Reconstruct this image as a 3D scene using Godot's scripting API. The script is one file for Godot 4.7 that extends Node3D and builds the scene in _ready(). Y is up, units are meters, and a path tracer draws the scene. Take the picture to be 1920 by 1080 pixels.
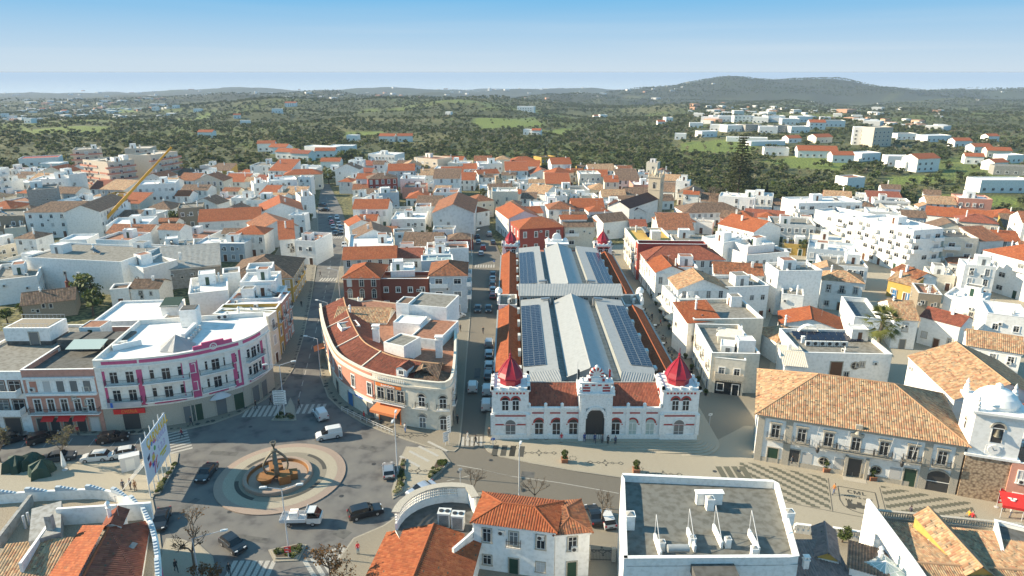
extends Node3D
# A town square, its market hall and the roofs around it, seen from the air. Metres, y up.
var rng:=RandomNumberGenerator.new()
var used:={}
var M:={}
var T:={}
var cache:={}
class MB:
	var v:=PackedVector3Array()
	var n:=PackedVector3Array()
	var u:=PackedVector2Array()
	var c:=PackedColorArray()
	var col:=Color(1,1,1)
	func vert(p:Vector3,nn:Vector3,uv:=Vector2.ZERO)->void:
		v.append(p);n.append(nn);u.append(uv);c.append(col)
	func tri(a:Vector3,b:Vector3,d:Vector3,ua:=Vector2.ZERO,ub:=Vector2.ZERO,ud:=Vector2.ZERO)->void:
		var nn:=(b-a).cross(d-a).normalized()
		vert(a,nn,ua);vert(d,nn,ud);vert(b,nn,ub)
	func quad(a:Vector3,b:Vector3,d:Vector3,e:Vector3)->void:
		var nn:=(b-a).cross(d-a)
		if nn.length_squared()<1e-12:nn=(d-a).cross(e-a)
		nn=nn.normalized()
		var w:=a.distance_to(b);var h:=a.distance_to(e)
		var q:=[a,b,d,e];var t:=[Vector2(0,h),Vector2(w,h),Vector2(w,0),Vector2(0,0)]
		for i in[0,2,1,0,3,2]:vert(q[i],nn,t[i])
	func box(x0:float,y0:float,z0:float,x1:float,y1:float,z1:float,bottom:=true)->void:
		var a:=Vector3(x0,y0,z0);var b:=Vector3(x1,y0,z0);var d:=Vector3(x1,y0,z1);var e:=Vector3(x0,y0,z1)
		var a2:=Vector3(x0,y1,z0);var b2:=Vector3(x1,y1,z0);var d2:=Vector3(x1,y1,z1);var e2:=Vector3(x0,y1,z1)
		quad(e,d,d2,e2);quad(d,b,b2,d2);quad(b,a,a2,b2);quad(a,e,e2,a2);quad(e2,d2,b2,a2)
		if bottom:quad(a,b,d,e)
	func obox(xf:Transform3D,s:Vector3)->void:
		var k:=v.size()
		box(-s.x/2,-s.y/2,-s.z/2,s.x/2,s.y/2,s.z/2)
		move(xf,k)
	func move(xf:Transform3D,from:=0)->void:
		for i in range(from,v.size()):
			v[i]=xf*v[i];n[i]=(xf.basis*n[i]).normalized()
	func prism(poly:PackedVector2Array,y0:float,y1:float,top:=true,bottom:=false)->void:
		var p:=poly.duplicate()
		if Geometry2D.is_polygon_clockwise(p):p.reverse()
		var m:=p.size()
		for i in m:
			var a:=p[i];var b:=p[(i+1)%m]
			quad(Vector3(b.x,y0,b.y),Vector3(a.x,y0,a.y),Vector3(a.x,y1,a.y),Vector3(b.x,y1,b.y))
		if top:cap(p,y1,true)
		if bottom:cap(p,y0,false)
	func cap(p:PackedVector2Array,y:float,up:=true)->void:
		var ix:=Geometry2D.triangulate_polygon(p)
		for i in range(0,ix.size(),3):
			var a:=Vector3(p[ix[i]].x,y,p[ix[i]].y);var b:=Vector3(p[ix[i+1]].x,y,p[ix[i+1]].y);var d:=Vector3(p[ix[i+2]].x,y,p[ix[i+2]].y)
			if((b-a).cross(d-a).y>0)!=up:
				var t:=b;b=d;d=t
			tri(a,b,d,Vector2(a.x,a.z),Vector2(b.x,b.z),Vector2(d.x,d.z))
	func tube(p0:Vector3,p1:Vector3,r0:float,r1:float,seg:=6,caps:=false)->void:
		var ax:=(p1-p0).normalized()
		var s:=ax.cross(Vector3.UP if absf(ax.y)<.9 else Vector3.RIGHT).normalized();var t:=ax.cross(s)
		for i in seg:
			var a:=TAU*i/seg;var b:=TAU*(i+1)/seg
			var na:=s*cos(a)+t*sin(a);var nb:=s*cos(b)+t*sin(b)
			var q:=[p0+na*r0,p0+nb*r0,p1+nb*r1,p1+na*r1];var nn:=[na,nb,nb,na]
			for k in[0,2,1,0,3,2]:vert(q[k],nn[k])
			if caps:
				tri(p1,p1+na*r1,p1+nb*r1);tri(p0,p0+nb*r0,p0+na*r0)
	func lathe(pr:Array,seg:=12,at:=Vector3.ZERO,smooth:=true)->void:
		for k in range(pr.size()-1):
			var r0:float=pr[k][0];var y0:float=pr[k][1];var r1:float=pr[k+1][0];var y1:float=pr[k+1][1]
			var sl:=Vector2(y1-y0,r0-r1).normalized()
			for i in seg:
				var a:=TAU*i/seg;var b:=TAU*(i+1)/seg
				var da:=Vector3(cos(a),0,-sin(a));var db:=Vector3(cos(b),0,-sin(b))
				var na:=(da*sl.x+Vector3.UP*sl.y);var nb:=(db*sl.x+Vector3.UP*sl.y)
				if not smooth:
					na=(na+nb).normalized();nb=na
				var q:=[at+da*r0+Vector3.UP*y0,at+db*r0+Vector3.UP*y0,at+db*r1+Vector3.UP*y1,at+da*r1+Vector3.UP*y1]
				var nn:=[na,nb,nb,na]
				for j in[0,2,1,0,3,2]:vert(q[j],nn[j])
	func surf(am:ArrayMesh,m:Material)->ArrayMesh:
		if v.size()==0:return am
		var a:=[];a.resize(Mesh.ARRAY_MAX)
		a[Mesh.ARRAY_VERTEX]=v;a[Mesh.ARRAY_NORMAL]=n;a[Mesh.ARRAY_TEX_UV]=u;a[Mesh.ARRAY_COLOR]=c
		am.add_surface_from_arrays(Mesh.PRIMITIVE_TRIANGLES,a)
		am.surface_set_material(am.get_surface_count()-1,m)
		return am
	func mesh(m:Material)->ArrayMesh:
		return surf(ArrayMesh.new(),m)
func numbered(called:String)->String:
	if not used.has(called):
		used[called]=0
		return called
	used[called]+=1
	return "%s_%03d"%[called,used[called]]
func tag(o:Node,label:String,category:String,group:="",kind:="")->Node:
	if label!="":o.set_meta("label",label)
	if category!="":o.set_meta("category",category)
	if group!="":o.set_meta("group",group)
	if kind!="":o.set_meta("kind",kind)
	return o
func thing(called:String,label:String,category:String,at:=Vector3.ZERO,turn:=0.0,group:="")->Node3D:
	var o:=Node3D.new()
	o.name=numbered(called);add_child(o)
	o.position=at;o.rotation.y=turn
	tag(o,label,category,group)
	return o
func part(mesh:Mesh,called:String,parent:Node,at:=Transform3D())->MeshInstance3D:
	var o:=MeshInstance3D.new()
	o.name=called if parent!=self else numbered(called)
	o.mesh=mesh;o.transform=at
	parent.add_child(o,true)
	return o
func put(mb:MB,called:String,m:Material,parent:Node)->MeshInstance3D:
	return part(mb.mesh(m),called,parent)
func copy(o:Node3D,label:String,at:Vector3,turn:float)->Node3D:
	var c:Node3D=o.duplicate()
	c.name=numbered(String(o.get_meta("kindname",o.name)));add_child(c)
	c.position=at;c.rotation.y=turn
	if label!="":c.set_meta("label",label)
	return c
func struct(mb:MB,called:String,m:Material)->MeshInstance3D:
	var o:=put(mb,called,m,self)
	o.set_meta("kind","structure")
	return o
var hn:=FastNoiseLite.new()
func sst(a:float,b:float,x:float)->float:
	var t:=clampf((x-a)/(b-a),0,1)
	return t*t*(3-2*t)
func gh(x:float,z:float)->float:
	return-0.9*sst(2,36,x)*clampf((z+260)/100.0,0,1)
func ground_y(x:float,z:float)->float:
	var d:=sqrt(x*x+z*z)
	if d<420:return gh(x,z)
	var b:=-45*sst(600,2600,d)-60*sst(2400,6200,d)-67*sst(5600,9600,d)
	var w:=sst(480,1300,d)*(1.0-0.9*sst(6500,9000,d))
	b+=w*(hn.get_noise_2d(x,z)*34+hn.get_noise_2d(x*3.1+900,z*3.1)*9)
	for g in HILLS:
		b+=g[4]*exp(-pow((x-g[0])/g[2],2)-pow((z-g[1])/g[3],2))
	return b
func g3(p:Vector2,up:=0.0)->Vector3:
	return V3(p.x,gh(p.x,p.y)+up,p.y)
func sheet(mb:MB,poly:PackedVector2Array,lift:float,cell:=4.0)->void:
	var lo:=poly[0];var hi:=poly[0]
	for p in poly:
		lo=lo.min(p);hi=hi.max(p)
	var slope:=hi.x>2 and lo.x<36 and hi.y>-260
	var cx:=cell if slope else 1e6;var cz:=(30.0 if slope else 1e6)
	var i0:=int(floor(lo.x/cx));var i1:=int(floor(hi.x/cx));var j0:=int(floor(lo.y/cz));var j1:=int(floor(hi.y/cz))
	for i in range(i0,i1+1):
		for j in range(j0,j1+1):
			var bits:Array=[poly]
			if slope:
				bits=Geometry2D.intersect_polygons(poly,PackedVector2Array([V2(i*cx,j*cz),V2((i+1)*cx,j*cz),V2((i+1)*cx,(j+1)*cz),V2(i*cx,(j+1)*cz)]))
			for b:PackedVector2Array in bits:
				var ix:=Geometry2D.triangulate_polygon(b)
				for k in range(0,ix.size(),3):
					var q:=[]
					for s in 3:q.append(g3(b[ix[k+s]],lift))
					if(q[1]-q[0]).cross(q[2]-q[0]).y<0:
						var t=q[1];q[1]=q[2];q[2]=t
					mb.tri(q[0],q[1],q[2],V2(q[0].x,q[0].z),V2(q[1].x,q[1].z),V2(q[2].x,q[2].z))
func skirt(mb:MB,poly:PackedVector2Array,lift:float)->void:
	var p:=poly.duplicate()
	if Geometry2D.is_polygon_clockwise(p):p.reverse()
	for i in p.size():
		var a:=p[i];var b:=p[(i+1)%p.size()]
		mb.quad(g3(b,-.1),g3(a,-.1),g3(a,lift),g3(b,lift))
func paved(called:String,poly:PackedVector2Array,m:Material,lift:=.12)->void:
	var k:=MB.new()
	sheet(k,poly,lift);skirt(k,poly,lift)
	struct(k,called+"_kerb",M.kerb)
	for q:PackedVector2Array in Geometry2D.offset_polygon(poly,-.25):
		var s:=MB.new();sheet(s,q,lift+.005)
		struct(s,called,m)
func lin(r:float,g:float,b:float)->Color:
	return Color(r,g,b).linear_to_srgb()
func pm(key:String,col:Color,rough:=.85,tex:Texture2D=null,scale:=.2,metal:=0.0)->StandardMaterial3D:
	var m:=StandardMaterial3D.new()
	m.resource_name=key
	m.albedo_color=col;m.roughness=rough;m.metallic=metal
	if tex:
		m.albedo_texture=tex;m.uv1_triplanar=true;m.uv1_world_triplanar=true;m.uv1_scale=Vector3.ONE*scale
	M[key]=m
	return m
func noise_tex(seed_:int,freq:float,ramp:Array,size:=512,oct:=4,kind:=FastNoiseLite.TYPE_SIMPLEX_SMOOTH)->ImageTexture:
	var f:=FastNoiseLite.new()
	f.seed=seed_;f.frequency=freq;f.noise_type=kind;f.fractal_octaves=oct
	if kind==FastNoiseLite.TYPE_CELLULAR:
		f.fractal_type=FastNoiseLite.FRACTAL_NONE;f.cellular_return_type=FastNoiseLite.RETURN_DISTANCE
	var im:=f.get_seamless_image(size,size)
	im.convert(Image.FORMAT_RGB8)
	var d:=im.get_data()
	var lut:=PackedByteArray();lut.resize(768)
	for i in 256:
		var t:=i/255.0
		var k:=0
		while k<ramp.size()-2 and t>ramp[k+1][0]:k+=1
		var w:=clampf((t-ramp[k][0])/(ramp[k+1][0]-ramp[k][0]),0,1)
		var cc:Color=(ramp[k][1]as Color).lerp(ramp[k+1][1],w)
		lut[i*3]=int(cc.r*255);lut[i*3+1]=int(cc.g*255);lut[i*3+2]=int(cc.b*255)
	for i in range(0,d.size(),3):
		var k:=d[i]*3
		d[i]=lut[k];d[i+1]=lut[k+1];d[i+2]=lut[k+2]
	var out:=Image.create_from_data(size,size,false,Image.FORMAT_RGB8,d)
	out.generate_mipmaps()
	return ImageTexture.create_from_image(out)
func tile_tex(seed_:int,cols:Array,dirt:float)->ImageTexture:
	var r:=RandomNumberGenerator.new();r.seed=seed_
	var f:=FastNoiseLite.new();f.seed=seed_;f.frequency=.03
	var im:=Image.create(256,256,false,Image.FORMAT_RGB8)
	for i in 32:
		for j in 32:
			var a:Color=cols[r.randi()%cols.size()]
			var k:=1.0+r.randf_range(-.045,.045)-dirt*clampf(f.get_noise_2d(i*8,j*8)*1.6+.3,0,1)
			im.fill_rect(Rect2i(i*8,j*8,8,8),Color(a.r*k,a.g*k,a.b*k))
			if r.randf()<dirt*.5:im.fill_rect(Rect2i(i*8+r.randi()%5,j*8+r.randi()%5,3,3),Color(.33,.31,.25))
	im.generate_mipmaps()
	return ImageTexture.create_from_image(im)
func V2(x:float,z:float)->Vector2: return Vector2(x,z)
func V3(x:float,y:float,z:float)->Vector3: return Vector3(x,y,z)
func TB(p:Vector3)->Transform3D: return Transform3D(Basis(),p)
func BU(a:float)->Basis: return Basis(Vector3.UP,a)
func make_materials()->void:
	T.stain=noise_tex(3,.02,[[0,Color(.90,.895,.885)],[.35,Color(.96,.96,.955)],[.6,Color(1,1,1)],[1,Color(.985,.98,.97)]],512,6)
	T.rough=noise_tex(5,.05,[[0,Color(.55,.54,.52)],[.45,Color(.86,.85,.83)],[1,Color(1,1,1)]])
	T.concrete=noise_tex(8,.018,[[0,Color(.76,.75,.72)],[.4,Color(.91,.90,.88)],[.62,Color(.98,.98,.97)],[1,Color(1,1,1)]],512,6)
	T.asphalt=noise_tex(9,.014,[[0,Color(.66,.66,.68)],[.4,Color(.90,.90,.90)],[1,Color(1,1,.98)]],512,6)
	T.stones=noise_tex(11,.06,[[0,Color(1,.99,.96)],[.35,Color(.93,.92,.88)],[.6,Color(.70,.68,.64)],[1,Color(.55,.53,.5)]],512,1,FastNoiseLite.TYPE_CELLULAR)
	T.rubble=noise_tex(12,.035,[[0,Color(1,.95,.86)],[.4,Color(.82,.74,.66)],[.7,Color(.58,.51,.45)],[1,Color(.42,.37,.33)]],512,1,FastNoiseLite.TYPE_CELLULAR)
	T.country=noise_tex(14,.045,[[0,Color(.34,.40,.26)],[.35,Color(.42,.47,.31)],[.5,Color(.66,.68,.45)],[.75,Color(.86,.86,.62)],[1,Color(1,.95,.75)]],1024,5)
	T.leaf=noise_tex(15,.06,[[0,Color(.45,.5,.4)],[.5,Color(.85,.88,.8)],[1,Color(1,1,.9)]],256,4)
	var white:=lin(.86,.85,.82)
	pm("wall_w",white,.9,T.stain,.11)
	pm("wall_w2",lin(.75,.735,.70),.92,T.stain,.06)
	pm("wall_c",lin(.72,.66,.55),.9,T.stain,.11)
	pm("wall_p",lin(.56,.28,.21),.9,T.stain,.11)
	pm("wall_red",lin(.33,.07,.05),.9,T.stain,.11)
	pm("wall_brick",lin(.28,.085,.055),.9,T.rough,.3)
	pm("wall_yel",lin(.52,.34,.085),.9,T.stain,.11)
	pm("wall_g",lin(.37,.365,.35),.9,T.concrete,.12)
	pm("wall_b",lin(.46,.52,.57),.9,T.stain,.11)
	pm("wall_stone",lin(.40,.34,.26),.95,T.rough,.25)
	pm("wall_apt",lin(.62,.54,.44),.9,T.stain,.11)
	pm("rubble",lin(.58,.52,.44),.95,T.rubble,.16)
	pm("trim_stone",lin(.60,.555,.475),.9,T.rough,.3)
	pm("trim_w",lin(.84,.83,.80),.7,T.stain,.2)
	pm("pink",lin(.56,.10,.22),.85,T.stain,.11)
	pm("pinkwall",lin(.83,.80,.74),.88,T.stain,.11)
	pm("salmon",lin(.56,.25,.175),.88,T.stain,.11)
	pm("redpaint",lin(.42,.055,.045),.75,T.stain,.2)
	pm("dome",lin(.31,.011,.024),.38,T.stain,.15)
	pm("roof_w",lin(.70,.695,.68),.85,T.stain,.05)
	pm("roof_g",lin(.24,.23,.205),.92,T.concrete,.09)
	pm("roof_k",lin(.11,.11,.105),.9,T.concrete,.09)
	pm("roof_t",lin(.33,.155,.095),.9,T.concrete,.12)
	pm("roof_lb",lin(.36,.47,.50),.85,T.concrete,.1)
	pm("roof_dg",lin(.165,.165,.15),.92,T.concrete,.09)
	pm("tower_stone",lin(.75,.66,.52),.95,T.rough,.25)
	pm("roof_metal",lin(.36,.36,.345),.7,T.concrete,.09)
	pm("metal_w",lin(.35,.36,.355),.45,T.stain,.08)
	pm("metal_g",lin(.34,.36,.35),.5,T.stain,.08)
	pm("steel",lin(.42,.43,.44),.4,null,1,.7)
	pm("lamp_grey",lin(.55,.56,.57),.5)
	pm("dark_iron",lin(.035,.035,.035),.55)
	pm("frame_w",lin(.62,.62,.60),.55)
	pm("frame_k",lin(.05,.05,.05),.5)
	pm("frame_n",lin(.16,.07,.035),.6)
	pm("glass",lin(.020,.024,.028),.06)
	pm("glass_c",lin(.16,.17,.17),.12)
	pm("glass_g",lin(.42,.50,.46),.12)
	pm("shutter",lin(.52,.51,.49),.7)
	pm("door_g",lin(.02,.06,.035),.5)
	pm("door_n",lin(.11,.045,.02),.55)
	pm("door_bl",lin(.04,.16,.36),.5)
	pm("solar",lin(.016,.021,.040),.16)
	pm("solar_frame",lin(.45,.46,.47),.4,null,1,.5)
	pm("asphalt",lin(.165,.16,.152),.93,T.asphalt,.035)
	pm("patch",lin(.12,.118,.112),.93,T.asphalt,.1)
	pm("cobble",lin(.20,.185,.165),.92,T.stones,.8)
	pm("calcada",lin(.46,.42,.355),.92,T.stones,.8)
	pm("calcada_g",lin(.30,.275,.235),.92,T.stones,.8)
	pm("calcada_k",lin(.085,.085,.08),.92,T.stones,.8)
	pm("calcada_olive",lin(.155,.155,.125),.92,T.stones,.8)
	pm("pinkstone",lin(.42,.33,.29),.92,T.stones,.8)
	pm("kerb",lin(.42,.39,.33),.9,T.rough,.3)
	pm("stepstone",lin(.56,.50,.40),.9,T.rough,.3)
	pm("paint",lin(.52,.51,.48),.8,T.rough,.25)
	pm("soil",lin(.10,.07,.045),.98,T.rough,.4)
	pm("townsoil",lin(.26,.23,.19),.96,T.rough,.09)
	pm("rust",lin(.36,.17,.055),.8,T.rough,.35)
	pm("bronze",lin(.20,.19,.15),.55,T.rough,.5,.3)
	pm("canvas",lin(.62,.55,.44),.9)
	pm("canvas_o",lin(.62,.20,.07),.85)
	pm("canvas_b",lin(.05,.10,.22),.85)
	pm("canvas_g",lin(.012,.045,.03),.7)
	pm("canvas_red",lin(.66,.03,.025),.8)
	pm("bark",lin(.10,.075,.055),.95,T.rough,.8)
	pm("bark_l",lin(.20,.165,.13),.95,T.rough,.8)
	pm("yellow_crane",lin(.62,.31,.015),.5)
	pm("blue_sign",lin(.02,.12,.45),.5)
	pm("orange_sign",lin(.72,.20,.04),.6)
	pm("rubber",lin(.015,.015,.015),.8)
	pm("rim",lin(.45,.45,.46),.35,null,1,.6)
	pm("carglass",lin(.012,.014,.017),.05)
	pm("red_lamp",lin(.38,.01,.01),.3)
	pm("clear_lamp",lin(.7,.7,.7),.2)
	pm("plastic_w",lin(.70,.70,.68),.5)
	pm("ac_grey",lin(.60,.60,.57),.6)
	pm("terracotta_pot",lin(.30,.13,.07),.9)
	for k in[["o",[Color(.62,.34,.195),Color(.59,.315,.175),Color(.64,.37,.22),Color(.57,.295,.165)],.10],["r",[Color(.55,.31,.24),Color(.53,.29,.21),Color(.58,.34,.25)],.15],
			["b",[Color(.49,.40,.33),Color(.46,.37,.31),Color(.53,.43,.34),Color(.48,.37,.29)],.28],["y",[Color(.71,.57,.43),Color(.68,.53,.39),Color(.73,.61,.47),Color(.67,.49,.37),Color(.65,.56,.45)],.2],
			["v",[Color(.59,.36,.235),Color(.54,.34,.23),Color(.62,.41,.27),Color(.51,.34,.25)],.22],["d",[Color(.31,.19,.15),Color(.28,.16,.14),Color(.34,.22,.18)],.15],["n",[Color(.50,.45,.43),Color(.47,.42,.40),Color(.53,.47,.45)],.08]]:
		var m:=StandardMaterial3D.new()
		m.resource_name="tile_"+k[0]
		m.albedo_texture=tile_tex(hash(k[0])%1000,k[1],k[2]);m.roughness=.92
		M["roof_"+k[0]]=m
	for k in[["leaf_olive",.23,.24,.16],["leaf_dark",.16,.19,.10],["leaf_mid",.125,.16,.05],["leaf_light",.11,.15,.035],["leaf_pale",.46,.40,.385],["leaf_brown",.27,.125,.045],["leaf_bare",.27,.23,.20],["leaf_cyp",.04,.06,.035],["leaf_palm",.24,.24,.07],["leaf_pine",.085,.095,.04],["flower",.55,.5,.42]]:
		var m:=pm(k[0],lin(k[1],k[2],k[3]),.8,T.leaf,.25)
		m.backlight_enabled=true;m.backlight=Color(.8,.8,.5)
	for k in[["car_white",.60,.60,.59,0.0],["car_silver",.38,.39,.40,.6],["car_grey",.12,.125,.13,.5],["car_black",.012,.012,.014,.1],["car_red",.30,.015,.015,.2],["car_blue",.05,.09,.17,.4],["car_pale",.42,.47,.54,.4]]:
		var m:=pm(k[0],lin(k[1],k[2],k[3]),.32,null,1,k[4])
		m.clearcoat_enabled=true;m.clearcoat=.8;m.clearcoat_roughness=.06
func tiles(mb:MB,poly:Array,down:Vector3,pitch:=.0,amp:=.07)->void:
	var nn:Vector3=(poly[1]-poly[0]).cross(poly[2]-poly[0]).normalized()
	if nn.y<0:
		poly=poly.duplicate();poly.reverse();nn=-nn
	down=(down-nn*down.dot(nn)).normalized()
	var ac:=nn.cross(down).normalized()
	var o:Vector3=poly[0]
	var q:=[]
	var s0:=1e9;var s1:=-1e9
	for p:Vector3 in poly:
		var w:=V2((p-o).dot(ac),(p-o).dot(down))
		q.append(w);s0=minf(s0,w.x);s1=maxf(s1,w.x)
	var ku:=1.0/(32*.23);var kv:=1.0/(32*.4)
	var off:=V2(fposmod(o.x*.37+o.z*.11,1),fposmod(o.z*.29,1))
	if pitch<=0:
		for i in range(1,poly.size()-1):
			mb.tri(poly[0],poly[i],poly[i+1],V2(q[0].x*ku,q[0].y*kv)+off,V2(q[i].x*ku,q[i].y*kv)+off,V2(q[i+1].x*ku,q[i+1].y*kv)+off)
		return
	var num:=int(ceil((s1-s0)/pitch))
	var prof:=[[0.0,0.0],[.22,.75],[.5,1.0],[.78,.75],[1.0,0.0]]if pitch<.34 and amp>.05 else[[0.0,0.0],[.5,1.0],[1.0,0.0]]
	for i in num:
		for k in range(prof.size()-1):
			var a:=clampf(s0+(i+prof[k][0])*pitch,s0,s1);var b:=clampf(s0+(i+prof[k+1][0])*pitch,s0,s1)
			if b-a<1e-4:continue
			var ra:=span(q,a);var rb:=span(q,b)
			var pa0:=o+ac*a+down*ra.x+nn*amp*float(prof[k][1]);var pa1:=o+ac*a+down*ra.y+nn*amp*float(prof[k][1])
			var pb0:=o+ac*b+down*rb.x+nn*amp*float(prof[k+1][1]);var pb1:=o+ac*b+down*rb.y+nn*amp*float(prof[k+1][1])
			var fl:=(pa1-pa0).cross(pb1-pa0)
			var fn:=(nn+ac*((float(prof[k][1])-float(prof[k+1][1]))*amp/(b-a))).normalized()
			var uu:=[V2((s0+(i+.5)*pitch)*ku,ra.x*kv)+off,V2((s0+(i+.5)*pitch)*ku,ra.y*kv)+off,V2((s0+(i+.5)*pitch)*ku,rb.y*kv)+off,V2((s0+(i+.5)*pitch)*ku,rb.x*kv)+off]
			var pp:=[pa0,pa1,pb1,pb0]
			var order:=[0,1,2,0,2,3]if fl.dot(nn)<0 else[0,2,1,0,3,2]
			for j in order:mb.vert(pp[j],fn,uu[j])
func span(q:Array,s:float)->Vector2:
	var lo:=1e9;var hi:=-1e9
	for i in q.size():
		var a:Vector2=q[i];var b:Vector2=q[(i+1)%q.size()]
		if(s<minf(a.x,b.x)-1e-5)or(s>maxf(a.x,b.x)+1e-5):continue
		var t:=0.5 if absf(b.x-a.x)<1e-6 else clampf((s-a.x)/(b.x-a.x),0,1)
		if absf(b.x-a.x)<1e-6:
			lo=minf(lo,minf(a.y,b.y));hi=maxf(hi,maxf(a.y,b.y))
		else:
			var y:=lerpf(a.y,b.y,t);lo=minf(lo,y);hi=maxf(hi,y)
	if hi<lo:return Vector2.ZERO
	return V2(lo,hi)
func ridge_line(mb:MB,a:Vector3,b:Vector3,r:=.13)->void:
	mb.tube(a,b,r,r,6)
func pitched(parent:Node,kind:String,x0:float,x1:float,z0:float,z1:float,y:float,slope:float,rm:Material,wm:Material,near:bool,ov:=.35)->float:
	var mb:=MB.new();var rl:=MB.new();var gb:=MB.new()
	var X0:=x0-ov;var X1:=x1+ov;var Z0:=z0+ov;var Z1:=z1-ov
	var w:=X1-X0;var d:=Z0-Z1
	var pt:=.32 if near else 0.0
	var ye:=y-ov*slope*.5
	var top:=ye
	if kind=="hip":
		var m:=minf(w,d)/2;var h:=m*slope;top=ye+h
		var ra:=V3(X0+m,top,Z0-m);var rb:=V3(X1-m,top,Z1+m)
		if w>=d:rb=V3(X1-m,top,Z0-m)
		else:rb=V3(X0+m,top,Z1+m)
		var a:=V3(X0,ye,Z0);var b:=V3(X1,ye,Z0);var c:=V3(X1,ye,Z1);var e:=V3(X0,ye,Z1)
		if w>=d:
			tiles(mb,[a,b,rb,ra],V3(0,0,1),pt);tiles(mb,[c,e,ra,rb],V3(0,0,-1),pt)
			tiles(mb,[e,a,ra],V3(-1,0,0),pt);tiles(mb,[b,c,rb],V3(1,0,0),pt)
			for s in[[a,ra],[e,ra],[b,rb],[c,rb],[ra,rb]]:ridge_line(rl,s[0],s[1])
		else:
			tiles(mb,[a,b,ra],V3(0,0,1),pt);tiles(mb,[c,e,rb],V3(0,0,-1),pt)
			tiles(mb,[e,a,ra,rb],V3(-1,0,0),pt);tiles(mb,[b,c,rb,ra],V3(1,0,0),pt)
			for s in[[a,ra],[b,ra],[e,rb],[c,rb],[ra,rb]]:ridge_line(rl,s[0],s[1])
	elif kind=="gx":
		var h:=d/2*slope;top=ye+h;var zm:=(Z0+Z1)/2
		var ra:=V3(X0,top,zm);var rb:=V3(X1,top,zm)
		tiles(mb,[V3(X0,ye,Z0),V3(X1,ye,Z0),rb,ra],V3(0,0,1),pt)
		tiles(mb,[V3(X1,ye,Z1),V3(X0,ye,Z1),ra,rb],V3(0,0,-1),pt)
		ridge_line(rl,ra,rb)
		var gy:=y+(z0-z1)/2*slope
		gb.tri(V3(x0,y,z1),V3(x0,y,z0),V3(x0,gy,zm));gb.tri(V3(x1,y,z0),V3(x1,y,z1),V3(x1,gy,zm))
	elif kind=="gz":
		var h:=w/2*slope;top=ye+h;var xm:=(X0+X1)/2
		var ra:=V3(xm,top,Z0);var rb:=V3(xm,top,Z1)
		tiles(mb,[V3(X0,ye,Z1),V3(X0,ye,Z0),ra,rb],V3(-1,0,0),pt)
		tiles(mb,[V3(X1,ye,Z0),V3(X1,ye,Z1),rb,ra],V3(1,0,0),pt)
		ridge_line(rl,ra,rb)
		var gy:=y+(x1-x0)/2*slope
		gb.tri(V3(x0,y,z0),V3(x1,y,z0),V3(xm,gy,z0));gb.tri(V3(x1,y,z1),V3(x0,y,z1),V3(xm,gy,z1))
	elif kind=="mf" or kind=="mb":
		var h:=d*slope*.7;top=ye+h
		var f:=kind=="mf"
		var yf:=ye if f else top;var yb:=top if f else ye
		tiles(mb,[V3(X0,yf,Z0),V3(X1,yf,Z0),V3(X1,yb,Z1),V3(X0,yb,Z1)],V3(0,0,1 if f else-1),pt)
		var wf:=y;var wb:=y+h-.12
		if not f:wf=y+h-.12;wb=y
		gb.quad(V3(x0,y-.01,z1),V3(x0,y-.01,z0),V3(x0,wf,z0),V3(x0,wb,z1))
		gb.quad(V3(x1,y-.01,z0),V3(x1,y-.01,z1),V3(x1,wb,z1),V3(x1,wf,z0))
		if f:gb.quad(V3(x1,y-.01,z1),V3(x0,y-.01,z1),V3(x0,wb,z1),V3(x1,wb,z1))
		else:gb.quad(V3(x0,y-.01,z0),V3(x1,y-.01,z0),V3(x1,wf,z0),V3(x0,wf,z0))
	elif kind=="ml" or kind=="mr":
		var h:=w*slope*.7;top=ye+h
		var l:=kind=="ml"
		var yl:=ye if l else top;var yr:=top if l else ye
		tiles(mb,[V3(X0,yl,Z0),V3(X1,yr,Z0),V3(X1,yr,Z1),V3(X0,yl,Z1)],V3(-1 if l else 1,0,0),pt)
		var hl:=y if l else y+h-.12;var hr:=y+h-.12 if l else y
		gb.quad(V3(x0,y-.01,z0),V3(x1,y-.01,z0),V3(x1,hr,z0),V3(x0,hl,z0))
		gb.quad(V3(x1,y-.01,z1),V3(x0,y-.01,z1),V3(x0,hl,z1),V3(x1,hr,z1))
		if l:gb.quad(V3(x1,y-.01,z0),V3(x1,y-.01,z1),V3(x1,hr,z1),V3(x1,hr,z0))
		else:gb.quad(V3(x0,y-.01,z1),V3(x0,y-.01,z0),V3(x0,hl,z0),V3(x0,hl,z1))
	var r:=put(mb,"roof",rm,parent)
	if near and rl.v.size()>0:put(rl,"ridge_tiles",rm,r)
	if gb.v.size()==6:
		for k in 2:
			var one:=MB.new();one.v=gb.v.slice(k*3,k*3+3);one.n=gb.n.slice(k*3,k*3+3);one.u=gb.u.slice(k*3,k*3+3);one.c=gb.c.slice(k*3,k*3+3)
			put(one,"gable",wm,parent)
	elif gb.v.size()>0:put(gb,"gable",wm,parent)
	return top
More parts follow.
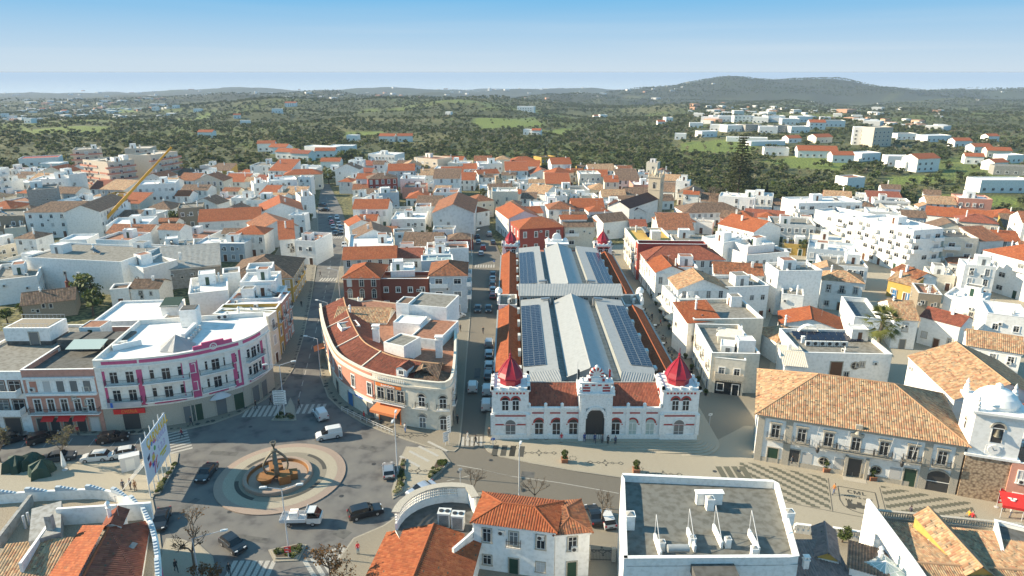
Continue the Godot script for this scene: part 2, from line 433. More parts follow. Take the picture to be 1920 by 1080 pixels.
func win_mesh(w:float,h:float,style:String)->Array:
	var key:="%s_%.2f_%.2f"%[style,w,h]
	if cache.has(key):return cache[key]
	var fr:=MB.new();var st:=MB.new();var pn:=MB.new()
	var am:=ArrayMesh.new()
	var b:=.13
	if style=="bare" or style=="shop":
		b=0.0
	elif style=="arch":
		var seg:=8
		for i in seg:
			var a:=PI*i/seg;var e:=PI*(i+1)/seg;var R:=w/2+.14;var r:=w/2
			var p0:=V3(cos(a)*r,h+sin(a)*r,0);var p1:=V3(cos(e)*r,h+sin(e)*r,0);var q0:=V3(cos(a)*R,h+sin(a)*R,0);var q1:=V3(cos(e)*R,h+sin(e)*R,0)
			var f:=V3(0,0,.1)
			st.quad(p0+f,q0+f,q1+f,p1+f);st.quad(q0,q1,q1+f,q0+f);st.quad(p1,p0,p0+f,p1+f)
			pn.tri(V3(0,h,.03),V3(p0.x,p0.y,.03),V3(p1.x,p1.y,.03))
		st.box(-w/2-.14,0,0,-w/2,h,.1);st.box(w/2,0,0,w/2+.14,h,.1)
	else:
		st.box(-w/2-b,-.02,0,-w/2,h+b,.09);st.box(w/2,-.02,0,w/2+b,h+b,.09)
		st.box(-w/2,h,0,w/2,h+b,.09);st.box(-w/2-b-.06,-.14,0,w/2+b+.06,-.02,.16)
		if style=="hood":st.box(-w/2-b-.15,h+b+.12,0,w/2+b+.15,h+b+.34,.32)
	fr.box(-w/2,0,.01,-w/2+.07,h,.06);fr.box(w/2-.07,0,.01,w/2,h,.06);fr.box(-w/2+.07,h-.07,.01,w/2-.07,h,.06);fr.box(-w/2+.07,0,.01,w/2-.07,.07,.06)
	if w>.75 and style!="shop":fr.box(-.035,.07,.01,.035,h-.07,.055)
	if h>1.1:fr.box(-w/2+.07,h*.68,.012,w/2-.07,h*.68+.06,.05)
	if style=="panes":
		for k in[.26,.48]:fr.box(-w/2+.07,h*k,.012,w/2-.07,h*k+.04,.045)
	pn.quad(V3(-w/2+.05,.05,.03),V3(w/2-.05,.05,.03),V3(w/2-.05,h-.03,.03),V3(-w/2+.05,h-.03,.03))
	var out:=[st,fr,pn]
	cache[key]=out
	return out
func window(parent:Node,xf:Transform3D,w:=1.0,h:=1.4,style:="plain",surround:Material=null,frame:Material=null,glass:Material=null)->MeshInstance3D:
	if surround==null:surround=M.trim_w
	if frame==null:frame=M.frame_w
	if glass==null:glass=M.glass
	var key:="W%s_%.2f_%.2f_%s_%s"%[style,w,h,surround.resource_name,frame.resource_name]
	if not cache.has(key):
		var a:=win_mesh(w,h,style)
		var am:=ArrayMesh.new()
		(a[0]as MB).surf(am,surround);(a[1]as MB).surf(am,frame)
		cache[key]=am
	var kp:="P%s_%.2f_%.2f_%s"%[style,w,h,glass.resource_name]
	if not cache.has(kp):cache[kp]=(win_mesh(w,h,style)[2]as MB).mesh(glass)
	var o:=part(cache[key],"window",parent,xf)
	part(cache[kp],"pane",o)
	return o
func door(parent:Node,xf:Transform3D,w:=1.1,h:=2.2,m:Material=null,surround:Material=null)->MeshInstance3D:
	if m==null:m=M.door_g
	if surround==null:surround=M.trim_stone
	var key:="D%.2f_%.2f_%s"%[w,h,surround.resource_name]
	if not cache.has(key):
		var b:=MB.new()
		b.box(-w/2-.16,0,0,-w/2,h+.16,.1);b.box(w/2,0,0,w/2+.16,h+.16,.1);b.box(-w/2,h,0,w/2,h+.16,.1)
		cache[key]=b.mesh(surround)
	var kl:="L%.2f_%.2f_%s"%[w,h,m.resource_name]
	if not cache.has(kl):
		var b:=MB.new()
		b.box(-w/2,.02,.005,w/2,h,.03)
		b.box(-w/2+.12,.15,.03,-.05,h*.45,.045);b.box(.05,.15,.03,w/2-.12,h*.45,.045);b.box(-w/2+.12,h*.52,.03,-.05,h-.15,.045);b.box(.05,h*.52,.03,w/2-.12,h-.15,.045)
		cache[kl]=b.mesh(m)
	var o:=part(cache[key],"door",parent,xf)
	part(cache[kl],"door_leaf",o)
	return o
func balcony(parent:Node,xf:Transform3D,w:float,dep:=.7,m:Material=null,slab:Material=null,solid:=false)->MeshInstance3D:
	if m==null:m=M.dark_iron
	if slab==null:slab=M.trim_w
	var key:="B%.2f_%.2f_%s_%s_%s"%[w,dep,m.resource_name,slab.resource_name,solid]
	if not cache.has(key):
		var b:=MB.new()
		b.box(-w/2,-.18,0,w/2,0,dep)
		var r:=MB.new()
		if solid:
			r.box(-w/2,0,dep-.12,w/2,.95,dep);r.box(-w/2,0,0,-w/2+.12,.95,dep-.12);r.box(w/2-.12,0,0,w/2,.95,dep-.12)
		else:
			r.box(-w/2,.92,dep-.05,w/2,.97,dep);r.box(-w/2,.92,0,-w/2+.05,.97,dep-.05);r.box(w/2-.05,.92,0,w/2,.97,dep-.05)
			r.box(-w/2,.08,dep-.04,w/2,.11,dep-.01)
			var num:=int(w/.16)
			for i in num+1:
				var x:=-w/2+.02+(w-.04)*i/num
				r.box(x-.012,0,dep-.04,x+.012,.92,dep-.016)
			for i in int(dep/.16):
				for s in[-1,1]:r.box(s*(w/2-.025)-.012,0,.08+i*.16,s*(w/2-.025)+.012,.92,.104+i*.16)
		cache[key]=[b.mesh(slab),r.mesh(m)]
	var o:=part(cache[key][0],"balcony",parent,xf)
	part(cache[key][1],"railing",o)
	return o
func face(side:String,w:float,dep:float)->Array:
	match side:
		"f":return[V3(-w/2,0,0),V3(1,0,0),0.0,w]
		"r":return[V3(w/2,0,0),V3(0,0,-1),PI/2,dep]
		"b":return[V3(w/2,0,-dep),V3(-1,0,0),PI,w]
	return[V3(-w/2,0,-dep),V3(0,0,1),-PI/2,dep]
func windows_on(parent:Node,side:String,w:float,dep:float,h:float,floors:int,style:String,spacing:float,near:bool,r:RandomNumberGenerator)->void:
	var f:=face(side,w,dep)
	var num:=int((f[3]-.8)/spacing)
	if num<1:num=1
	if f[3]<2.0:return
	var fh:=h/floors
	var sh:Material=M.trim_stone if style in["stone","hood","arch"]else M.trim_w
	for k in floors:
		for i in num:
			if not near and r.randf()<.12:continue
			var x:float=f[3]*(i+.5)/num
			var p:Vector3=f[0]+f[1]*x
			var gl:Material=[M.glass,M.glass,M.glass,M.glass_c,M.shutter][r.randi()%5]
			if k==0:
				if i%2==(num/2)%2:
					door(parent,Transform3D(BU(f[2]),p),1.1 if style!="shop" else 2.0,2.3,[M.door_g,M.door_n,M.glass_c,M.door_n][r.randi()%4],sh)
					continue
			var tall:=style in["stone","hood","tall","panes","arch"]and k>0
			var ww:=minf(1.05,f[3]/num*.55);var hh:=1.9 if tall else minf(1.35,fh*.5)
			var y:=k*fh+(.28*fh if not tall else .22*fh)
			if style.begins_with("apt"):
				ww=minf(1.8,f[3]/num*.6)
				y=k*fh+fh*.34
			window(parent,Transform3D(BU(f[2]),p+Vector3.UP*y),ww,hh,"hood" if style=="hood" else("arch" if style=="arch" and k>0 else("panes" if style=="panes" else "plain")),sh,null,gl)
			if(style in["tall","hood","stone"])and k>0 and near and(i+k)%2==0:
				balcony(parent,Transform3D(BU(f[2]),p+Vector3.UP*(y-.16)),ww+.7,.5)
			elif style.begins_with("apt")and k>0 and i%2==0:
				balcony(parent,Transform3D(BU(f[2]),p+Vector3.UP*(y-.6)),minf(f[3]/num*(.95 if style=="apt" else 1.9),7.0),1.1,M.trim_w if style=="apt" else M.salmon,M.trim_w,true)
func ac_unit(parent:Node,at:Vector3,turn:=0.0,s:=1.0)->void:
	if not cache.has("ac"):
		var b:=MB.new();b.box(-.42,.08,-.16,.42,.72,.16);b.box(-.36,0,-.12,-.28,.08,.12);b.box(.28,0,-.12,.36,.08,.12)
		var g:=MB.new()
		for k in 12:
			var a:=TAU*k/12;var e:=TAU*(k+1)/12
			g.tri(V3(-.1,.4,.17),V3(-.1+cos(a)*.25,.4+sin(a)*.25,.17),V3(-.1+cos(e)*.25,.4+sin(e)*.25,.17))
		cache.ac=[b.mesh(M.ac_grey),g.mesh(M.dark_iron)]
	var o:=part(cache.ac[0],"air_conditioner",parent,Transform3D(BU(turn).scaled(Vector3.ONE*s),at))
	part(cache.ac[1],"fan_grille",o)
func chimney(parent:Node,at:Vector3,h:=1.6,kind:=0)->void:
	var key:="chim%d_%.1f"%[kind,h]
	if not cache.has(key):
		var b:=MB.new()
		if kind==0:
			b.box(-.3,-.6,-.25,.3,h,.25);b.box(-.38,h,-.33,.38,h+.1,.33)
			for s in[-1,1]:b.box(s*.2-.08,h+.1,-.2,s*.2+.08,h+.4,.2)
			b.box(-.36,h+.4,-.3,.36,h+.5,.3)
		else:
			b.lathe([[.24,-.6],[.22,h],[.32,h+.05],[.32,h+.15],[.2,h+.2],[.18,h+.6],[.3,h+.65],[.02,h+1.0]],8)
		cache[key]=b.mesh(M.wall_w)
	part(cache[key],"chimney",parent,TB(at))
func antenna(parent:Node,at:Vector3,h:=2.5)->void:
	var key:="ant%.1f"%h
	if not cache.has(key):
		var b:=MB.new()
		b.tube(V3(0,0,0),V3(0,h,0),.03,.025,5)
		b.tube(V3(-.6,h-.1,0),V3(.6,h-.1,0),.02,.02,4)
		for i in 6:b.tube(V3(-.5+i*.2,h-.1,-.35+i*.03),V3(-.5+i*.2,h-.1,.35-i*.03),.012,.012,4)
		cache[key]=b.mesh(M.steel)
	part(cache[key],"antenna",parent,Transform3D(BU(at.x),at))
func dish(parent:Node,at:Vector3,turn:=0.0)->void:
	if not cache.has("dish"):
		var b:=MB.new();b.lathe([[.05,0],[.3,.06],[.45,.16]],10)
		b.move(Transform3D(Basis(Vector3.RIGHT,1.1),V3(0,.8,0)));b.tube(Vector3.ZERO,V3(0,.8,0),.03,.03,5)
		cache.dish=b.mesh(M.plastic_w)
	part(cache.dish,"satellite_dish",parent,Transform3D(BU(turn),at))
func solar_rack(parent:Node,at:Vector3,turn:=0.0)->void:
	if not cache.has("srack"):
		var b:=MB.new();var q:=MB.new();var t:=MB.new()
		q.obox(Transform3D(Basis(Vector3.RIGHT,.6),V3(0,.7,0)),V3(2.0,.07,1.9))
		t.tube(V3(-1.0,1.45,-.85),V3(1.0,1.45,-.85),.28,.28,10,true)
		for x in[-.9,.9]:b.tube(V3(x,0,-.8),V3(x,1.3,-.8),.03,.03,5)
		cache.srack=[b.mesh(M.steel),q.mesh(M.solar),t.mesh(M.metal_w)]
	var o:=part(cache.srack[0],"solar_water_heater",parent,Transform3D(BU(turn),at))
	part(cache.srack[1],"collector",o);part(cache.srack[2],"tank",o)
func body(x0:float,x1:float,z0:float,z1:float,y0:float,y1:float,par:float,th:=.25)->MB:
	var b:=MB.new()
	var t:=y1+par
	b.quad(V3(x0,y0,z0),V3(x1,y0,z0),V3(x1,t,z0),V3(x0,t,z0))
	b.quad(V3(x1,y0,z0),V3(x1,y0,z1),V3(x1,t,z1),V3(x1,t,z0))
	b.quad(V3(x1,y0,z1),V3(x0,y0,z1),V3(x0,t,z1),V3(x1,t,z1))
	b.quad(V3(x0,y0,z1),V3(x0,y0,z0),V3(x0,t,z0),V3(x0,t,z1))
	if par>0:
		var a:=x0+th;var c:=x1-th;var d:=z0-th;var e:=z1+th
		b.quad(V3(c,y1,d),V3(a,y1,d),V3(a,t,d),V3(c,t,d));b.quad(V3(c,y1,e),V3(c,y1,d),V3(c,t,d),V3(c,t,e))
		b.quad(V3(a,y1,e),V3(c,y1,e),V3(c,t,e),V3(a,t,e));b.quad(V3(a,y1,d),V3(a,y1,e),V3(a,t,e),V3(a,t,d))
		b.quad(V3(x0,t,z0),V3(x1,t,z0),V3(c,t,d),V3(a,t,d));b.quad(V3(x1,t,z0),V3(x1,t,z1),V3(c,t,e),V3(c,t,d))
		b.quad(V3(x1,t,z1),V3(x0,t,z1),V3(a,t,e),V3(c,t,e));b.quad(V3(x0,t,z1),V3(x0,t,z0),V3(a,t,d),V3(a,t,e))
	return b
func house(called:String,label:String,cat:String,group:String,a:Vector2,b:Vector2,h:float,dep:float,kind:String,rc:String,wc:String,sides:="f",style:="plain",near:=true,opt:={})->Node3D:
	var w:=a.distance_to(b);var d:=(b-a)/w
	var mid:=(a+b)/2
	var y:=gh(mid.x,mid.y)
	var o:=thing(called,label,cat,V3(mid.x,y,mid.y),atan2(-d.y,d.x),group)
	var r:=RandomNumberGenerator.new();r.seed=int(absf(mid.x)*131+absf(mid.y)*977+h*13)
	var wm:Material=M["wall_"+wc];var rm:Material=M["roof_"+rc]
	if wc=="w" and int(absf(mid.x)*7+absf(mid.y)*3)%6==0:wm=M.wall_w2
	if rc=="o" and int(absf(mid.x)*11)%3==0:rm=M.roof_v
	var flat:=kind=="f"
	var par:float=opt.get("par",r.randf_range(.4,.9))if flat else 0.0
	put(body(-w/2,w/2,0,-dep,-1.3,h,par),"wall",wm,o)
	var top:=h
	if flat:
		var q:=MB.new()
		q.quad(V3(-w/2+.2,h,-.2),V3(w/2-.2,h,-.2),V3(w/2-.2,h,-dep+.2),V3(-w/2+.2,h,-dep+.2))
		put(q,"roof",rm,o)
		if near:
			var cb:=MB.new();var t:=h+par
			cb.box(-w/2-.06,t,-.3,w/2+.06,t+.07,.06);cb.box(-w/2-.06,t,-dep-.06,w/2+.06,t+.07,-dep+.3)
			cb.box(-w/2-.06,t,-dep+.3,-w/2+.3,t+.07,-.3);cb.box(w/2-.3,t,-dep+.3,w/2+.06,t+.07,-.3)
			put(cb,"coping",M.trim_w if wc!="g" else M.trim_stone,o)
		if not opt.get("bare",false):clutter(o,w,dep,h,r,near)
	else:
		top=pitched(o,kind,-w/2,w/2,0,-dep,h,opt.get("slope",.42),rm,wm,near)
		if near and h>5:
			var cb:=MB.new()
			cb.box(-w/2-.14,h-.42,0,w/2+.14,h-.22,.14);cb.box(-w/2-.14,h-.42,-dep,-w/2,h-.22,0);cb.box(w/2,h-.42,-dep,w/2+.14,h-.22,0)
			put(cb,"cornice",M.trim_w,o)
		for k in(r.randi_range(0,1)if not opt.has("bare")else 0):
			var cx:=r.randf_range(-w*.35,w*.35);var cz:=-dep*r.randf_range(.25,.75)
			chimney(o,V3(cx,lerpf(h,top,.6),cz),r.randf_range(.9,1.5),r.randi()%2)
		if r.randf()<.4 and not opt.has("bare"):antenna(o,V3(r.randf_range(-w*.3,w*.3),lerpf(h,top,.7),-dep/2),2.6)
	var fl:int=opt.get("floors",maxi(1,int(round(h/3.3))))
	if sides=="-":
		for k in r.randi_range(2,5):
			var fc:=face(["f","f","l"][k%3],w,dep)
			if fc[3]<3:continue
			window(o,Transform3D(BU(fc[2]),fc[0]+fc[1]*(fc[3]*r.randf_range(.15,.85))+Vector3.UP*(h*r.randf_range(.35,.72))),[.5,.7,.9][r.randi()%3],[.6,.9,1.1][r.randi()%3],"plain",M.trim_stone,null,[M.glass,M.glass_c][r.randi()%2])
	for k in r.randi_range(0,2):
		if w>4 and h>4.5:ac_unit(o,V3(r.randf_range(-w*.42,w*.42),h*r.randf_range(.55,.8),.18),0)
	for s in sides:
		if s!="-":windows_on(o,s,w,dep,h,fl,style,opt.get("space",3.6 if style.begins_with("apt")else 2.3),near,r)
	return o
func clutter(o:Node3D,w:float,dep:float,h:float,r:RandomNumberGenerator,near:bool)->void:
	if w>5.5 and dep>6 and r.randf()<.8:
		var pw:=minf(r.randf_range(2.4,4.2),w*.45);var pd:=minf(r.randf_range(2.5,4),dep*.45);var ph:=r.randf_range(2.2,2.8)
		var px:=r.randf_range(-w/2+pw/2+.4,w/2-pw/2-.4);var pz:=-dep+pd+r.randf_range(.4,maxf(.5,dep-pd-1.5))
		var b:=body(px-pw/2,px+pw/2,pz,pz-pd,h-.05,h+ph,.12,.15)
		var q:=put(b,"stair_house",M.wall_w,o)
		var rf:=MB.new();rf.quad(V3(px-pw/2+.1,h+ph,pz-.1),V3(px+pw/2-.1,h+ph,pz-.1),V3(px+pw/2-.1,h+ph,pz-pd+.1),V3(px-pw/2+.1,h+ph,pz-pd+.1))
		put(rf,"stair_roof",[M.roof_w,M.roof_g,M.roof_t,M.roof_w][r.randi()%4],q)
		var dm:=MB.new();dm.box(px-.4,h,pz,px+.4,h+1.9,pz+.04)
		put(dm,"stair_door",[M.door_g,M.door_n,M.glass_c][r.randi()%3],q)
	for k in r.randi_range(0,4):ac_unit(o,V3(r.randf_range(-w*.4,w*.4),h,-dep*r.randf_range(.15,.85)),r.randf()*6)
	if r.randf()<.6:chimney(o,V3(r.randf_range(-w*.4,w*.4),h,-dep*r.randf_range(.2,.8)),r.randf_range(.9,1.7),r.randi()%2)
	if r.randf()<.8:antenna(o,V3(r.randf_range(-w*.4,w*.4),h,-dep*r.randf_range(.2,.8)),r.randf_range(2,3.4))
	if r.randf()<.6:dish(o,V3(r.randf_range(-w*.4,w*.4),h,-dep*r.randf_range(.1,.8)),r.randf()*6)
	if w>8 and r.randf()<.35:solar_rack(o,V3(r.randf_range(-w*.3,w*.3),h,-dep*.5),2.0)
const HILLS=[[1040.0,-3330.0,220.0,420.0,68.0],[1440.0,-3400.0,230.0,400.0,50.0],[1120.0,-3300.0,560.0,500.0,36.0],[2200.0,-3300.0,640.0,420.0,40.0],[2900.0,-3200.0,500.0,500.0,18.0],
	[-900.0,-2300.0,700.0,350.0,24.0],[-350.0,-1500.0,420.0,220.0,12.0],[-1500.0,-5200.0,2600.0,600.0,38.0],[700.0,-6400.0,2500.0,700.0,22.0],[-200.0,-2500.0,800.0,300.0,14.0]]
func sky_panorama()->ImageTexture:
	var W:=512;var H:=2048
	var im:=Image.create(W,H,false,Image.FORMAT_RGBF)
	var horizon:=Color(.29,.345,.39);var blue5:=Color(.068,.228,.385);var zen:=Color(.09,.215,.34)
	var cl:=FastNoiseLite.new();cl.seed=12;cl.frequency=.02;cl.fractal_octaves=4
	for j in H:
		var e:=(0.5-(j+.5)/H)*180.0
		var c:Color
		if e<=0:c=Color(.19,.20,.215)
		elif e<6.0:c=horizon.lerp(blue5,pow(e/6.0,1.15))
		else:c=blue5.lerp(zen,pow((e-6.0)/84.0,.5))
		for i in W:
			var az:=(float(i)+.5)/W*TAU
			var cs:=maxf(0,cos(az-SUN_AZ))
			var k:=pow(cs,2.0)*exp(-maxf(e,0)/14.0)*.42 if e>0 else 0.0
			k+=maxf(0,cl.get_noise_3d(cos(az)*60,e*28.0,sin(az)*60))*.32*exp(-absf(e-2.2)/1.8)if e>0 else 0.0
			im.set_pixel(i,j,c.lerp(Color(.40,.41,.41),k))
	return ImageTexture.create_from_image(im)
const SUN_AZ:=3.0
func setup()->void:
	var cam:=Camera3D.new();cam.name="camera"
	cam.position=V3(0,58,0);cam.rotation_degrees.x=-17.517;cam.fov=45.747;cam.near=.5;cam.far=120000
	add_child(cam);cam.current=true
	var we:=WorldEnvironment.new();we.name="environment"
	var e:=Environment.new()
	e.background_mode=Environment.BG_SKY
	var sk:=Sky.new();var ps:=PanoramaSkyMaterial.new();ps.panorama=sky_panorama();sk.sky_material=ps
	e.sky=sk;e.background_energy_multiplier=1.0
	e.tonemap_mode=Environment.TONE_MAPPER_LINEAR;e.tonemap_exposure=2.15
	e.sdfgi_enabled=true;e.ssao_enabled=true;e.ssil_enabled=true
	e.fog_enabled=true;e.fog_density=.0001;e.fog_light_color=Color(.74,.83,.94)
	we.environment=e;add_child(we)
	var sun:=DirectionalLight3D.new();sun.name="sun"
	sun.light_color=Color(1.0,.93,.81);sun.light_energy=1.55;sun.light_angular_distance=.5;sun.shadow_enabled=true
	add_child(sun)
	sun.look_at_from_position(Vector3.ZERO,V3(3.9,-1.95,.62))
func make_land()->void:
	hn.seed=4;hn.frequency=.0011;hn.fractal_octaves=3
	var na:=260;var rings:=[]
	var d:=12.0
	while d<9900:
		rings.append(d);d*=(1.028 if d<1500 else 1.045)if d>300 else 1.09
	var fn:=FastNoiseLite.new();fn.seed=21;fn.frequency=.0035;fn.fractal_octaves=2
	var cn:=FastNoiseLite.new();cn.seed=33;cn.frequency=.006;cn.noise_type=FastNoiseLite.TYPE_CELLULAR;cn.cellular_return_type=FastNoiseLite.RETURN_CELL_VALUE
	var mb:=MB.new()
	var P:=[];var C:=[]
	for r:float in rings:
		var row:=[];var crow:=[]
		for i in na+1:
			var t:=float(i)/na*2-1
			var a:=PI*signf(t)*(absf(t)*.42 if absf(t)<.75 else .315+(absf(t)-.75)*2.74)
			var x:=sin(a)*r;var z:=-cos(a)*r
			var y:=ground_y(x,z)-.12
			if r>9500:y-=(r-9500)*.05
			row.append(V3(x,y,z))
			var f:=fn.get_noise_2d(x,z);var cv:=cn.get_noise_2d(x,z*.6)
			var c:=Color(.17,.18,.095)
			if cv>.35 and f>-.1:c=Color(.27,.32,.105)
			elif cv<-.45:c=Color(.29,.26,.165)
			elif f>.3:c=Color(.22,.25,.095)
			if cv>.75:c=Color(.36,.28,.17)
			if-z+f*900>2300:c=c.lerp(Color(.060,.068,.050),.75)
			if r>380 and r<2400 and in_field(V2(x,z)):c=Color(.33,.40,.115)
			if in_town(x,z):c=Color(.27,.24,.20)
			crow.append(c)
		P.append(row);C.append(crow)
	for k in range(P.size()-1):
		for i in na:
			var q:=[P[k][i],P[k][i+1],P[k+1][i+1],P[k+1][i]]
			var cc:=[C[k][i],C[k][i+1],C[k+1][i+1],C[k+1][i]]
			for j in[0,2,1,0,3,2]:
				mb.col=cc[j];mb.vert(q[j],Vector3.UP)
	for i in mb.v.size():
		var p:=mb.v[i];var h:=maxf(4.0,V2(p.x,p.z).length()*.02)
		mb.n[i]=V3(ground_y(p.x-h,p.z)-ground_y(p.x+h,p.z),2*h,ground_y(p.x,p.z-h)-ground_y(p.x,p.z+h)).normalized()
	mb.col=Color(.27,.24,.20)
	for i in na:mb.tri(V3(0,-.12,0),P[0][i+1],P[0][i])
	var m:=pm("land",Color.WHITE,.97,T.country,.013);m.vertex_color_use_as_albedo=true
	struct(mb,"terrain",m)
	var s:=MB.new()
	var ys:=-170.0
	for k in 24:
		var x0:=-60000.0+k*5000
		s.quad(V3(x0,ys,-7000),V3(x0+5000,ys,-7000),V3(x0+5000,ys,-62000),V3(x0,ys,-62000))
	pm("sea",lin(.52,.58,.61),.7)
	struct(s,"sea",M.sea)
func in_field(p:Vector2)->bool:
	for f in FIELDS:
		if Geometry2D.is_point_in_polygon(p,PackedVector2Array(f)):return true
	return false
func in_town(x:float,z:float)->bool:
	return Geometry2D.is_point_in_polygon(V2(x,z),TOWN)
func ring_poly(c:Vector2,r:float,seg:=64)->PackedVector2Array:
	var p:=PackedVector2Array()
	for i in seg:p.append(c+V2(cos(TAU*i/seg),sin(TAU*i/seg))*r)
	return p
func ring_sheet(called:String,c:Vector2,r0:float,r1:float,y:float,m:Material,a0:=0.0,a1:=TAU,parent:Node=null)->void:
	var mb:=MB.new()
	var num:=int(ceil((a1-a0)/.1))
	for i in num:
		var a:=lerpf(a0,a1,float(i)/num);var b:=lerpf(a0,a1,float(i+1)/num)
		var da:=V3(cos(a),0,sin(a));var db:=V3(cos(b),0,sin(b));var o:=V3(c.x,y,c.y)
		mb.quad(o+da*r0,o+db*r0,o+db*r1,o+da*r1)
	for i in mb.n.size():mb.n[i]=Vector3.UP
	if parent:put(mb,called,m,parent)
	else:struct(mb,called,m)
func stripes(called:String,a:Vector2,b:Vector2,length:float,num:int,m:Material,width:=.5,lift:=.006)->void:
	var o:=Node3D.new();o.name=numbered(called);add_child(o);o.set_meta("kind","structure")
	var d:=(b-a).normalized();var p:=V2(-d.y,d.x)
	for i in num:
		var c:=a.lerp(b,float(i)/maxi(1,num-1))
		var mb:=MB.new()
		sheet(mb,PackedVector2Array([c-d*width/2-p*length/2,c+d*width/2-p*length/2,c+d*width/2+p*length/2,c-d*width/2+p*length/2]),lift)
		put(mb,"stripe",m,o)
func line_strip(called:String,pts:Array,width:float,m:Material,lift:=.006,dash:=0.0)->void:
	var mb:=MB.new()
	for i in range(pts.size()-1):
		var a:Vector2=pts[i];var b:Vector2=pts[i+1]
		var d:=(b-a).normalized();var p:=V2(-d.y,d.x)*width/2
		var L:=a.distance_to(b);var s:=0.0
		var st:=dash if dash>0 else L
		while s<L-.05:
			var e:=minf(s+st,L)
			sheet(mb,PackedVector2Array([a+d*s-p,a+d*e-p,a+d*e+p,a+d*s+p]),lift)
			s=e+(dash if dash>0 else 0.0)
	struct(mb,called,m)
func make_streets()->void:
	var mb:=MB.new()
	sheet(mb,PackedVector2Array([V2(-130,-30),V2(130,-30),V2(130,-150),V2(-130,-150)]),-.005)
	struct(mb,"road",M.asphalt)
	mb=MB.new();sheet(mb,PackedVector2Array([V2(-44.8,-112.5),V2(-31.2,-112.5),V2(-42.6,-143.7),V2(-48.1,-174.2),V2(-53.5,-206),V2(-63.7,-259.4),V2(-76.6,-303.1),V2(-99.8,-372.3),V2(-103.9,-372.3),V2(-87.2,-303.1),V2(-64,-219),V2(-53.8,-174.2),V2(-48.3,-143.7)]),.0)
	struct(mb,"avenue",M.asphalt)
	mb=MB.new();sheet(mb,PackedVector2Array([V2(-9.4,-96),V2(-3,-96),V2(-2.6,-126.4),V2(-3.5,-219),V2(-12.7,-290.9),V2(-20.6,-327.6),V2(-23.7,-327.6),V2(-14.8,-250.2),V2(-12,-174.2),V2(-10.6,-126.4)]),.002)
	struct(mb,"market_street",M.cobble)
	mb=MB.new();sheet(mb,PackedVector2Array([V2(-9.9,-96.7),V2(-4.8,-98),V2(0,-94.1),V2(16.9,-89.8),V2(26.9,-87.6),V2(22.6,-70.8),V2(-14.1,-76.2),V2(-12.7,-87.9)]),.003)
	struct(mb,"cobbled_road",M.cobble)
	paved("pavement",PackedVector2Array([V2(-91,-101.4),V2(-71.6,-101.7),V2(-63.6,-101.9),V2(-56.5,-103),V2(-51.7,-105.6),V2(-48.4,-109.1),V2(-45.7,-115.1),V2(-44.6,-121),V2(-44.8,-129.1),V2(-48,-146.9),V2(-53.9,-174.2),V2(-61.3,-206),V2(-72.6,-250.2),V2(-86.5,-300.6),V2(-92.2,-290.9),V2(-72.3,-183.8),V2(-68.6,-140.5),V2(-79.1,-121.5),V2(-106.2,-121.5)]),M.calcada_g)
	paved("pavement",PackedVector2Array([V2(-65.2,-264.2),V2(-54,-206),V2(-48.5,-174.2),V2(-44.4,-150.4),V2(-41.2,-134.6),V2(-38,-123.9),V2(-34.5,-115.7),V2(-30.7,-110.5),V2(-25.8,-105.6),V2(-21.6,-102.6),V2(-17.7,-100.2),V2(-13.9,-98),V2(-10.7,-96.5),V2(-9.2,-96.4),V2(-8.6,-97.5),V2(-8.5,-100.2),V2(-8.7,-108.5),V2(-9.5,-131.8),V2(-10.4,-161.5),V2(-12.4,-206),V2(-13.9,-241.7),V2(-23.2,-241.7),V2(-31.7,-194.3),V2(-46,-219)]),M.calcada_g)
	paved("square",PackedVector2Array([V2(-2.9,-226.1),V2(-3.3,-157.6),V2(-4.1,-126.4),V2(-4.6,-106.5),V2(-4.7,-98.3),V2(-3.8,-96.4),V2(-1.7,-94.8),V2(3.3,-92.8),V2(9.8,-90.9),V2(16.5,-89.5),V2(22.2,-87.8),V2(26.2,-84.9),V2(22.2,-69.3),V2(24.2,-67.1),V2(73,-67.4),V2(115.3,-106.3),V2(151.1,-176.5),V2(131.6,-220.4),V2(65.6,-240.8),V2(26.2,-232.9)]),M.calcada)
	mb=MB.new();sheet(mb,PackedVector2Array([V2(31.8,-99.4),V2(40.5,-106.3),V2(54.5,-133.8),V2(53.8,-176.5),V2(42.1,-227.3),V2(33.8,-220.3),V2(33.5,-185.8),V2(34.1,-133.8)]),.131)
	struct(mb,"pedestrian_street",M.calcada_g)
	mb=MB.new();sheet(mb,PackedVector2Array([V2(38.6,-106.3),V2(42,-106.3),V2(52.6,-128.4),V2(65.4,-156.3),V2(82.4,-196.2),V2(76.8,-196.2),V2(62.5,-156.3),V2(49.5,-128.4)]),.136)
	struct(mb,"alley",M.calcada_g)
	mb=MB.new();sheet(mb,PackedVector2Array([V2(17.6,-86.4),V2(26,-84.3),V2(37.6,-78.5),V2(48.3,-76.8),V2(44.7,-69.7),V2(14.3,-69)]),.131)
	struct(mb,"side_pavement",M.calcada_g)
	paved("left_square",PackedVector2Array([V2(-86.4,-93.2),V2(-59.6,-93.5),V2(-54.5,-95.7),V2(-53.2,-96),V2(-52.1,-93.2),V2(-51.8,-90),V2(-51.5,-85.8),V2(-51.3,-83.9),V2(-46.5,-76.2),V2(-40.9,-66.4),V2(-66.3,-58.4)]),M.calcada)
	paved("left_corner_pavement",PackedVector2Array([V2(-45.1,-75.1),V2(-43,-74.9),V2(-40.2,-73.8),V2(-37.5,-71.5),V2(-34.6,-66.4),V2(-41.4,-59.9)]),M.calcada)
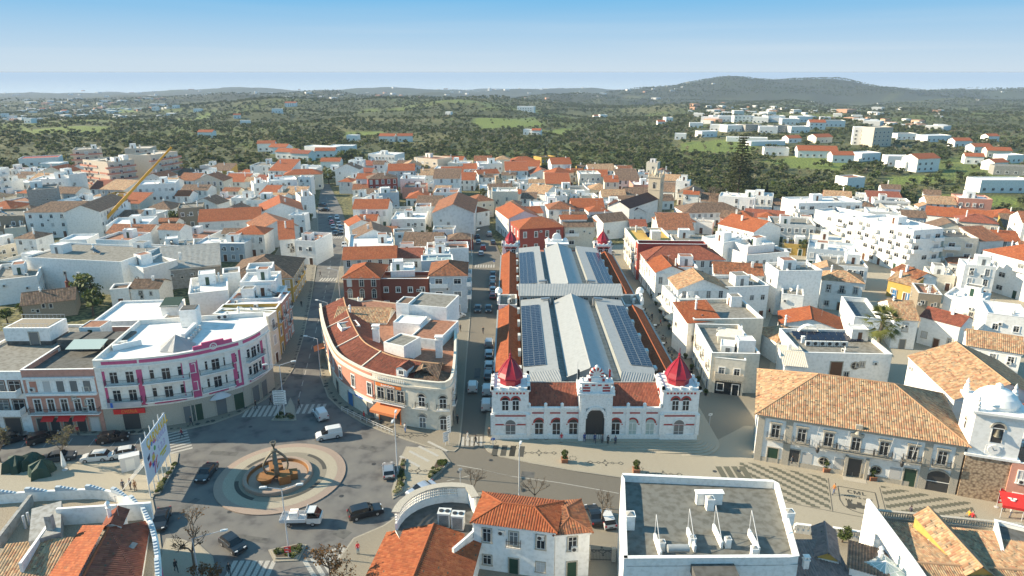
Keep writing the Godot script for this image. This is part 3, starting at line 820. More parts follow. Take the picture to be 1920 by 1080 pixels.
	paved("centre_pavement",PackedVector2Array([V2(-20.7,-75.1),V2(-17.2,-77.8),V2(-14.2,-82),V2(-10,-84.5),V2(-4.6,-85.2),V2(11.8,-81),V2(16.2,-80.3),V2(13.9,-66.7),V2(-22.5,-65.5),V2(-21.5,-72)]),M.calcada_g)
	paved("traffic_island",PackedVector2Array([V2(-17.2,-98),V2(-11.5,-97.3),V2(-9.5,-93.2),V2(-12.2,-87.7),V2(-14.3,-86.9),V2(-17,-83.7),V2(-17.5,-85.8),V2(-17.5,-89.3),V2(-17.6,-94.1)]),M.calcada)
	paved("traffic_island",PackedVector2Array([V2(-42.1,-106.7),V2(-37.6,-106.7),V2(-39.6,-112.1),V2(-41.4,-115.5),V2(-41.1,-112.5)]),M.calcada)
	paved("traffic_island",PackedVector2Array([V2(-31,-72.8),V2(-29.5,-70.6),V2(-26.6,-70.8),V2(-26.4,-73.8),V2(-27.5,-74)]),M.calcada)
	var rc:Vector2=V2(-34.7,-89.4)
	var k:=MB.new();k.lathe([[9.45,-.1],[9.45,.14],[9.1,.15],[8.2,.20]],72,V3(rc.x,0,rc.y))
	struct(k,"roundabout",M.pinkstone)
	ring_sheet("roundabout_ring",rc,6.6,8.22,.205,M.calcada)
	ring_sheet("roundabout_ring",rc,0.0,6.62,.212,M.calcada_g)
	for q in[[.25,1.25],[1.9,2.9],[3.5,4.4],[5.1,6.0]]:ring_sheet("roundabout_band",rc,6.0,6.6,.218,M.calcada_k,q[0],q[1])
	stripes("crosswalk",V2(-47.6,-110.1),V2(-42.2,-110.5),4.2,7,M.paint,.55)
	stripes("crosswalk",V2(-38.4,-111.1),V2(-34.2,-111.3),3.6,5,M.paint,.55)
	stripes("crosswalk",V2(-56.1,-192.1),V2(-51.1,-192.1),3.4,7,M.paint,.5)
	stripes("crosswalk",V2(-68.9,-245.9),V2(-63,-245.9),3.4,8,M.paint,.5)
	stripes("crosswalk",V2(-53.5,-96.7),V2(-57.1,-102.6),4.0,8,M.paint,.5)
	stripes("crosswalk",V2(-16,-93.5),V2(-12.1,-98),4.6,4,M.paint,.5,.131)
	stripes("crosswalk",V2(-8.1,-99.7),V2(-5.1,-99.8),3.0,5,M.paint,.45)
	stripes("crosswalk",V2(-34.4,-68.9),V2(-29.6,-68.9),4.0,7,M.paint,.55)
	stripes("crosswalk",V2(-24.7,-69.3),V2(-20.9,-72),4.0,6,M.paint,.55)
	stripes("crosswalk",V2(-11.4,-206.6),V2(-5.7,-206.6),3.4,8,M.paint,.45)
	stripes("crosswalk",V2(-2.7,-96.8),V2(1.5,-96.4),3.2,4,M.calcada_k,.9,.131)
	stripes("crosswalk",V2(32.3,-91.6),V2(36,-91.7),3.6,4,M.calcada_olive,.9,.137)
	line_strip("lane_line",[V2(-39.9,-115.7),V2(-42.3,-129.1),V2(-46.2,-150.4),V2(-50.6,-174.2),V2(-57,-206),V2(-72.4,-269.1),V2(-90.5,-330.6)],.14,M.paint,.012,2.5)
	line_strip("lane_line",[V2(-8.5,-92.6),V2(-4.5,-91.3),V2(0,-89.5),V2(7.1,-87.9),V2(15.5,-85.6)],.14,M.paint,.012)
	line_strip("lane_line",[V2(-9.7,-88.3),V2(-6.4,-89.7),V2(-4.5,-91.3)],.12,M.paint,.012,1.2)
	for q in[[V2(-79.7,-98),V2(-80.5,-100.7)],[V2(-76.1,-98),V2(-76.8,-100.7)],[V2(-72.4,-98),V2(-73.1,-100.7)],[V2(-68.8,-98),V2(-69.3,-100.7)],[V2(-65.2,-98),V2(-65.6,-100.7)],[V2(-61.5,-98),V2(-61.9,-100.7)]]:line_strip("parking_line",q,.12,M.paint,.012)
	for q in[[V2(-23.3,-97.7),3.0,1.4,.3],[V2(-46,-96),4.5,1.2,.1],[V2(-22.5,-76.2),2.2,1.6,.5],[V2(-43.1,-126.4),1.6,6.0,-.25],[V2(-47.2,-157.6),1.2,9.0,-.2],[V2(-34.1,-75.1),5.0,1.0,.2],[V2(2.4,-90),2.0,1.5,.15],[V2(-7,-126.4),1.2,5.0,0.0],[V2(-45.6,-82),1.0,4.0,.4]]:
		var pb:=MB.new();var c:Vector2=q[0];var ux:Vector2=V2(cos(q[3]),sin(q[3]))*q[1]/2;var uz:Vector2=V2(-sin(q[3]),cos(q[3]))*q[2]/2
		sheet(pb,PackedVector2Array([c-ux-uz,c+ux-uz,c+ux+uz,c-ux+uz]),.008);struct(pb,"road_patch",M.patch)
	for p in[V2(-21.5,-92.9),V2(-24.5,-84.5),V2(-39.1,-80.8),V2(-3.3,-94),V2(-8.3,-121.5),V2(-45.9,-143.7),V2(31.3,-92),V2(35.1,-92.2),V2(-8.1,-90.7),V2(-44.9,-104.6)]:
		var mh:=MB.new();sheet(mh,ring_poly(p,.34,12),.14 if p.x>20 else .014);struct(mh,"manhole_cover",M.dark_iron)
	for p in[V2(4.3,-96),V2(14.6,-93.5),V2(23.2,-90.9)]:motif(p)
	for p in[V2(0.7,-97.7),V2(9.6,-94.6),V2(19.7,-92.2),V2(24.8,-88.9)]:rosette(p)
	chain([V2(2.2,-100.9),V2(26.5,-99.2)],15)
	motif(V2(-14.3,-90.8));motif(V2(-16.9,-101.4));motif(V2(11.5,-72.7))
	wavy([V2(-72,-102.5),V2(-64,-102.6),V2(-56.9,-103.9),V2(-52.1,-106.5),V2(-48.8,-110.1),V2(-46.2,-116.4),V2(-45.1,-122.4),V2(-45.2,-129.1),V2(-48.5,-146.9),V2(-54.5,-174.2),V2(-62.2,-206)],5)
	wavy([V2(-39.1,-129.1),V2(-35.9,-120.3),V2(-32.6,-114.2),V2(-28.7,-110.1),V2(-24.3,-106.9),V2(-20.1,-104.1)],7)
	for i in 10:rosette(V2(-4,-99.3).lerp(V2(-3.5,-116.9),i/9.0)+V2(.9,0))
	zigzag_square()
func blob(mb:MB,c:Vector2,r:float,lift:float,seg:=8)->void:
	sheet(mb,ring_poly(c,r,seg),lift)
func motif(p:Vector2)->void:
	var mb:=MB.new();var L:=.135
	for s in[-1,1]:
		dia(mb,p+V2(s*2.4,0),.42,.14,L);dia(mb,p+V2(s*1.1,0),.3,.12,L)
		bar(mb,p+V2(s*.4,0),p+V2(s*.8,0),.12,L);bar(mb,p+V2(s*1.4,0),p+V2(s*2.0,0),.12,L)
		blob(mb,p+V2(0,s*.75),.17,L)
	dia(mb,p,.5,.14,L)
	struct(mb,"paving_motif",M.calcada_k)
func dia(mb:MB,c:Vector2,r:float,t:float,lift:float)->void:
	var q:=[c+V2(r,0),c+V2(0,r),c+V2(-r,0),c+V2(0,-r)]
	for i in 4:bar(mb,q[i],q[(i+1)%4],t,lift)
func bar(mb:MB,a:Vector2,b:Vector2,t:float,lift:float)->void:
	var d:=(b-a).normalized();var p:=V2(-d.y,d.x)*t/2
	sheet(mb,PackedVector2Array([a-p,b-p,b+p,a+p]),lift)
func rosette(p:Vector2)->void:
	var mb:=MB.new()
	for i in 8:blob(mb,p+V2(cos(TAU*i/8),sin(TAU*i/8))*.55,.13,.136,5)
	struct(mb,"paving_rosette",M.calcada_k)
func chain(ends:Array,num:int)->void:
	var mb:=MB.new()
	for i in num:
		var p:Vector2=(ends[0]as Vector2).lerp(ends[1],float(i)/(num-1))
		dia(mb,p,.62,.17,.136)
		if i<num-1:bar(mb,p+V2(.6,0),(ends[0]as Vector2).lerp(ends[1],float(i+1)/(num-1))-V2(.6,0),.15,.137)
	struct(mb,"paving_chain",M.calcada_k)
func wavy(pts:Array,seed_:int)->void:
	var mb:=MB.new();var r:=RandomNumberGenerator.new();r.seed=seed_
	for i in range(pts.size()-1):
		var a:Vector2=pts[i];var b:Vector2=pts[i+1]
		var d:=(b-a).normalized();var p:=V2(d.y,-d.x)
		if p.x>0 and pts[0].x<-50:p=-p
		var s:=0.0
		while s<a.distance_to(b):
			var c:=a+d*s
			var q:=PackedVector2Array()
			var n:=r.randi_range(6,9);var rr:=r.randf_range(.25,.55)
			for j in n:q.append(c+V2(cos(TAU*j/n),sin(TAU*j/n))*rr*r.randf_range(.5,1.2))
			sheet(mb,q,.136)
			s+=r.randf_range(1.1,2.0)
	struct(mb,"paving_pattern",M.calcada_k)
func zigzag_square()->void:
	var fr:Vector2=TH_R-TH_L;var ux:=fr.normalized();var uz:=V2(-ux.y,ux.x)
	var L:=.142
	for f in[[-2.0,10.6,1],[18.0,29.5,-1]]:
		var mb:=MB.new();var px:=.62
		var clip:=PackedVector2Array()
		for c in[[f[0],1.3],[f[1],1.6],[f[1],10.4],[f[0],10.4]]:clip.append(TH_L+ux*c[0]+uz*c[1])
		for band in range(-8,16):
			for s in 34:
				var x:float=f[0]+s*px;var z:float=band*1.75+s*px*.62*f[2]
				if f[2]<0:z+=8.0
				var q:=PackedVector2Array()
				for c in[[x,z],[x+px,z],[x+px,z+.8],[x,z+.8]]:q.append(TH_L+ux*c[0]+uz*c[1])
				for b:PackedVector2Array in Geometry2D.intersect_polygons(q,clip):sheet(mb,b,L,1e5)
		struct(mb,"zigzag_paving",M.calcada_olive)
	var at:=func(x:float,z:float)->Vector2:return TH_L+ux*x+uz*z
	var o:=MB.new();var path:=[[12.0,3.6],[17.0,3.6],[17.0,7.2],[16.6,8.6],[15.6,9.4],[14.5,9.7],[13.4,9.4],[12.4,8.6],[12.0,7.2],[12.0,3.6]]
	for i in range(path.size()-1):bar(o,at.call(path[i][0],path[i][1]),at.call(path[i+1][0],path[i+1][1]),.14,L)
	for e in[[[10.8,1.8],[10.8,10.6]],[[17.8,1.8],[17.8,10.6]],[[10.8,10.6],[17.8,10.6]],[[-2.0,10.6],[10.8,10.6]]]:bar(o,at.call(e[0][0],e[0][1]),at.call(e[1][0],e[1][1]),.09,L)
	for q in[[12.9,6.9,13.5,8.6],[15.5,6.9,16.1,8.6],[13.5,7.6,15.5,8.5],[14.2,7.0,14.8,7.7],[12.75,6.6,12.95,7.0],[13.1,6.6,13.3,7.0],[13.45,6.6,13.65,7.0],[15.35,6.6,15.55,7.0],[15.7,6.6,15.9,7.0],[16.05,6.6,16.25,7.0],[12.7,8.4,13.9,9.0],[15.1,8.4,16.3,9.0]]:
		sheet(o,PackedVector2Array([at.call(q[0],q[1]),at.call(q[2],q[1]),at.call(q[2],q[3]),at.call(q[0],q[3])]),L)
	struct(o,"paving_shield",M.calcada_k)
	for t in[["CML",14.4,4.55,.95],["ANNO & 1942",14.5,5.85,.45]]:
		var c:Vector2=at.call(t[1],t[2])
		var tm:=TextMesh.new();tm.text=t[0];tm.font=sysfont(false,true);tm.font_size=64;tm.pixel_size=t[3]/64.0*1.3;tm.depth=.004;tm.material=M.calcada_k
		var n:=part(tm,"paving_letters",self,Transform3D(BU(atan2(-ux.y,ux.x))*Basis(Vector3.RIGHT,-PI/2),g3(c,.146)))
		n.set_meta("kind","structure")
func sysfont(serif:=false,bold:=false)->SystemFont:
	var key:="font%s%s"%[serif,bold]
	if not cache.has(key):
		var f:=SystemFont.new();f.font_names=PackedStringArray(["Droid Serif" if serif else "Droid Sans"]);f.font_weight=700 if bold else 400
		cache[key]=f
	return cache[key]
func letters(txt:String,h:float,m:Material,parent:Node,xf:Transform3D,called:="lettering",bold:=true,squeeze:=1.0)->MeshInstance3D:
	var tm:=TextMesh.new();tm.text=txt;tm.font=sysfont(false,bold);tm.font_size=48;tm.pixel_size=h/48.0*1.35;tm.depth=.03;tm.material=m;tm.curve_step=4
	return part(tm,called,parent,xf*Transform3D(Basis().scaled(V3(squeeze,1,1)),Vector3.ZERO))
func arch_mesh(w:float,h:float,band:float,th:float)->Array:
	var b:=MB.new();var p:=MB.new();var r:=w/2;var R:=r+band;var f:=V3(0,0,th)
	var seg:=10
	for i in seg:
		var a:=PI*i/seg;var e:=PI*(i+1)/seg
		var p0:=V3(cos(a)*r,h+sin(a)*r,0);var p1:=V3(cos(e)*r,h+sin(e)*r,0);var q0:=V3(cos(a)*R,h+sin(a)*R,0);var q1:=V3(cos(e)*R,h+sin(e)*R,0)
		b.quad(p0+f,q0+f,q1+f,p1+f);b.quad(q0,q1,q1+f,q0+f);b.quad(p1,p0,p0+f,p1+f)
		p.tri(V3(0,h,.03),V3(p0.x,p0.y,.03),V3(p1.x,p1.y,.03))
	p.quad(V3(-r,0,.03),V3(r,0,.03),V3(r,h,.03),V3(-r,h,.03))
	return[b,p]
func arch(parent:Node,xf:Transform3D,w:float,h:float,called:="arched_window",band_m:Material=null,pane_m:Material=null,mull:=true)->MeshInstance3D:
	if band_m==null:band_m=M.redpaint
	if pane_m==null:pane_m=M.glass
	var key:="arch%.2f_%.2f_%s_%s"%[w,h,band_m.resource_name,pane_m.resource_name]
	if not cache.has(key):
		var a:=arch_mesh(w,h,.26,.1)
		var fr:=MB.new()
		fr.box(-w/2,0,.031,-w/2+.08,h,.07);fr.box(w/2-.08,0,.031,w/2,h,.07);fr.box(-w/2+.08,h-.05,.031,w/2-.08,h+.05,.075)
		if mull:
			fr.box(-.04,0,.031,.04,h-.05,.07);fr.box(-w/2+.08,h*.5,.032,w/2-.08,h*.5+.06,.066)
		cache[key]=[(a[0]as MB).mesh(band_m),fr.mesh(M.trim_w if band_m!=M.trim_w else M.frame_w),(a[1]as MB).mesh(pane_m)]
	var o:=part(cache[key][0],called,parent,xf)
	part(cache[key][1],"frame",o);part(cache[key][2],"pane",o)
	return o
func dome(parent:Node,at:Vector3,s:float)->void:
	var b:=MB.new()
	b.lathe([[2.4,-.6],[2.5,.75],[3.0,1.1],[2.96,1.3],[2.5,2.0],[1.75,2.9],[1.0,3.65],[.5,4.1],[.22,4.3],[0.0,4.32]],8,Vector3.ZERO,false)
	b.move(Transform3D(BU(PI/8).scaled(V3(.74,1,.74)*s),at))
	var o:=put(b,"dome",M.dome,parent)
	var rb:=MB.new()
	for i in 8:
		var a:=TAU*i/8;var d:=V3(cos(a),0,-sin(a))
		var pts:=[d*2.98+V3(0,1.3,0),d*2.52+V3(0,2.02,0),d*1.77+V3(0,2.92,0),d*1.02+V3(0,3.67,0),d*.22+V3(0,4.32,0)]
		for k in 4:rb.tube(pts[k],pts[k+1],.06,.06,4)
	rb.move(Transform3D(BU(PI/8).scaled(V3(.74,1,.74)*s),at));put(rb,"rib",M.dome,o)
	var f:=MB.new();f.lathe([[.22,4.25],[.3,4.5],[.12,4.62],[.2,4.8],[.26,4.95],[.1,5.1],[.05,5.3],[.03,6.0],[0,6.02]],8)
	f.move(Transform3D(Basis().scaled(Vector3.ONE*s),at));put(f,"finial",M.dome,o)
func tower(parent:Node,x0:float,z0:float,w:float,h:float,front_door:bool,s:float)->void:
	var x1:=x0+w;var z1:=z0-w
	var o:=put(body(x0,x1,z0,z1,-1.2,h,.35),"tower",M.wall_w,parent)
	var tr:=MB.new()
	tr.box(x0-.12,h-.35,z1-.12,x1+.12,h-.12,z0+.12)
	tr.box(x0-.3,h-.12,z1-.3,x1+.3,h+.1,z0+.3)
	for i in 5:
		for q in[V2(x0+w*i/4.0,z0),V2(x0+w*i/4.0,z1),V2(x0,z0-w*i/4.0),V2(x1,z0-w*i/4.0)]:
			tr.box(q.x-.22,h+.1,q.y-.22,q.x+.22,h+.62,q.y+.22)
	put(tr,"battlement",M.trim_w,o);tr=MB.new();tr.box(x0-.12,4.6,z1-.12,x1+.12,4.82,z0+.12)
	tr.box(x0-.15,-1.2,z1-.15,x1+.15,.9,z0+.15)
	for q in[V2(x0,z0),V2(x1,z0),V2(x0,z1),V2(x1,z1)]:tr.box(q.x-.3,.9,q.y-.3,q.x+.3,4.6,q.y+.3)
	put(tr,"cornice",M.trim_w,o)
	var rd:=MB.new()
	for y in[4.15,2.55]:
		for q in[[x0+.45,z0,x1-.45,z0+.05],[x0-.05,z1+.45,x0,z0-.45],[x1,z1+.45,x1+.05,z0-.45]]:
			var rb:=MB.new();rb.box(q[0],y,q[1],q[2],y+.24,q[3]);put(rb,"red_band",M.redpaint,o)
	for i in 9:
		var x:=x0+.75+(w-1.5)*i/8.0
		rd.box(x-.16,h-.72,z0,x+.16,h-.42,z0+.06)
		rd.box(x0-.06,h-.72,z0-(x-x0)-.16,x0,h-.42,z0-(x-x0)+.16)
		rd.box(x1,h-.72,z0-(x-x0)-.16,x1+.06,h-.42,z0-(x-x0)+.16)
	put(rd,"red_dentils",M.redpaint,o).set_meta("kind","stuff")
	var rf:=MB.new();rf.quad(V3(x0+.2,h,z0-.2),V3(x1-.2,h,z0-.2),V3(x1-.2,h,z1+.2),V3(x0+.2,h,z1+.2));put(rf,"tower_roof",M.dome,o)
	for sgn in[-1,1]:arch(o,TB(V3((x0+x1)/2+sgn*.85,5.3,z0)),1.15,1.75)
	arch(o,Transform3D(BU(-PI/2),V3(x0,5.3,(z0+z1)/2)),1.2,1.75);arch(o,Transform3D(BU(PI/2),V3(x1,5.3,(z0+z1)/2)),1.2,1.75)
	arch(o,Transform3D(BU(PI),V3((x0+x1)/2,5.3,z1)),1.2,1.75)
	if front_door:arch(o,TB(V3((x0+x1)/2,.0,z0)),1.7,2.7,"arched_door",M.trim_w,M.glass_c)
	arch(o,Transform3D(BU(-PI/2),V3(x0,0.6,(z0+z1)/2)),1.5,2.0);arch(o,Transform3D(BU(PI/2),V3(x1,0.6,(z0+z1)/2)),1.5,2.0)
	dome(o,V3((x0+x1)/2,h+.1,(z0+z1)/2),s)
func metal_slope(mb:MB,a:Vector3,b:Vector3,c:Vector3,d:Vector3,step:float,amp:=.07)->void:
	tiles(mb,[a,b,c,d],(c-b).normalized()+(d-a).normalized(),step,amp)
func make_market()->void:
	var o:=thing("market_hall","market hall with four red domes, white metal roofs and horseshoe arched portal","market hall",V3(-3.2,.12,-100.3))
	var W:=33.6
	var b:=body(5.9,W-5.9,-.25,-5.4,-1.2,5.5,0.0);put(b,"front_wall",M.wall_w,o)
	var tr:=MB.new()
	tr.box(5.9,5.3,-.5,W-5.9,5.75,.05);tr.box(5.9,-1.2,-.3,W-5.9,.75,-.1)
	for i in 9:
		var x:=6.0+(W-12.0)*i/8.0
		if absf(x-W/2)<3:continue
		tr.box(x-.28,.75,-.25,x+.28,5.3,-.08);tr.box(x-.25,5.75,-.5,x+.25,6.2,0.0)
		tr.lathe([[.25,6.2],[.3,6.35],[.12,6.5],[0,6.6]],6,V3(x,0,-.25))
	put(tr,"cornice",M.trim_w,o)
	var rd:=MB.new()
	for k in 6:
		var xc:float=[7.65,10.55,13.3,W-13.3,W-10.55,W-7.65][k]
		for q in[[-1.15,1.15,4.55,4.8],[-1.15,-.95,2.5,2.7],[.95,1.15,2.5,2.7]]:
			rd=MB.new();rd.box(xc+q[0],q[2],-.25,xc+q[1],q[3],-.2);put(rd,"red_band",M.redpaint,o)
		arch(o,TB(V3(xc,.1 if k in[1,3,4,5]else .8,-.25)),1.45,2.75 if k in[1,3,4,5]else 2.05,"arched_window",M.redpaint,M.glass if k!=4 and k!=5 else M.glass_g)
	for s in[[5.9,W/2-2.6],[W/2+2.6,W-5.9]]:
		var rf:=MB.new();tiles(rf,[V3(s[0],5.75,-.45),V3(s[1],5.75,-.45),V3(s[1],7.6,-5.6),V3(s[0],7.6,-5.6)],V3(0,0,1),.25)
		put(rf,"front_roof",M.roof_r,o)
		var bk:=MB.new();bk.box(s[0],5.4,-5.8,s[1],7.7,-5.55);put(bk,"back_wall",M.wall_g,o)
	var cx:=W/2
	var po:=MB.new()
	po.box(cx-2.7,-1.2,-.2,cx-1.55,8.3,.55);po.box(cx+1.55,-1.2,-.2,cx+2.7,8.3,.55);po.box(cx-1.55,5.9,-.2,cx+1.55,8.3,.55)
	po.box(cx-2.7,5.4,-5.4,cx+2.7,8.3,-.2)
	po.box(cx-3.0,8.3,-2.2,cx+3.0,8.65,.85);po.box(cx-2.4,8.65,-1.2,cx+2.4,10.2,.4);po.box(cx-2.7,10.2,-1.4,cx+2.7,10.5,.6);po.box(cx-1.5,10.5,-.9,cx+1.5,11.2,.3)
	for s in[-1,1]:
		po.lathe([[.3,8.65],[.35,9.0],[.2,9.2],[.28,9.5],[.05,9.9],[0,9.95]],8,V3(cx+s*2.7,0,.4));po.lathe([[.22,10.5],[.28,10.8],[.1,11.2],[0,11.3]],8,V3(cx+s*2.2,0,0))
		po.box(cx+s*2.1-.3,.9,.55,cx+s*2.1+.3,7.6,.66)
	var pt:=put(po,"portal",M.trim_w,o)
	var rim:=MB.new()
	for i in 13:
		var a:=PI*i/12.0
		rim.tube(V3(cx+cos(a)*1.62,4.3+sin(a)*1.75,.1),V3(cx+cos(a)*1.62,4.3+sin(a)*1.75,.68),.26,.26,8,true)
	put(rim,"scalloped_arch",M.trim_w,pt)
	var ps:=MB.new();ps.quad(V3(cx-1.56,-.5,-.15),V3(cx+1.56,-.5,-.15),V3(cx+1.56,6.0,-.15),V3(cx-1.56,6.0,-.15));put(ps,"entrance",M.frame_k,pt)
	var gt:=MB.new()
	for i in 9:gt.tube(V3(cx-1.4+i*.35,0,0),V3(cx-1.4+i*.35,3.2+sin(PI*i/8.0)*1.6,0),.03,.03,5)
	put(gt,"iron_gate",M.dark_iron,pt)
	var cr:=MB.new();var cw:=MB.new()
	for i in 14:
		var a:=-.5+(PI+1.0)*i/14.0;var e:=-.5+(PI+1.0)*(i+1)/14.0
		var mbx:MB=cr if i%2==0 else cw
		var P:=func(t:float,r:float,z:float)->Vector3:return V3(cx+cos(t)*r,11.75+sin(t)*r,z)
		mbx.quad(P.call(a,.65,.3),P.call(a,1.15,.3),P.call(e,1.15,.3),P.call(e,.65,.3));mbx.quad(P.call(a,1.15,.3),P.call(a,1.15,-.3),P.call(e,1.15,-.3),P.call(e,1.15,.3))
		mbx.quad(P.call(e,.65,.3),P.call(e,.65,-.3),P.call(a,.65,-.3),P.call(a,.65,.3));mbx.quad(P.call(e,.65,-.3),P.call(e,1.15,-.3),P.call(a,1.15,-.3),P.call(a,.65,-.3))
	cw.lathe([[.3,12.9],[.35,13.1],[.2,13.25],[0,13.4]],8,V3(cx,0,0));cw.tube(V3(cx,11.7,-.05),V3(cx,11.7,.05),.62,.62,14,true)
	for s in[-1,1]:
		for q in[[1.6,8.85,1.2,.3],[1.6,9.35,1.2,.3]]:cr.box(cx+s*q[0]-q[2]/2,q[1],.4,cx+s*q[0]+q[2]/2,q[1]+q[3],.46)
		for k in 2:cr.box(cx+s*(.5+k*1.1)-.3,9.85,.4,cx+s*(.5+k*1.1)+.3,10.1,.46)
		cr.box(cx+s*1.1-.2,10.6,.3,cx+s*1.1+.2,11.1,.36)
	put(cr,"red_blocks",M.redpaint,pt).set_meta("kind","stuff");put(cw,"crest",M.trim_w,pt)
	tower(o,0,0,5.9,8.9,true,1.0);tower(o,W-5.9,0,5.9,8.9,true,1.0)
	tower(o,.3,-99.5,5.0,8.2,false,.86);tower(o,W-5.3,-99.5,5.0,8.2,false,.86)
	for s in[-1,1]:
		var x0:=.4 if s<0 else W-4.6;var x1:=x0+4.2
		for q in[[-5.9,-49.5],[-57.5,-99.5]]:
			put(body(x0,x1,q[0],q[1],-1.2,5.2,0.0),"side_range",M.wall_w,o)
			var rf:=MB.new();var xm:=(x0+x1)/2
			tiles(rf,[V3(x0-.35,5.15,q[1]),V3(x0-.35,5.15,q[0]),V3(xm,6.55,q[0]),V3(xm,6.55,q[1])],V3(-1,0,0),.25)
			tiles(rf,[V3(x1+.3,5.15,q[0]),V3(x1+.3,5.15,q[1]),V3(xm,6.55,q[1]),V3(xm,6.55,q[0])],V3(1,0,0),.25)
			var rr:=put(rf,"side_roof",M.roof_o,o)
			var rl:=MB.new();ridge_line(rl,V3(xm,6.55,q[0]),V3(xm,6.55,q[1]),.16);put(rl,"ridge_tiles",M.roof_o,rr)
			var gt2:=MB.new();var ox:=x0-.5 if s<0 else x1+.5
			gt2.box(ox-.15,4.95,q[1],ox+.15,5.25,q[0]);put(gt2,"gutter",M.metal_g,o)
			for i in 12:
				var z:float=lerpf(q[0]-2,q[1]+2,i/11.0)
				arch(o,Transform3D(BU(PI/2*s),V3(x0 if s<0 else x1,.8,z)),1.4,1.9)
		var px:=x0-.3 if s<0 else x0+.3
		var pv:=put(body(px,px+4.2,-49.5,-57.5,-1.2,6.2,.3),"side_pavilion",M.wall_w,o)
		var rfp:=MB.new();rfp.quad(V3(px+.2,6.2,-49.7),V3(px+4,6.2,-49.7),V3(px+4,6.2,-57.3),V3(px+.2,6.2,-57.3));put(rfp,"pavilion_roof",M.roof_g,pv)
		var cc:=MB.new();var xo:=px if s<0 else px+4.2
		cc.box(xo-.35,6.4,-57,xo+.35,7.3,-50);cc.box(xo-.3,7.3,-55.5,xo+.3,8.3,-51.5);cc.lathe([[.9,8.3],[.8,9.0],[.3,9.5],[0,9.6]],10,V3(xo,0,-53.5))
		for z in[-50.3,-56.7]:cc.lathe([[.3,7.3],[.35,7.6],[.1,8.2],[0,8.3]],8,V3(xo,0,z))
		put(cc,"pediment",M.trim_w,pv)
		arch(pv,Transform3D(BU(PI/2*s),V3(xo,0,-53.5)),2.6,3.2,"arched_door",M.redpaint,M.frame_k)
		for k in 2:ac_unit(pv,V3(px+2.5,6.2,-51.5-k*2.5),1.2,1.6)
	var pan:=MB.new();pan.box(-.98,0,-.49,.98,.045,.49);var pfr:=MB.new()
	pfr.box(-1,-.01,.47,1,.055,.5);pfr.box(-1,-.01,-.5,1,.055,-.47);pfr.box(-1,-.01,-.47,-.97,.055,.47);pfr.box(.97,-.01,-.47,1,.055,.47);pfr.box(-.012,.046,-.47,.012,.05,.47)
	var panel:=ArrayMesh.new();pan.surf(panel,M.solar);pfr.surf(panel,M.solar_frame)
	for q in[[-8.5,-49.5],[-58.0,-98.5]]:
		var za:float=q[0];var zb:float=q[1]
		var hw:=put(body(5.2,28.4,za,zb,2.0,6.6,0.0),"hall_wall",M.metal_g,o)
		var fl:=MB.new();fl.quad(V3(5.2,6.62,za),V3(28.4,6.62,za),V3(28.4,6.62,zb),V3(5.2,6.62,zb));put(fl,"valley_roof",M.roof_metal,hw)
		var cg:=MB.new();var cl:=cx-4.1;var crr:=cx+4.1
		metal_slope(cg,V3(cx,9.3,za+.6),V3(cx,9.3,zb),V3(cl,7.5,zb),V3(cl,7.5,za+.6),.5,.02)
		metal_slope(cg,V3(cx,9.3,zb),V3(cx,9.3,za+.6),V3(crr,7.5,za+.6),V3(crr,7.5,zb),.5,.02)
		put(cg,"centre_roof",M.metal_w,o)
		var cw2:=MB.new()
		cw2.quad(V3(cl+.2,6.6,zb),V3(cl+.2,6.6,za),V3(cl+.2,7.55,za),V3(cl+.2,7.55,zb));cw2.quad(V3(crr-.2,6.6,za),V3(crr-.2,6.6,zb),V3(crr-.2,7.55,zb),V3(crr-.2,7.55,za))
		for z in[za,zb]:
			cw2.quad(V3(cl+.2,6.6,z),V3(crr-.2,6.6,z),V3(crr-.2,7.5,z),V3(cl+.2,7.5,z));cw2.tri(V3(cl+.2,7.5,z),V3(crr-.2,7.5,z),V3(cx,9.2,z))
		put(cw2,"centre_wall",M.metal_w,o)
		var rgd:=MB.new();rgd.tube(V3(cx,9.32,za+.6),V3(cx,9.32,zb),.14,.14,6);put(rgd,"ridge_cap",M.metal_w,o)
		for s in[-1,1]:
			var xo:float=cx+s*11.6;var xi:float=cx+s*5.4
			var sr:=MB.new()
			if s<0:metal_slope(sr,V3(xi,8.35,za),V3(xi,8.35,zb),V3(xo,7.7,zb),V3(xo,7.7,za),.42,.05)
			else:metal_slope(sr,V3(xi,8.35,zb),V3(xi,8.35,za),V3(xo,7.7,za),V3(xo,7.7,zb),.42,.05)
			if za>-20:metal_slope(sr,V3(xo,7.7,za),V3(xi,8.35,za),V3(xi-s*.4,7.1,za+2.6),V3(xo-s*1.6,7.1,za+2.6),.42,.05)
			put(sr,"side_hall_roof",M.metal_w,o)
			var sw:=MB.new()
			sw.quad(V3(xi,6.6,za),V3(xi,6.6,zb),V3(xi,8.3,zb),V3(xi,8.3,za));sw.quad(V3(xo,6.0,zb),V3(xo,6.0,za),V3(xo,7.65,za),V3(xo,7.65,zb))
			if za>-20:
				sw.quad(V3(xo-s*1.6,5.7,za+2.5),V3(xi-s*.4,5.7,za+2.5),V3(xi-s*.4,7.1,za+2.5),V3(xo-s*1.6,7.1,za+2.5));sw.quad(V3(xo,5.7,za),V3(xo-s*1.6,5.7,za+2.5),V3(xo-s*1.6,7.1,za+2.5),V3(xo,7.7,za))
			else:sw.quad(V3(xo,6,zb),V3(xi,6,zb),V3(xi,8.3,zb),V3(xo,7.65,zb))
			put(sw,"side_hall_wall",M.metal_g,o)
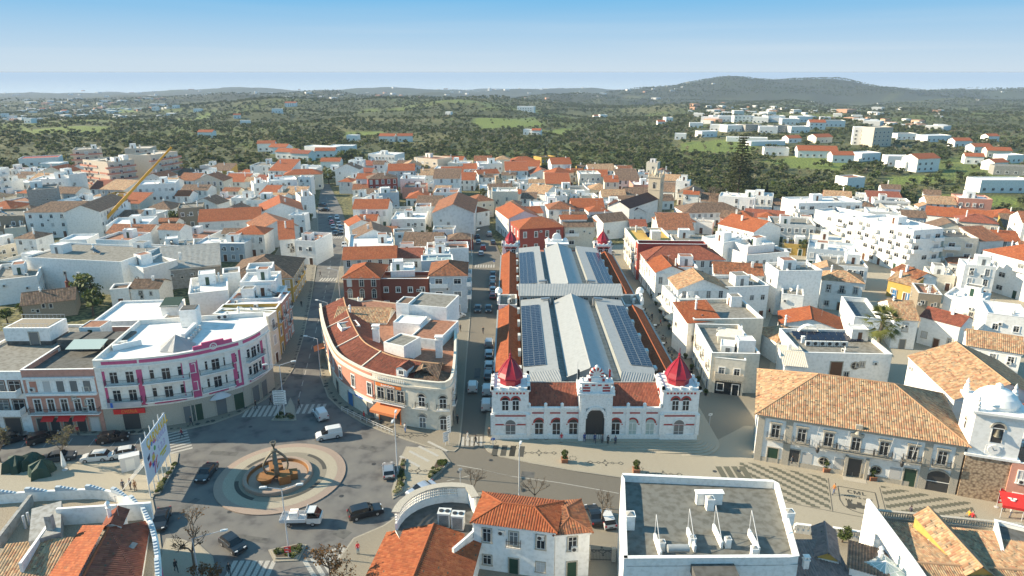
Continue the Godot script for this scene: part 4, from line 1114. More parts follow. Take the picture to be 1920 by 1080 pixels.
			if za>-20:
				for k in 3:
					var xx:=lerpf(xo-s*2.0,xi-s*.8,(k+.5)/3.0)
					if s>0:ac_unit(o,V3(xx,5.75,za+2.75),0,1.5)
					else:window(o,TB(V3(xx,5.95,za+2.51)),1.3,.8,"plain",M.metal_g)
			var tilt:float=atan2(.65,6.2)*-s
			var rows:=32 if za>-20 else 30
			for i in rows:
				for c in 2:
					var xx:float=cx+s*(10.6-c*2.06)
					part(panel,"solar_panel",o,Transform3D(Basis(V3(0,0,1),tilt),V3(xx,8.35-.65*(s*(xx-xi))/6.2+.14,za-3.6-i*1.03)))
			for k in 5:ac_unit(o,V3(xo+s*.55,6.2,lerpf(za-4,zb+5,k/4.0)),PI/2*s,1.7)
			var dk:=MB.new();var zz:=zb+2.2 if za>-20 else za-3.0
			dk.tube(V3(xi-s*.4,8.9,zz),V3(xi+s*1.6,8.7,zz),.3,.3,8,true);dk.tube(V3(xi-s*.4,8.9,zz),V3(xi-s*.4,7.0,zz),.3,.3,8);put(dk,"air_duct",M.steel,o)
	var tb:=MB.new();tb.box(5.0,4.0,-57.6,28.6,8.6,-50.0);put(tb,"transept_wall",M.metal_w,o)
	var tf:=MB.new()
	metal_slope(tf,V3(4.7,10.3,-53.8),V3(28.9,10.3,-53.8),V3(28.9,8.65,-49.6),V3(4.7,8.65,-49.6),.36,.05)
	metal_slope(tf,V3(28.9,10.3,-53.8),V3(4.7,10.3,-53.8),V3(4.7,8.65,-58.0),V3(28.9,8.65,-58.0),.36,.05)
	put(tf,"transept_roof",M.metal_w,o)
	var te:=MB.new()
	for x in[5.0,28.6]:te.tri(V3(x,8.6,-57.6),V3(x,8.6,-50),V3(x,10.2,-53.8))
	put(te,"transept_gable",M.metal_w,o)
	for k in 13:
		var x:=6.2+k*1.77
		if k in[5,6,7]:continue
		window(o,TB(V3(x,7.5,-50.0)),1.0,.75,"plain",M.metal_g)
	var bp:=MB.new();bp.box(cx-3.2,-1,-105,cx+3.2,8.6,-99);bp.box(cx-3.5,8.6,-105.2,cx+3.5,8.9,-98.8);bp.box(cx-1.4,8.9,-103,cx+1.4,9.8,-101);bp.tube(V3(cx,10.2,-102.4),V3(cx,10.2,-101.6),1.3,1.3,16,true)
	for s in[-1,1]:bp.lathe([[.7,8.9],[.75,9.5],[.2,10.1],[0,10.2]],8,V3(cx+s*2.6,0,-102))
	put(bp,"back_portal",M.trim_w,o)
	put(body(5.3,W-5.3,-98.5,-104.5,-1.2,5.6,0.0),"back_wall",M.wall_w,o)
	var br:=MB.new();br.quad(V3(5.3,5.6,-98.5),V3(W-5.3,5.6,-98.5),V3(W-5.3,5.6,-104.5),V3(5.3,5.6,-104.5));put(br,"back_roof",M.roof_r,o)
	var st:=thing("stone_steps","broad stone steps fanning out before the market front and round its corner","steps",V3(-3.2,0,-100.3))
	for k in 6:
		var y:=.10-.145*k;var f:=.9+.62*k
		var p:=PackedVector2Array([V2(2,-.4),V2(2,f)])
		for i in 9:
			var a:=PI/2*(1-i/8.0);p.append(V2(W-.8+cos(a)*(f+.9),-.9+sin(a)*(f+.9)))
		p.append(V2(W+f,-14));p.append(V2(W-1,-14));p.append(V2(W-1,-.4))
		var sb:=MB.new();sb.prism(p,y-.16,y);put(sb,"step",M.stepstone,st)
	for x in[-3.1,-.9,1.9]:
		var fg:=thing("flagpole","flagpole on the market parapet, %s"%["left of the crest with a dark furled flag","just left of the crest, bare","right of the crest with a red and white flag"][[-3.1,-.9,1.9].find(x)],"flagpole",V3(-3.2+cx+x,8.77,-100.3))
		var pb:=MB.new();pb.tube(Vector3.ZERO,V3(0,4.2 if x>-2 else 5.2,0),.06,.04,6);put(pb,"pole",M.lamp_grey,fg)
		if x!=-.9:
			var fm:=MB.new()
			for i in 6:
				var y0:=2.2+i*.3;fm.quad(V3(0,y0,0),V3(.3+.08*(i%2),y0-.1,.08),V3(.3+.08*((i+1)%2),y0+.2,.08),V3(0,y0+.3,0))
			put(fm,"flag",M.canvas_red if x>0 else M.frame_k,fg)
func smooth_path(pts:Array,per:=5)->PackedVector2Array:
	var out:=PackedVector2Array()
	for i in range(pts.size()-1):
		var a:Vector2=pts[maxi(i-1,0)];var b:Vector2=pts[i];var c:Vector2=pts[i+1];var d:Vector2=pts[mini(i+2,pts.size()-1)]
		for k in per:out.append(b.cubic_interpolate(c,a,d,float(k)/per))
	out.append(pts[-1])
	return out
func path_len(p:PackedVector2Array)->float:
	var s:=0.0
	for i in range(p.size()-1):s+=p[i].distance_to(p[i+1])
	return s
func path_s(p:PackedVector2Array,q:Vector2)->float:
	var s:=0.0;var best:=1e9;var bs:=0.0
	for i in range(p.size()-1):
		var c:=Geometry2D.get_closest_point_to_segment(q,p[i],p[i+1])
		if c.distance_to(q)<best:
			best=c.distance_to(q);bs=s+p[i].distance_to(c)
		s+=p[i].distance_to(p[i+1])
	return bs
func on_path(p:PackedVector2Array,s:float)->Array:
	for i in range(p.size()-1):
		var L:=p[i].distance_to(p[i+1])
		if s<=L or i==p.size()-2:
			var d:=(p[i+1]-p[i])/L
			return[p[i]+d*s,atan2(-d.y,d.x)]
		s-=L
	return[]
func on_wall(p:PackedVector2Array,o:Vector3,s:float,y:float,out:=0.0)->Transform3D:
	var q:=on_path(p,s)
	var b:=BU(q[1])
	return Transform3D(b,V3(q[0].x,y,q[0].y)-V3(o.x,0,o.z)+b.z*out)
func band(mb:MB,p:PackedVector2Array,o:Vector3,s0:float,s1:float,y0:float,y1:float,out:float,th:=.2)->void:
	var n:=maxi(1,int((s1-s0)/1.2))
	for i in n:
		var a:=on_wall(p,o,lerpf(s0,s1,float(i)/n)+.001,0,out).origin;var b:=on_wall(p,o,lerpf(s0,s1,float(i+1)/n)-.001,0,out).origin
		var a2:=on_wall(p,o,lerpf(s0,s1,float(i)/n)+.001,0,out-th).origin;var b2:=on_wall(p,o,lerpf(s0,s1,float(i+1)/n)-.001,0,out-th).origin
		var u:=Vector3.UP
		mb.quad(a+u*y0,b+u*y0,b+u*y1,a+u*y1);mb.quad(a+u*y1,b+u*y1,b2+u*y1,a2+u*y1);mb.quad(b2+u*y0,a2+u*y0,a2+u*y1,b2+u*y1);mb.quad(a2+u*y0,b2+u*y0,b+u*y0,a+u*y0)
		if i==0:mb.quad(a2+u*y0,a+u*y0,a+u*y1,a2+u*y1)
		if i==n-1:mb.quad(b+u*y0,b2+u*y0,b2+u*y1,b+u*y1)
func local(p:PackedVector2Array,o:Vector3)->PackedVector2Array:
	var q:=PackedVector2Array()
	for v in p:q.append(v-V2(o.x,o.z))
	return q
func make_pink()->void:
	var path:=smooth_path([V2(-68.8,-103.2),V2(-63.3,-103.9),V2(-58.2,-105.2),V2(-54.6,-106.9),V2(-51.5,-109.1),V2(-49.5,-110.7),V2(-47.8,-112.7),V2(-46.5,-116),V2(-45.9,-120.1)],5)
	var c:Vector2=V2(-68.7,-121.5)
	var o:=V3(c.x,0,c.y)
	var t:=thing("curved_building","cream and pink curved three-storey building with white roof by the roundabout","building",o)
	var foot:=path.duplicate();foot.append(V2(-48.8,-126.9));foot.append(V2(-71,-122.1))
	var H:=12.3;var L:=path_len(path)
	var w:=MB.new();w.prism(local(foot,o),-1,H,false);put(w,"wall",M.pinkwall,t)
	var r:=MB.new();r.cap(local(foot,o),H-.05);put(r,"roof",M.roof_w,t)
	var gf:=MB.new();band(gf,path,o,0,L,-.2,4.2,.12,.15);put(gf,"ground_floor",M.trim_stone,t)
	var co:=MB.new();band(co,path,o,0,L,11.55,11.8,.35,.4);band(co,path,o,0,L,11.8,12.95,.15,.4);band(co,path,o,0,L,12.95,13.05,.25,.6);band(co,path,o,0,L,4.2,4.45,.28,.3)
	var back:=PackedVector2Array([foot[path.size()-1],foot[path.size()],foot[path.size()+1],foot[0]]);back.reverse()
	for i in 3:
		var sp:=PackedVector2Array([back[i],back[i+1]]);sp.reverse();band(co,sp,o,0,path_len(sp),H-.1,H+.8,.02,.3)
	put(co,"parapet",M.pinkwall,t)
	var S:=[]
	for q in[V2(-64.8,-103.7),V2(-58.2,-105.2),V2(-54.8,-106.9),V2(-51.5,-109.1),V2(-49.2,-111.1),V2(-47,-114.7)]:S.append(path_s(path,q))
	var pk:=MB.new()
	for k in 6:
		var hw:float=[2.9,3.9,1.2,3.0,1.2,2.4][k];var bw:float=[.6,1.1,.45,.9,.45,.7][k]
		if k in[2,4]:
			for s in[-1,1]:band(pk,path,o,S[k]+s*hw-bw/2,S[k]+s*hw+bw/2,.2,11.2,.1,.12)
			band(pk,path,o,S[k]-hw+bw/2,S[k]+hw-bw/2,4.5,5.0,.1,.12)
		else:
			for s in[-1,1]:band(pk,path,o,S[k]+s*hw-bw/2,S[k]+s*hw+bw/2,4.5,10.9,.1,.12)
			if k!=0:band(pk,path,o,S[k]-hw,S[k]+hw,4.47,4.95,.16,.12)
		band(pk,path,o,S[k]-hw*.95,S[k]+hw*.95,12.15,12.7,.2,.1)
		for f in 2:
			var y:=5.35+f*3.3
			if k in[2,4]:window(t,on_wall(path,o,S[k],y+.5),1.3,1.5,"plain",M.pinkwall)
			elif k==0:
				for s in[-1,1]:window(t,on_wall(path,o,S[k]+s*1.25,y),1.3,2.1,"plain",M.pinkwall)
				balcony(t,on_wall(path,o,S[k],y-.12),5.2,.8)
			else:
				window(t,on_wall(path,o,S[k],y),1.35,2.1,"plain",M.pinkwall)
				for s in[-1,1]:window(t,on_wall(path,o,S[k]+s*hw*.55,y+.35),.75,1.7,"plain",M.pinkwall)
				balcony(t,on_wall(path,o,S[k],y-.12),hw*1.85,.9)
	put(pk,"pink_panel",M.pink,t)
	var pil:=MB.new()
	for s in[.5,S[0]+3.8,(S[1]+S[2])/2+1.2,(S[2]+S[3])/2-.3,(S[3]+S[4])/2+.6,(S[4]+S[5])/2-.3,L-.6]:
		pil=MB.new();band(pil,path,o,maxf(.05,s-.55),minf(L-.05,s+.55),4.45,11.55,.22,.25);put(pil,"pilaster",M.pinkwall,t)
	var pd:=MB.new();band(pd,path,o,S[3]-3.2,S[3]+3.2,12.9,13.7,.16,.35);band(pd,path,o,S[3]-1.8,S[3]+1.8,13.7,14.1,.16,.35)
	var pe:=put(pd,"pediment",M.pink,t)
	var em:=MB.new();var xf:=on_wall(path,o,S[3],13.15,.2)
	for i in 20:
		var a:=TAU*i/20;var b:=TAU*(i+1)/20
		for rr in[[.45,.62],[.12,.2]]:
			em.quad(xf*V3(cos(a)*rr[0],sin(a)*rr[0],.03),xf*V3(cos(a)*rr[1],sin(a)*rr[1],.03),xf*V3(cos(b)*rr[1],sin(b)*rr[1],.03),xf*V3(cos(b)*rr[0],sin(b)*rr[0],.03))
	for k in 3:
		var a:=TAU*k/3+.5;em.quad(xf*V3(cos(a)*.2,sin(a)*.2,.03),xf*V3(cos(a+.3)*.2,sin(a+.3)*.2,.03),xf*V3(cos(a+.1)*.45,sin(a+.1)*.45,.03),xf*V3(cos(a)*.45,sin(a)*.45,.03))
	put(em,"emblem",M.trim_w,pe)
	for s in[S[1]+2.6,S[2],S[3],S[4],S[5]-.8,S[5]+1.6]:
		door(t,on_wall(path,o,s,.12,.12),1.7,3.1,M.glass_c if s!=S[2]and s!=S[4]else M.door_g,M.trim_stone)
	var ov:=MB.new();var aw:=on_wall(path,o,S[3],3.9,.12)
	for i in 8:
		var a:=PI*i/8;var b:=PI*(i+1)/8
		ov.tri(aw*V3(cos(b)*1.9,-.5,.05),aw*V3(cos(a)*1.9,-.5,.05),aw*V3(0,.75,.35));ov.quad(aw*V3(cos(a)*1.9,-.5,sin(a)*.9),aw*V3(cos(b)*1.9,-.5,sin(b)*.9),aw*V3(cos(b)*.6,.6,.35),aw*V3(cos(a)*.6,.6,.35))
	put(ov,"round_awning",M.lamp_grey,t)
	door(t,on_wall(path,o,S[0]+.4,.12,.12),2.6,3.0,M.frame_k,M.trim_stone)
	var sg:=MB.new();sg.obox(on_wall(path,o,S[0]+.3,3.6,.3),V3(5.0,.9,.12));var so:=put(sg,"shop_sign",M.canvas_red,t)
	letters("CHINA",.6,M.orange_sign,so,on_wall(path,o,S[0]+.3,3.6,.38))
	var bn:=MB.new();bn.obox(on_wall(path,o,S[0],5.15,.95),V3(5.3,.95,.06));var bo:=put(bn,"shop_banner",M.car_pale,t)
	var b2:=MB.new();b2.obox(on_wall(path,o,S[0]-2.2,5.15,.96),V3(.9,.9,.08));put(b2,"banner_end",M.blue_sign,bo)
	var rt:=func(px:Vector2)->Vector3:return V3(px.x-o.x,H,px.y-o.z)
	var a0:Vector3=rt.call(V2(-60.9,-120.7))
	var sh:=MB.new();sh.obox(Transform3D(BU(.2),a0+V3(0,1.7,-1)),V3(3.0,3.4,3.0));var sho:=put(sh,"stair_house",M.wall_w,t)
	var sr:=MB.new();sr.obox(Transform3D(BU(.2),a0+V3(0,3.45,-1)),V3(2.6,.12,2.6));put(sr,"stair_roof",M.roof_k,sho)
	var wl:=MB.new();var q0:Vector3=rt.call(V2(-58.5,-113.2));var q1:Vector3=rt.call(V2(-58.9,-119));wl.obox(Transform3D(BU(atan2(-(q1-q0).z,(q1-q0).x)),(q0+q1)/2+V3(0,.7,0)),V3((q1-q0).length(),1.4,.6));put(wl,"roof_wall",M.wall_w,t)
	var tp:Vector3=rt.call(V2(-58.5,-110.7));var cn:=MB.new();var rr2:=RandomNumberGenerator.new();rr2.seed=5
	for i in 14:
		var a:=TAU*i/14;var b:=TAU*(i+1)/14;var ra:=2.6+.5*(i%2);var rb:=2.6+.5*((i+1)%2)
		cn.tri(tp+V3(cos(b)*rb,.05,-sin(b)*rb),tp+V3(0,2.3,0),tp+V3(cos(a)*ra,.05,-sin(a)*ra))
		cn.tri(tp+V3(cos(a)*ra,.05,-sin(a)*ra),tp+V3(0,2.3,0),tp+V3(cos(b)*rb,.05,-sin(b)*rb))
	put(cn,"skylight_cover",M.lamp_grey,t)
	for i in 8:ac_unit(t,(rt.call(V2(-57,-110.2))as Vector3).lerp(rt.call(V2(-58.2,-119.3)),i/7.0),-1.1,1.15)
	for q in[V2(-56.6,-124.5),V2(-55.6,-124.8),V2(-68.2,-110.7),V2(-68,-111.2),V2(-68.6,-109.5)]:ac_unit(t,rt.call(q),.2,1.3)
	var lw:=MB.new();var m0:Vector3=rt.call(V2(-66.9,-110.2));lw.obox(Transform3D(BU(.7),m0+V3(0,.5,0)),V3(4.5,1.0,.3));put(lw,"roof_wall",M.wall_w,t)
	dish(t,rt.call(V2(-67.2,-103.8)),1.0)
func make_corner()->void:
	var path:=smooth_path([V2(-42.7,-143.7),V2(-39.6,-134),V2(-36.2,-124.9),V2(-32.5,-116.6),V2(-28.7,-111.7),V2(-24,-107.5),V2(-18.8,-105),V2(-14.5,-103.7),V2(-11.5,-103.2),V2(-10.4,-104.3),V2(-10.1,-106.9),V2(-10.3,-113.6),V2(-10.8,-121.5),V2(-11.7,-131.8)],4)
	var c:Vector2=V2(-24,-121.5)
	var o:=V3(c.x,0,c.y)
	var t:=thing("curved_building","salmon and cream curved corner building with orange tiled roof beside the avenue","building",o)
	var foot:=path.duplicate();foot.append(V2(-19.3,-143.7));foot.append(V2(-32.3,-148.6))
	var H:=8.3;var L:=path_len(path)
	var s_c:=path_s(path,V2(-23.8,-107.3));var s_r:=path_s(path,V2(-10.2,-105.9))
	var w:=MB.new();w.prism(local(foot,o),-1,H,false);put(w,"wall",M.wall_c,t)
	var rf:=MB.new();rf.cap(local(foot,o),H-.3);put(rf,"terrace",M.roof_t,t)
	var sm:=MB.new();band(sm,path,o,0,s_c,3.6,7.6,.06,.1);put(sm,"salmon_facade",M.salmon,t)
	var tr:=MB.new();band(tr,path,o,0,L,7.6,7.95,.3,.35);band(tr,path,o,0,s_c,3.45,3.75,.18,.2);band(tr,path,o,s_c,L,3.55,3.7,.1,.12)
	band(tr,path,o,0,L,7.95,8.95,.08,.3);band(tr,path,o,0,L,8.95,9.05,.16,.45)
	put(tr,"parapet",M.wall_c,t)
	var sb:=MB.new();band(sb,path,o,0,s_c-.4,8.2,8.7,.11,.1);put(sb,"salmon_band",M.salmon,t)
	var bl:=MB.new()
	for i in 16:bl.lathe([[.06,8.1],[.1,8.3],[.05,8.55],[.08,8.8]],6,on_wall(path,o,s_c+.6+i*.38,0,.3).origin)
	put(bl,"balustrade",M.trim_w,t)
	var tl:=MB.new();var t2:=MB.new();var rl:=MB.new();var n:=26
	var pts:=[]
	for i in n+1:
		var s:=lerpf(.2,s_r+2.5,float(i)/n)
		pts.append([on_wall(path,o,s,8.15,-.35).origin,on_wall(path,o,s,10.0,-5.2).origin,on_wall(path,o,s,8.4,-9.0).origin])
	for i in n:
		var last:=i>n*.78
		tiles(tl if not last else t2,[pts[i][0],pts[i+1][0],pts[i+1][1],pts[i][1]],(pts[i][0]-pts[i][1]),.25)
		tiles(tl if not last else t2,[pts[i+1][2],pts[i][2],pts[i][1],pts[i+1][1]],(pts[i][2]-pts[i][1]),.25)
		ridge_line(rl,pts[i][1],pts[i+1][1],.15)
	var ro:=put(tl,"roof",M.roof_r,t);put(t2,"roof",M.roof_b,t);put(rl,"ridge_tiles",M.roof_y,ro)
	var wl:=MB.new()
	for k in[6,11,16]:
		var d:Vector3=pts[k][1]-pts[k][0];wl.obox(Transform3D(BU(atan2(-d.z,d.x))*Basis(V3(0,0,1),atan2(d.y,V2(d.x,d.z).length())),(pts[k][0]+pts[k][1])/2+V3(0,.12,0)),V3(d.length(),.25,.22))
	put(wl,"fire_wall",M.wall_c,t)
	var k2:=0
	for i in 9:
		var s:=2.0+(s_c-3.2)*i/8.0
		window(t,on_wall(path,o,s,4.4,.06),1.05,2.3,"plain",M.trim_w,M.frame_w,M.glass)
	for i in 3:window(t,on_wall(path,o,s_c+1.4+i*2.0,4.3),1.4,2.2,"plain",M.trim_stone)
	balcony(t,on_wall(path,o,s_c+3.4,4.1),6.2,.7)
	for s in[s_c+9.3,s_c+13.0,s_r-.2]:
		arch(t,on_wall(path,o,s,4.3),1.2,1.7,"arched_window",M.trim_stone)
		balcony(t,on_wall(path,o,s,4.1),2.2,.6)
		if s<s_r-1:arch(t,on_wall(path,o,s,.3),1.25,1.9,"arched_door",M.trim_stone,M.frame_k if s>s_c+10 else M.glass_c)
	door(t,on_wall(path,o,s_r-.2,.1),1.4,2.6,M.frame_k)
	for i in 6:window(t,on_wall(path,o,s_r+2.2+i*2.9,4.6),.9,1.6,"plain",M.trim_w)
	for i in 4:door(t,on_wall(path,o,s_r+3.2+i*4.0,.1),1.8,2.4,M.glass_c)
	for i in 7:
		var s:=3.5+(s_c-4.8)*i/6.0
		door(t,on_wall(path,o,s,.1),1.7,2.6,[M.glass_c,M.frame_k,M.door_bl][i%3])
	door(t,on_wall(path,o,s_c+3.0,.1),4.2,2.7,M.frame_k,M.orange_sign)
	var sg:=MB.new();band(sg,path,o,s_c-7.5,s_c-.3,2.95,3.42,.3,.12);var so:=put(sg,"shop_sign",M.trim_w,t)
	letters("SAPATARIA",.34,M.blue_sign,so,on_wall(path,o,s_c-4.2,3.18,.36))
	var sg2:=MB.new();band(sg2,path,o,s_c+.4,s_c+5.6,6.75,7.35,.16,.1);var so2:=put(sg2,"shop_sign",M.orange_sign,t)
	letters("Pastelaria",.42,M.trim_w,so2,on_wall(path,o,s_c+3.0,7.05,.2))
	var aw:=MB.new()
	var x0:=on_wall(path,o,s_c+.5,3.5,.1);var x1:=on_wall(path,o,s_c+5.6,3.5,.1)
	aw.quad(x0.origin+x0.basis.z*2.0-V3(0,.55,0),x1.origin+x1.basis.z*2.0-V3(0,.55,0),x1.origin,x0.origin);aw.quad(x0.origin+x0.basis.z*2.0-V3(0,1.05,0),x1.origin+x1.basis.z*2.0-V3(0,1.05,0),x1.origin+x1.basis.z*2.0-V3(0,.55,0),x0.origin+x0.basis.z*2.0-V3(0,.55,0))
	put(aw,"awning",M.canvas_o,t)
	var a2:=MB.new();var y0:=on_wall(path,o,9.0,3.2,.1);var y1:=on_wall(path,o,12.2,3.2,.1)
	a2.quad(y0.origin+y0.basis.z*2.2-V3(0,.6,0),y1.origin+y1.basis.z*2.2-V3(0,.6,0),y1.origin,y0.origin);put(a2,"awning",M.canvas_o,t)
	var dm:Vector3=on_wall(path,o,s_c+5.0,0,-2.4).origin
	var dx:=on_wall(path,o,s_c+5.0,0,-2.4).basis
	var dn:=Node3D.new();dn.name="dormer";dn.transform=Transform3D(dx,dm);t.add_child(dn)
	put(body(-1.0,1.0,1.2,-1.4,8.4,10.0,0),"dormer_wall",M.wall_w,dn);pitched(dn,"gz",-1.0,1.0,1.2,-1.4,10.0,.5,M.roof_r,M.wall_w,true,.2);window(dn,TB(V3(0,9.0,1.2)),.9,.8)
	for q in[V2(-13.4,-116.2),V2(-26,-121.9)]:
		var b:=MB.new();b.box(-.6,8,-.5,.6,11.4,.5);b.box(-.7,11.4,-.6,.7,11.55,.6);b.box(-.5,11.55,-.4,.5,12.0,.4);b.box(-.75,12.0,-.65,.75,12.15,.65);b.move(TB(V3(q.x-o.x,0,q.y-o.z)));put(b,"chimney",M.wall_w,t)
	for q in[[V2(-21.6,-132.5),V2(-13.3,-130.5),12.4,8.5,M.roof_g],[V2(-22.7,-116.9),V2(-19.5,-114.4),10.8,4.0,M.roof_g],[V2(-19.3,-112.9),V2(-16.9,-117.5),11.2,4.5,M.roof_g],[V2(-23.6,-127),V2(-18.1,-125.8),10.6,4.5,M.roof_w],[V2(-23.8,-132.3),V2(-21.1,-131.7),12.8,4.5,M.roof_b],[V2(-19.5,-121),V2(-13.8,-119.4),9.8,11.0,M.roof_t],[V2(-33.7,-126.1),V2(-30.3,-127.8),9.6,3.5,M.roof_g]]:
		var a:Vector2=q[0];var b:Vector2=q[1];var d:=(b-a).normalized()
		var n3:=Node3D.new();n3.name="roof_storey";n3.transform=Transform3D(BU(atan2(-d.y,d.x)),V3((a.x+b.x)/2-o.x,0,(a.y+b.y)/2-o.z));t.add_child(n3,true)
		var ww:=a.distance_to(b)
		put(body(-ww/2,ww/2,0,-q[3],7.5,q[2],.25,.2),"storey_wall",M.wall_w,n3)
		var f2:=MB.new();f2.quad(V3(-ww/2+.15,q[2],-.15),V3(ww/2-.15,q[2],-.15),V3(ww/2-.15,q[2],-q[3]+.15),V3(-ww/2+.15,q[2],-q[3]+.15));put(f2,"storey_roof",q[4],n3)
		if q[3]>8:door(n3,TB(V3(-ww*.4,8.2,0)),.8,2.0,M.glass_c)
func gable_oval(parent:Node,xf:Transform3D,r:float)->void:
	var a:=MB.new();var p:=MB.new()
	for i in 16:
		var t:=TAU*i/16;var e:=TAU*(i+1)/16
		a.quad(V3(cos(t)*r,sin(t)*r,.08),V3(cos(t)*(r+.18),sin(t)*(r+.18),.08),V3(cos(e)*(r+.18),sin(e)*(r+.18),.08),V3(cos(e)*r,sin(e)*r,.08))
		a.quad(V3(cos(t)*(r+.18),sin(t)*(r+.18),.08),V3(cos(t)*(r+.18),sin(t)*(r+.18),0),V3(cos(e)*(r+.18),sin(e)*(r+.18),0),V3(cos(e)*(r+.18),sin(e)*(r+.18),.08))
		p.tri(V3(0,0,.03),V3(cos(t)*r,sin(t)*r,.03),V3(cos(e)*r,sin(e)*r,.03))
	a.box(-.03,-r,.035,.03,r,.06);a.box(-r,-.03,.036,r,.03,.058)
	var o:=part(a.mesh(M.trim_stone),"round_window",parent,xf)
	put(p,"pane",M.glass,o)
func make_town_hall()->void:
	var a:Vector2=TH_L;var b:Vector2=TH_R
	var d:=(b-a).normalized();var w:=a.distance_to(b);var mid:=(a+b)/2;var dep:=17.0;var h:=8.3
	var o:=thing("town_hall","long white town hall with hipped ochre tiled roof and stone framed balcony windows","town hall",V3(mid.x,gh(mid.x,mid.y),mid.y),atan2(-d.y,d.x))
	put(body(-w/2,w/2,0,-dep,-1,h,0),"wall",M.wall_w,o)
	pitched(o,"hip",-w/2,w/2,0,-dep,h+.1,.48,M.roof_y,M.wall_w,true,.6)
	var tr:=MB.new()
	for x in[-w/2+.5,-w/2+2.7+(w-5.2)/12,w/2-2.5-(w-5.2)/12,w/2-.5]:tr.box(x-.5,-.8,0,x+.5,h-.5,.14)
	tr.box(-w/2-.1,h-.5,0,w/2+.1,h,.3);tr.box(-w/2,-.8,0,w/2-6,.9,.08);tr.box(-w/2-.3,h-.15,.3,w/2+.3,h+.02,.5)
	put(tr,"stonework",M.trim_stone,o)
	var xs:=[]
	for i in 7:xs.append(-w/2+2.7+(w-5.2)*i/6.0)
	for i in 7:
		var x:float=xs[i]
		window(o,TB(V3(x,4.55,.02)),1.2,2.2,"hood",M.trim_stone,M.frame_w,M.glass)
		balcony(o,TB(V3(x,4.4,0)),2.4 if i!=3 else 5.0,.75,M.dark_iron,M.trim_stone)
	var crest:=MB.new();crest.box(xs[3]-.9,7.2,.05,xs[3]+.9,7.5,.35);crest.lathe([[.5,7.5],[.35,8.1],[0,8.3]],8,V3(xs[3],0,.2));crest.box(xs[3]-.45,h,.1,xs[3]+.45,h+.7,.5);put(crest,"crest",M.trim_stone,o)
	door(o,TB(V3(xs[0],.1,.02)),1.5,2.6,M.door_g);door(o,TB(V3(xs[1]-.7,.1,.02)),1.5,2.9,M.frame_k);door(o,TB(V3(xs[5]+.2,.0,.02)),1.6,3.0,M.door_g)
	var md:=door(o,TB(V3(xs[3]+.2,.1,.05)),2.0,3.1,M.frame_k)
	var js:=MB.new();js.box(xs[3]-1.45,-.2,.1,xs[3]-1.0,3.5,.4);js.box(xs[3]+1.4,-.2,.1,xs[3]+1.85,3.5,.4);js.box(xs[3]-1.4,-.3,.4,xs[3]+1.8,.06,1.5);put(js,"door_jamb",M.trim_stone,md)
	for q in[[xs[2]-.2,1.9],[xs[4]-.5,1.9]]:gable_oval(o,TB(V3(q[0],q[1],.02)),.62)
	var sc:=MB.new()
	for x in[xs[2]-2.6,xs[2]+2.0,xs[4]-3.0,xs[4]+2.0]:sc.box(x-.75,1.0,.0,x+.75,2.8,.05)
	put(sc,"wall_panel",M.shutter,o)
	var pa:=arch(o,TB(V3(xs[6],-.5,.05)),3.6,2.2,"passage_arch",M.trim_stone,M.frame_k,false)
	for i in 4:
		var fp:=MB.new();var x:float=[xs[1]+1.9,xs[2]+2.2,xs[3]+4.3,xs[4]+3.6][i]
		fp.tube(V3(x,3.9,.3),V3(x+.2,8.4,1.6),.05,.03,6);put(fp,"flagpole",M.lamp_grey,o)
	for x in[xs[1]+2.4,xs[4]+2.5]:
		var ln:=MB.new();ln.tube(V3(x,4.6,0),V3(x,4.6,.8),.04,.04,5);ln.lathe([[.08,3.5],[.22,3.7],[.28,4.2],[.1,4.5],[0,4.6]],8,V3(x,0,.8));put(ln,"wall_lantern",M.dark_iron,o)
	var cb:=MB.new()
	for i in range(6):cb.tube(V3(xs[i],4.1-.1,.3),V3(xs[i+1],4.0,.3),.03,.03,4)
	put(cb,"cable",M.dark_iron,o)
	var ta:Vector2=TH_R+d*.25;var tw:=6.2
	var c:=ta+d*tw/2
	var tg:=gh(c.x,c.y)
	var t:=thing("clock_tower","white square clock tower with small dome and pinnacles on an old stone wall base","tower",V3(c.x,tg,c.y),atan2(-d.y,d.x))
	put(body(-tw/2,tw/2,.25,-tw,-1,7.0,0),"stone_base",M.rubble,t)
	var up:=put(body(-tw/2+.1,tw/2-.1,.15,-tw+.1,7.0,13.6,0),"belfry",M.wall_w,t)
	var ct:=MB.new();ct.box(-tw/2-.25,6.9,-tw-.1,tw/2+.25,7.25,.5);put(ct,"string_course",M.trim_w,t);ct=MB.new();ct.box(-tw/2-.2,13.3,-tw-.2,tw/2+.2,13.6,.45);ct.box(-tw/2-.45,13.6,-tw-.45,tw/2+.45,13.95,.7)
	put(ct,"cornice",M.trim_w,t)
	var dmm:=MB.new();dmm.lathe([[2.7,13.9],[2.7,14.5],[2.9,14.55],[2.8,14.75],[2.4,15.4],[1.7,16.0],[.8,16.35],[.5,16.4],[.45,16.9],[.2,17.1],[0.0,17.2]],20,V3(0,0,-tw/2+.1));put(dmm,"dome",M.wall_w,t)
	for q in[V2(-1,0),V2(1,0),V2(-1,-1),V2(1,-1)]:
		var pn:=MB.new();pn.lathe([[.4,13.95],[.4,14.5],[.5,14.55],[.3,14.7],[.38,15.0],[.15,15.35],[.25,15.6],[0,16.3]],8,V3(q.x*(tw/2-.1),0,.2+q.y*(tw-.1)));put(pn,"pinnacle",M.wall_w,t)
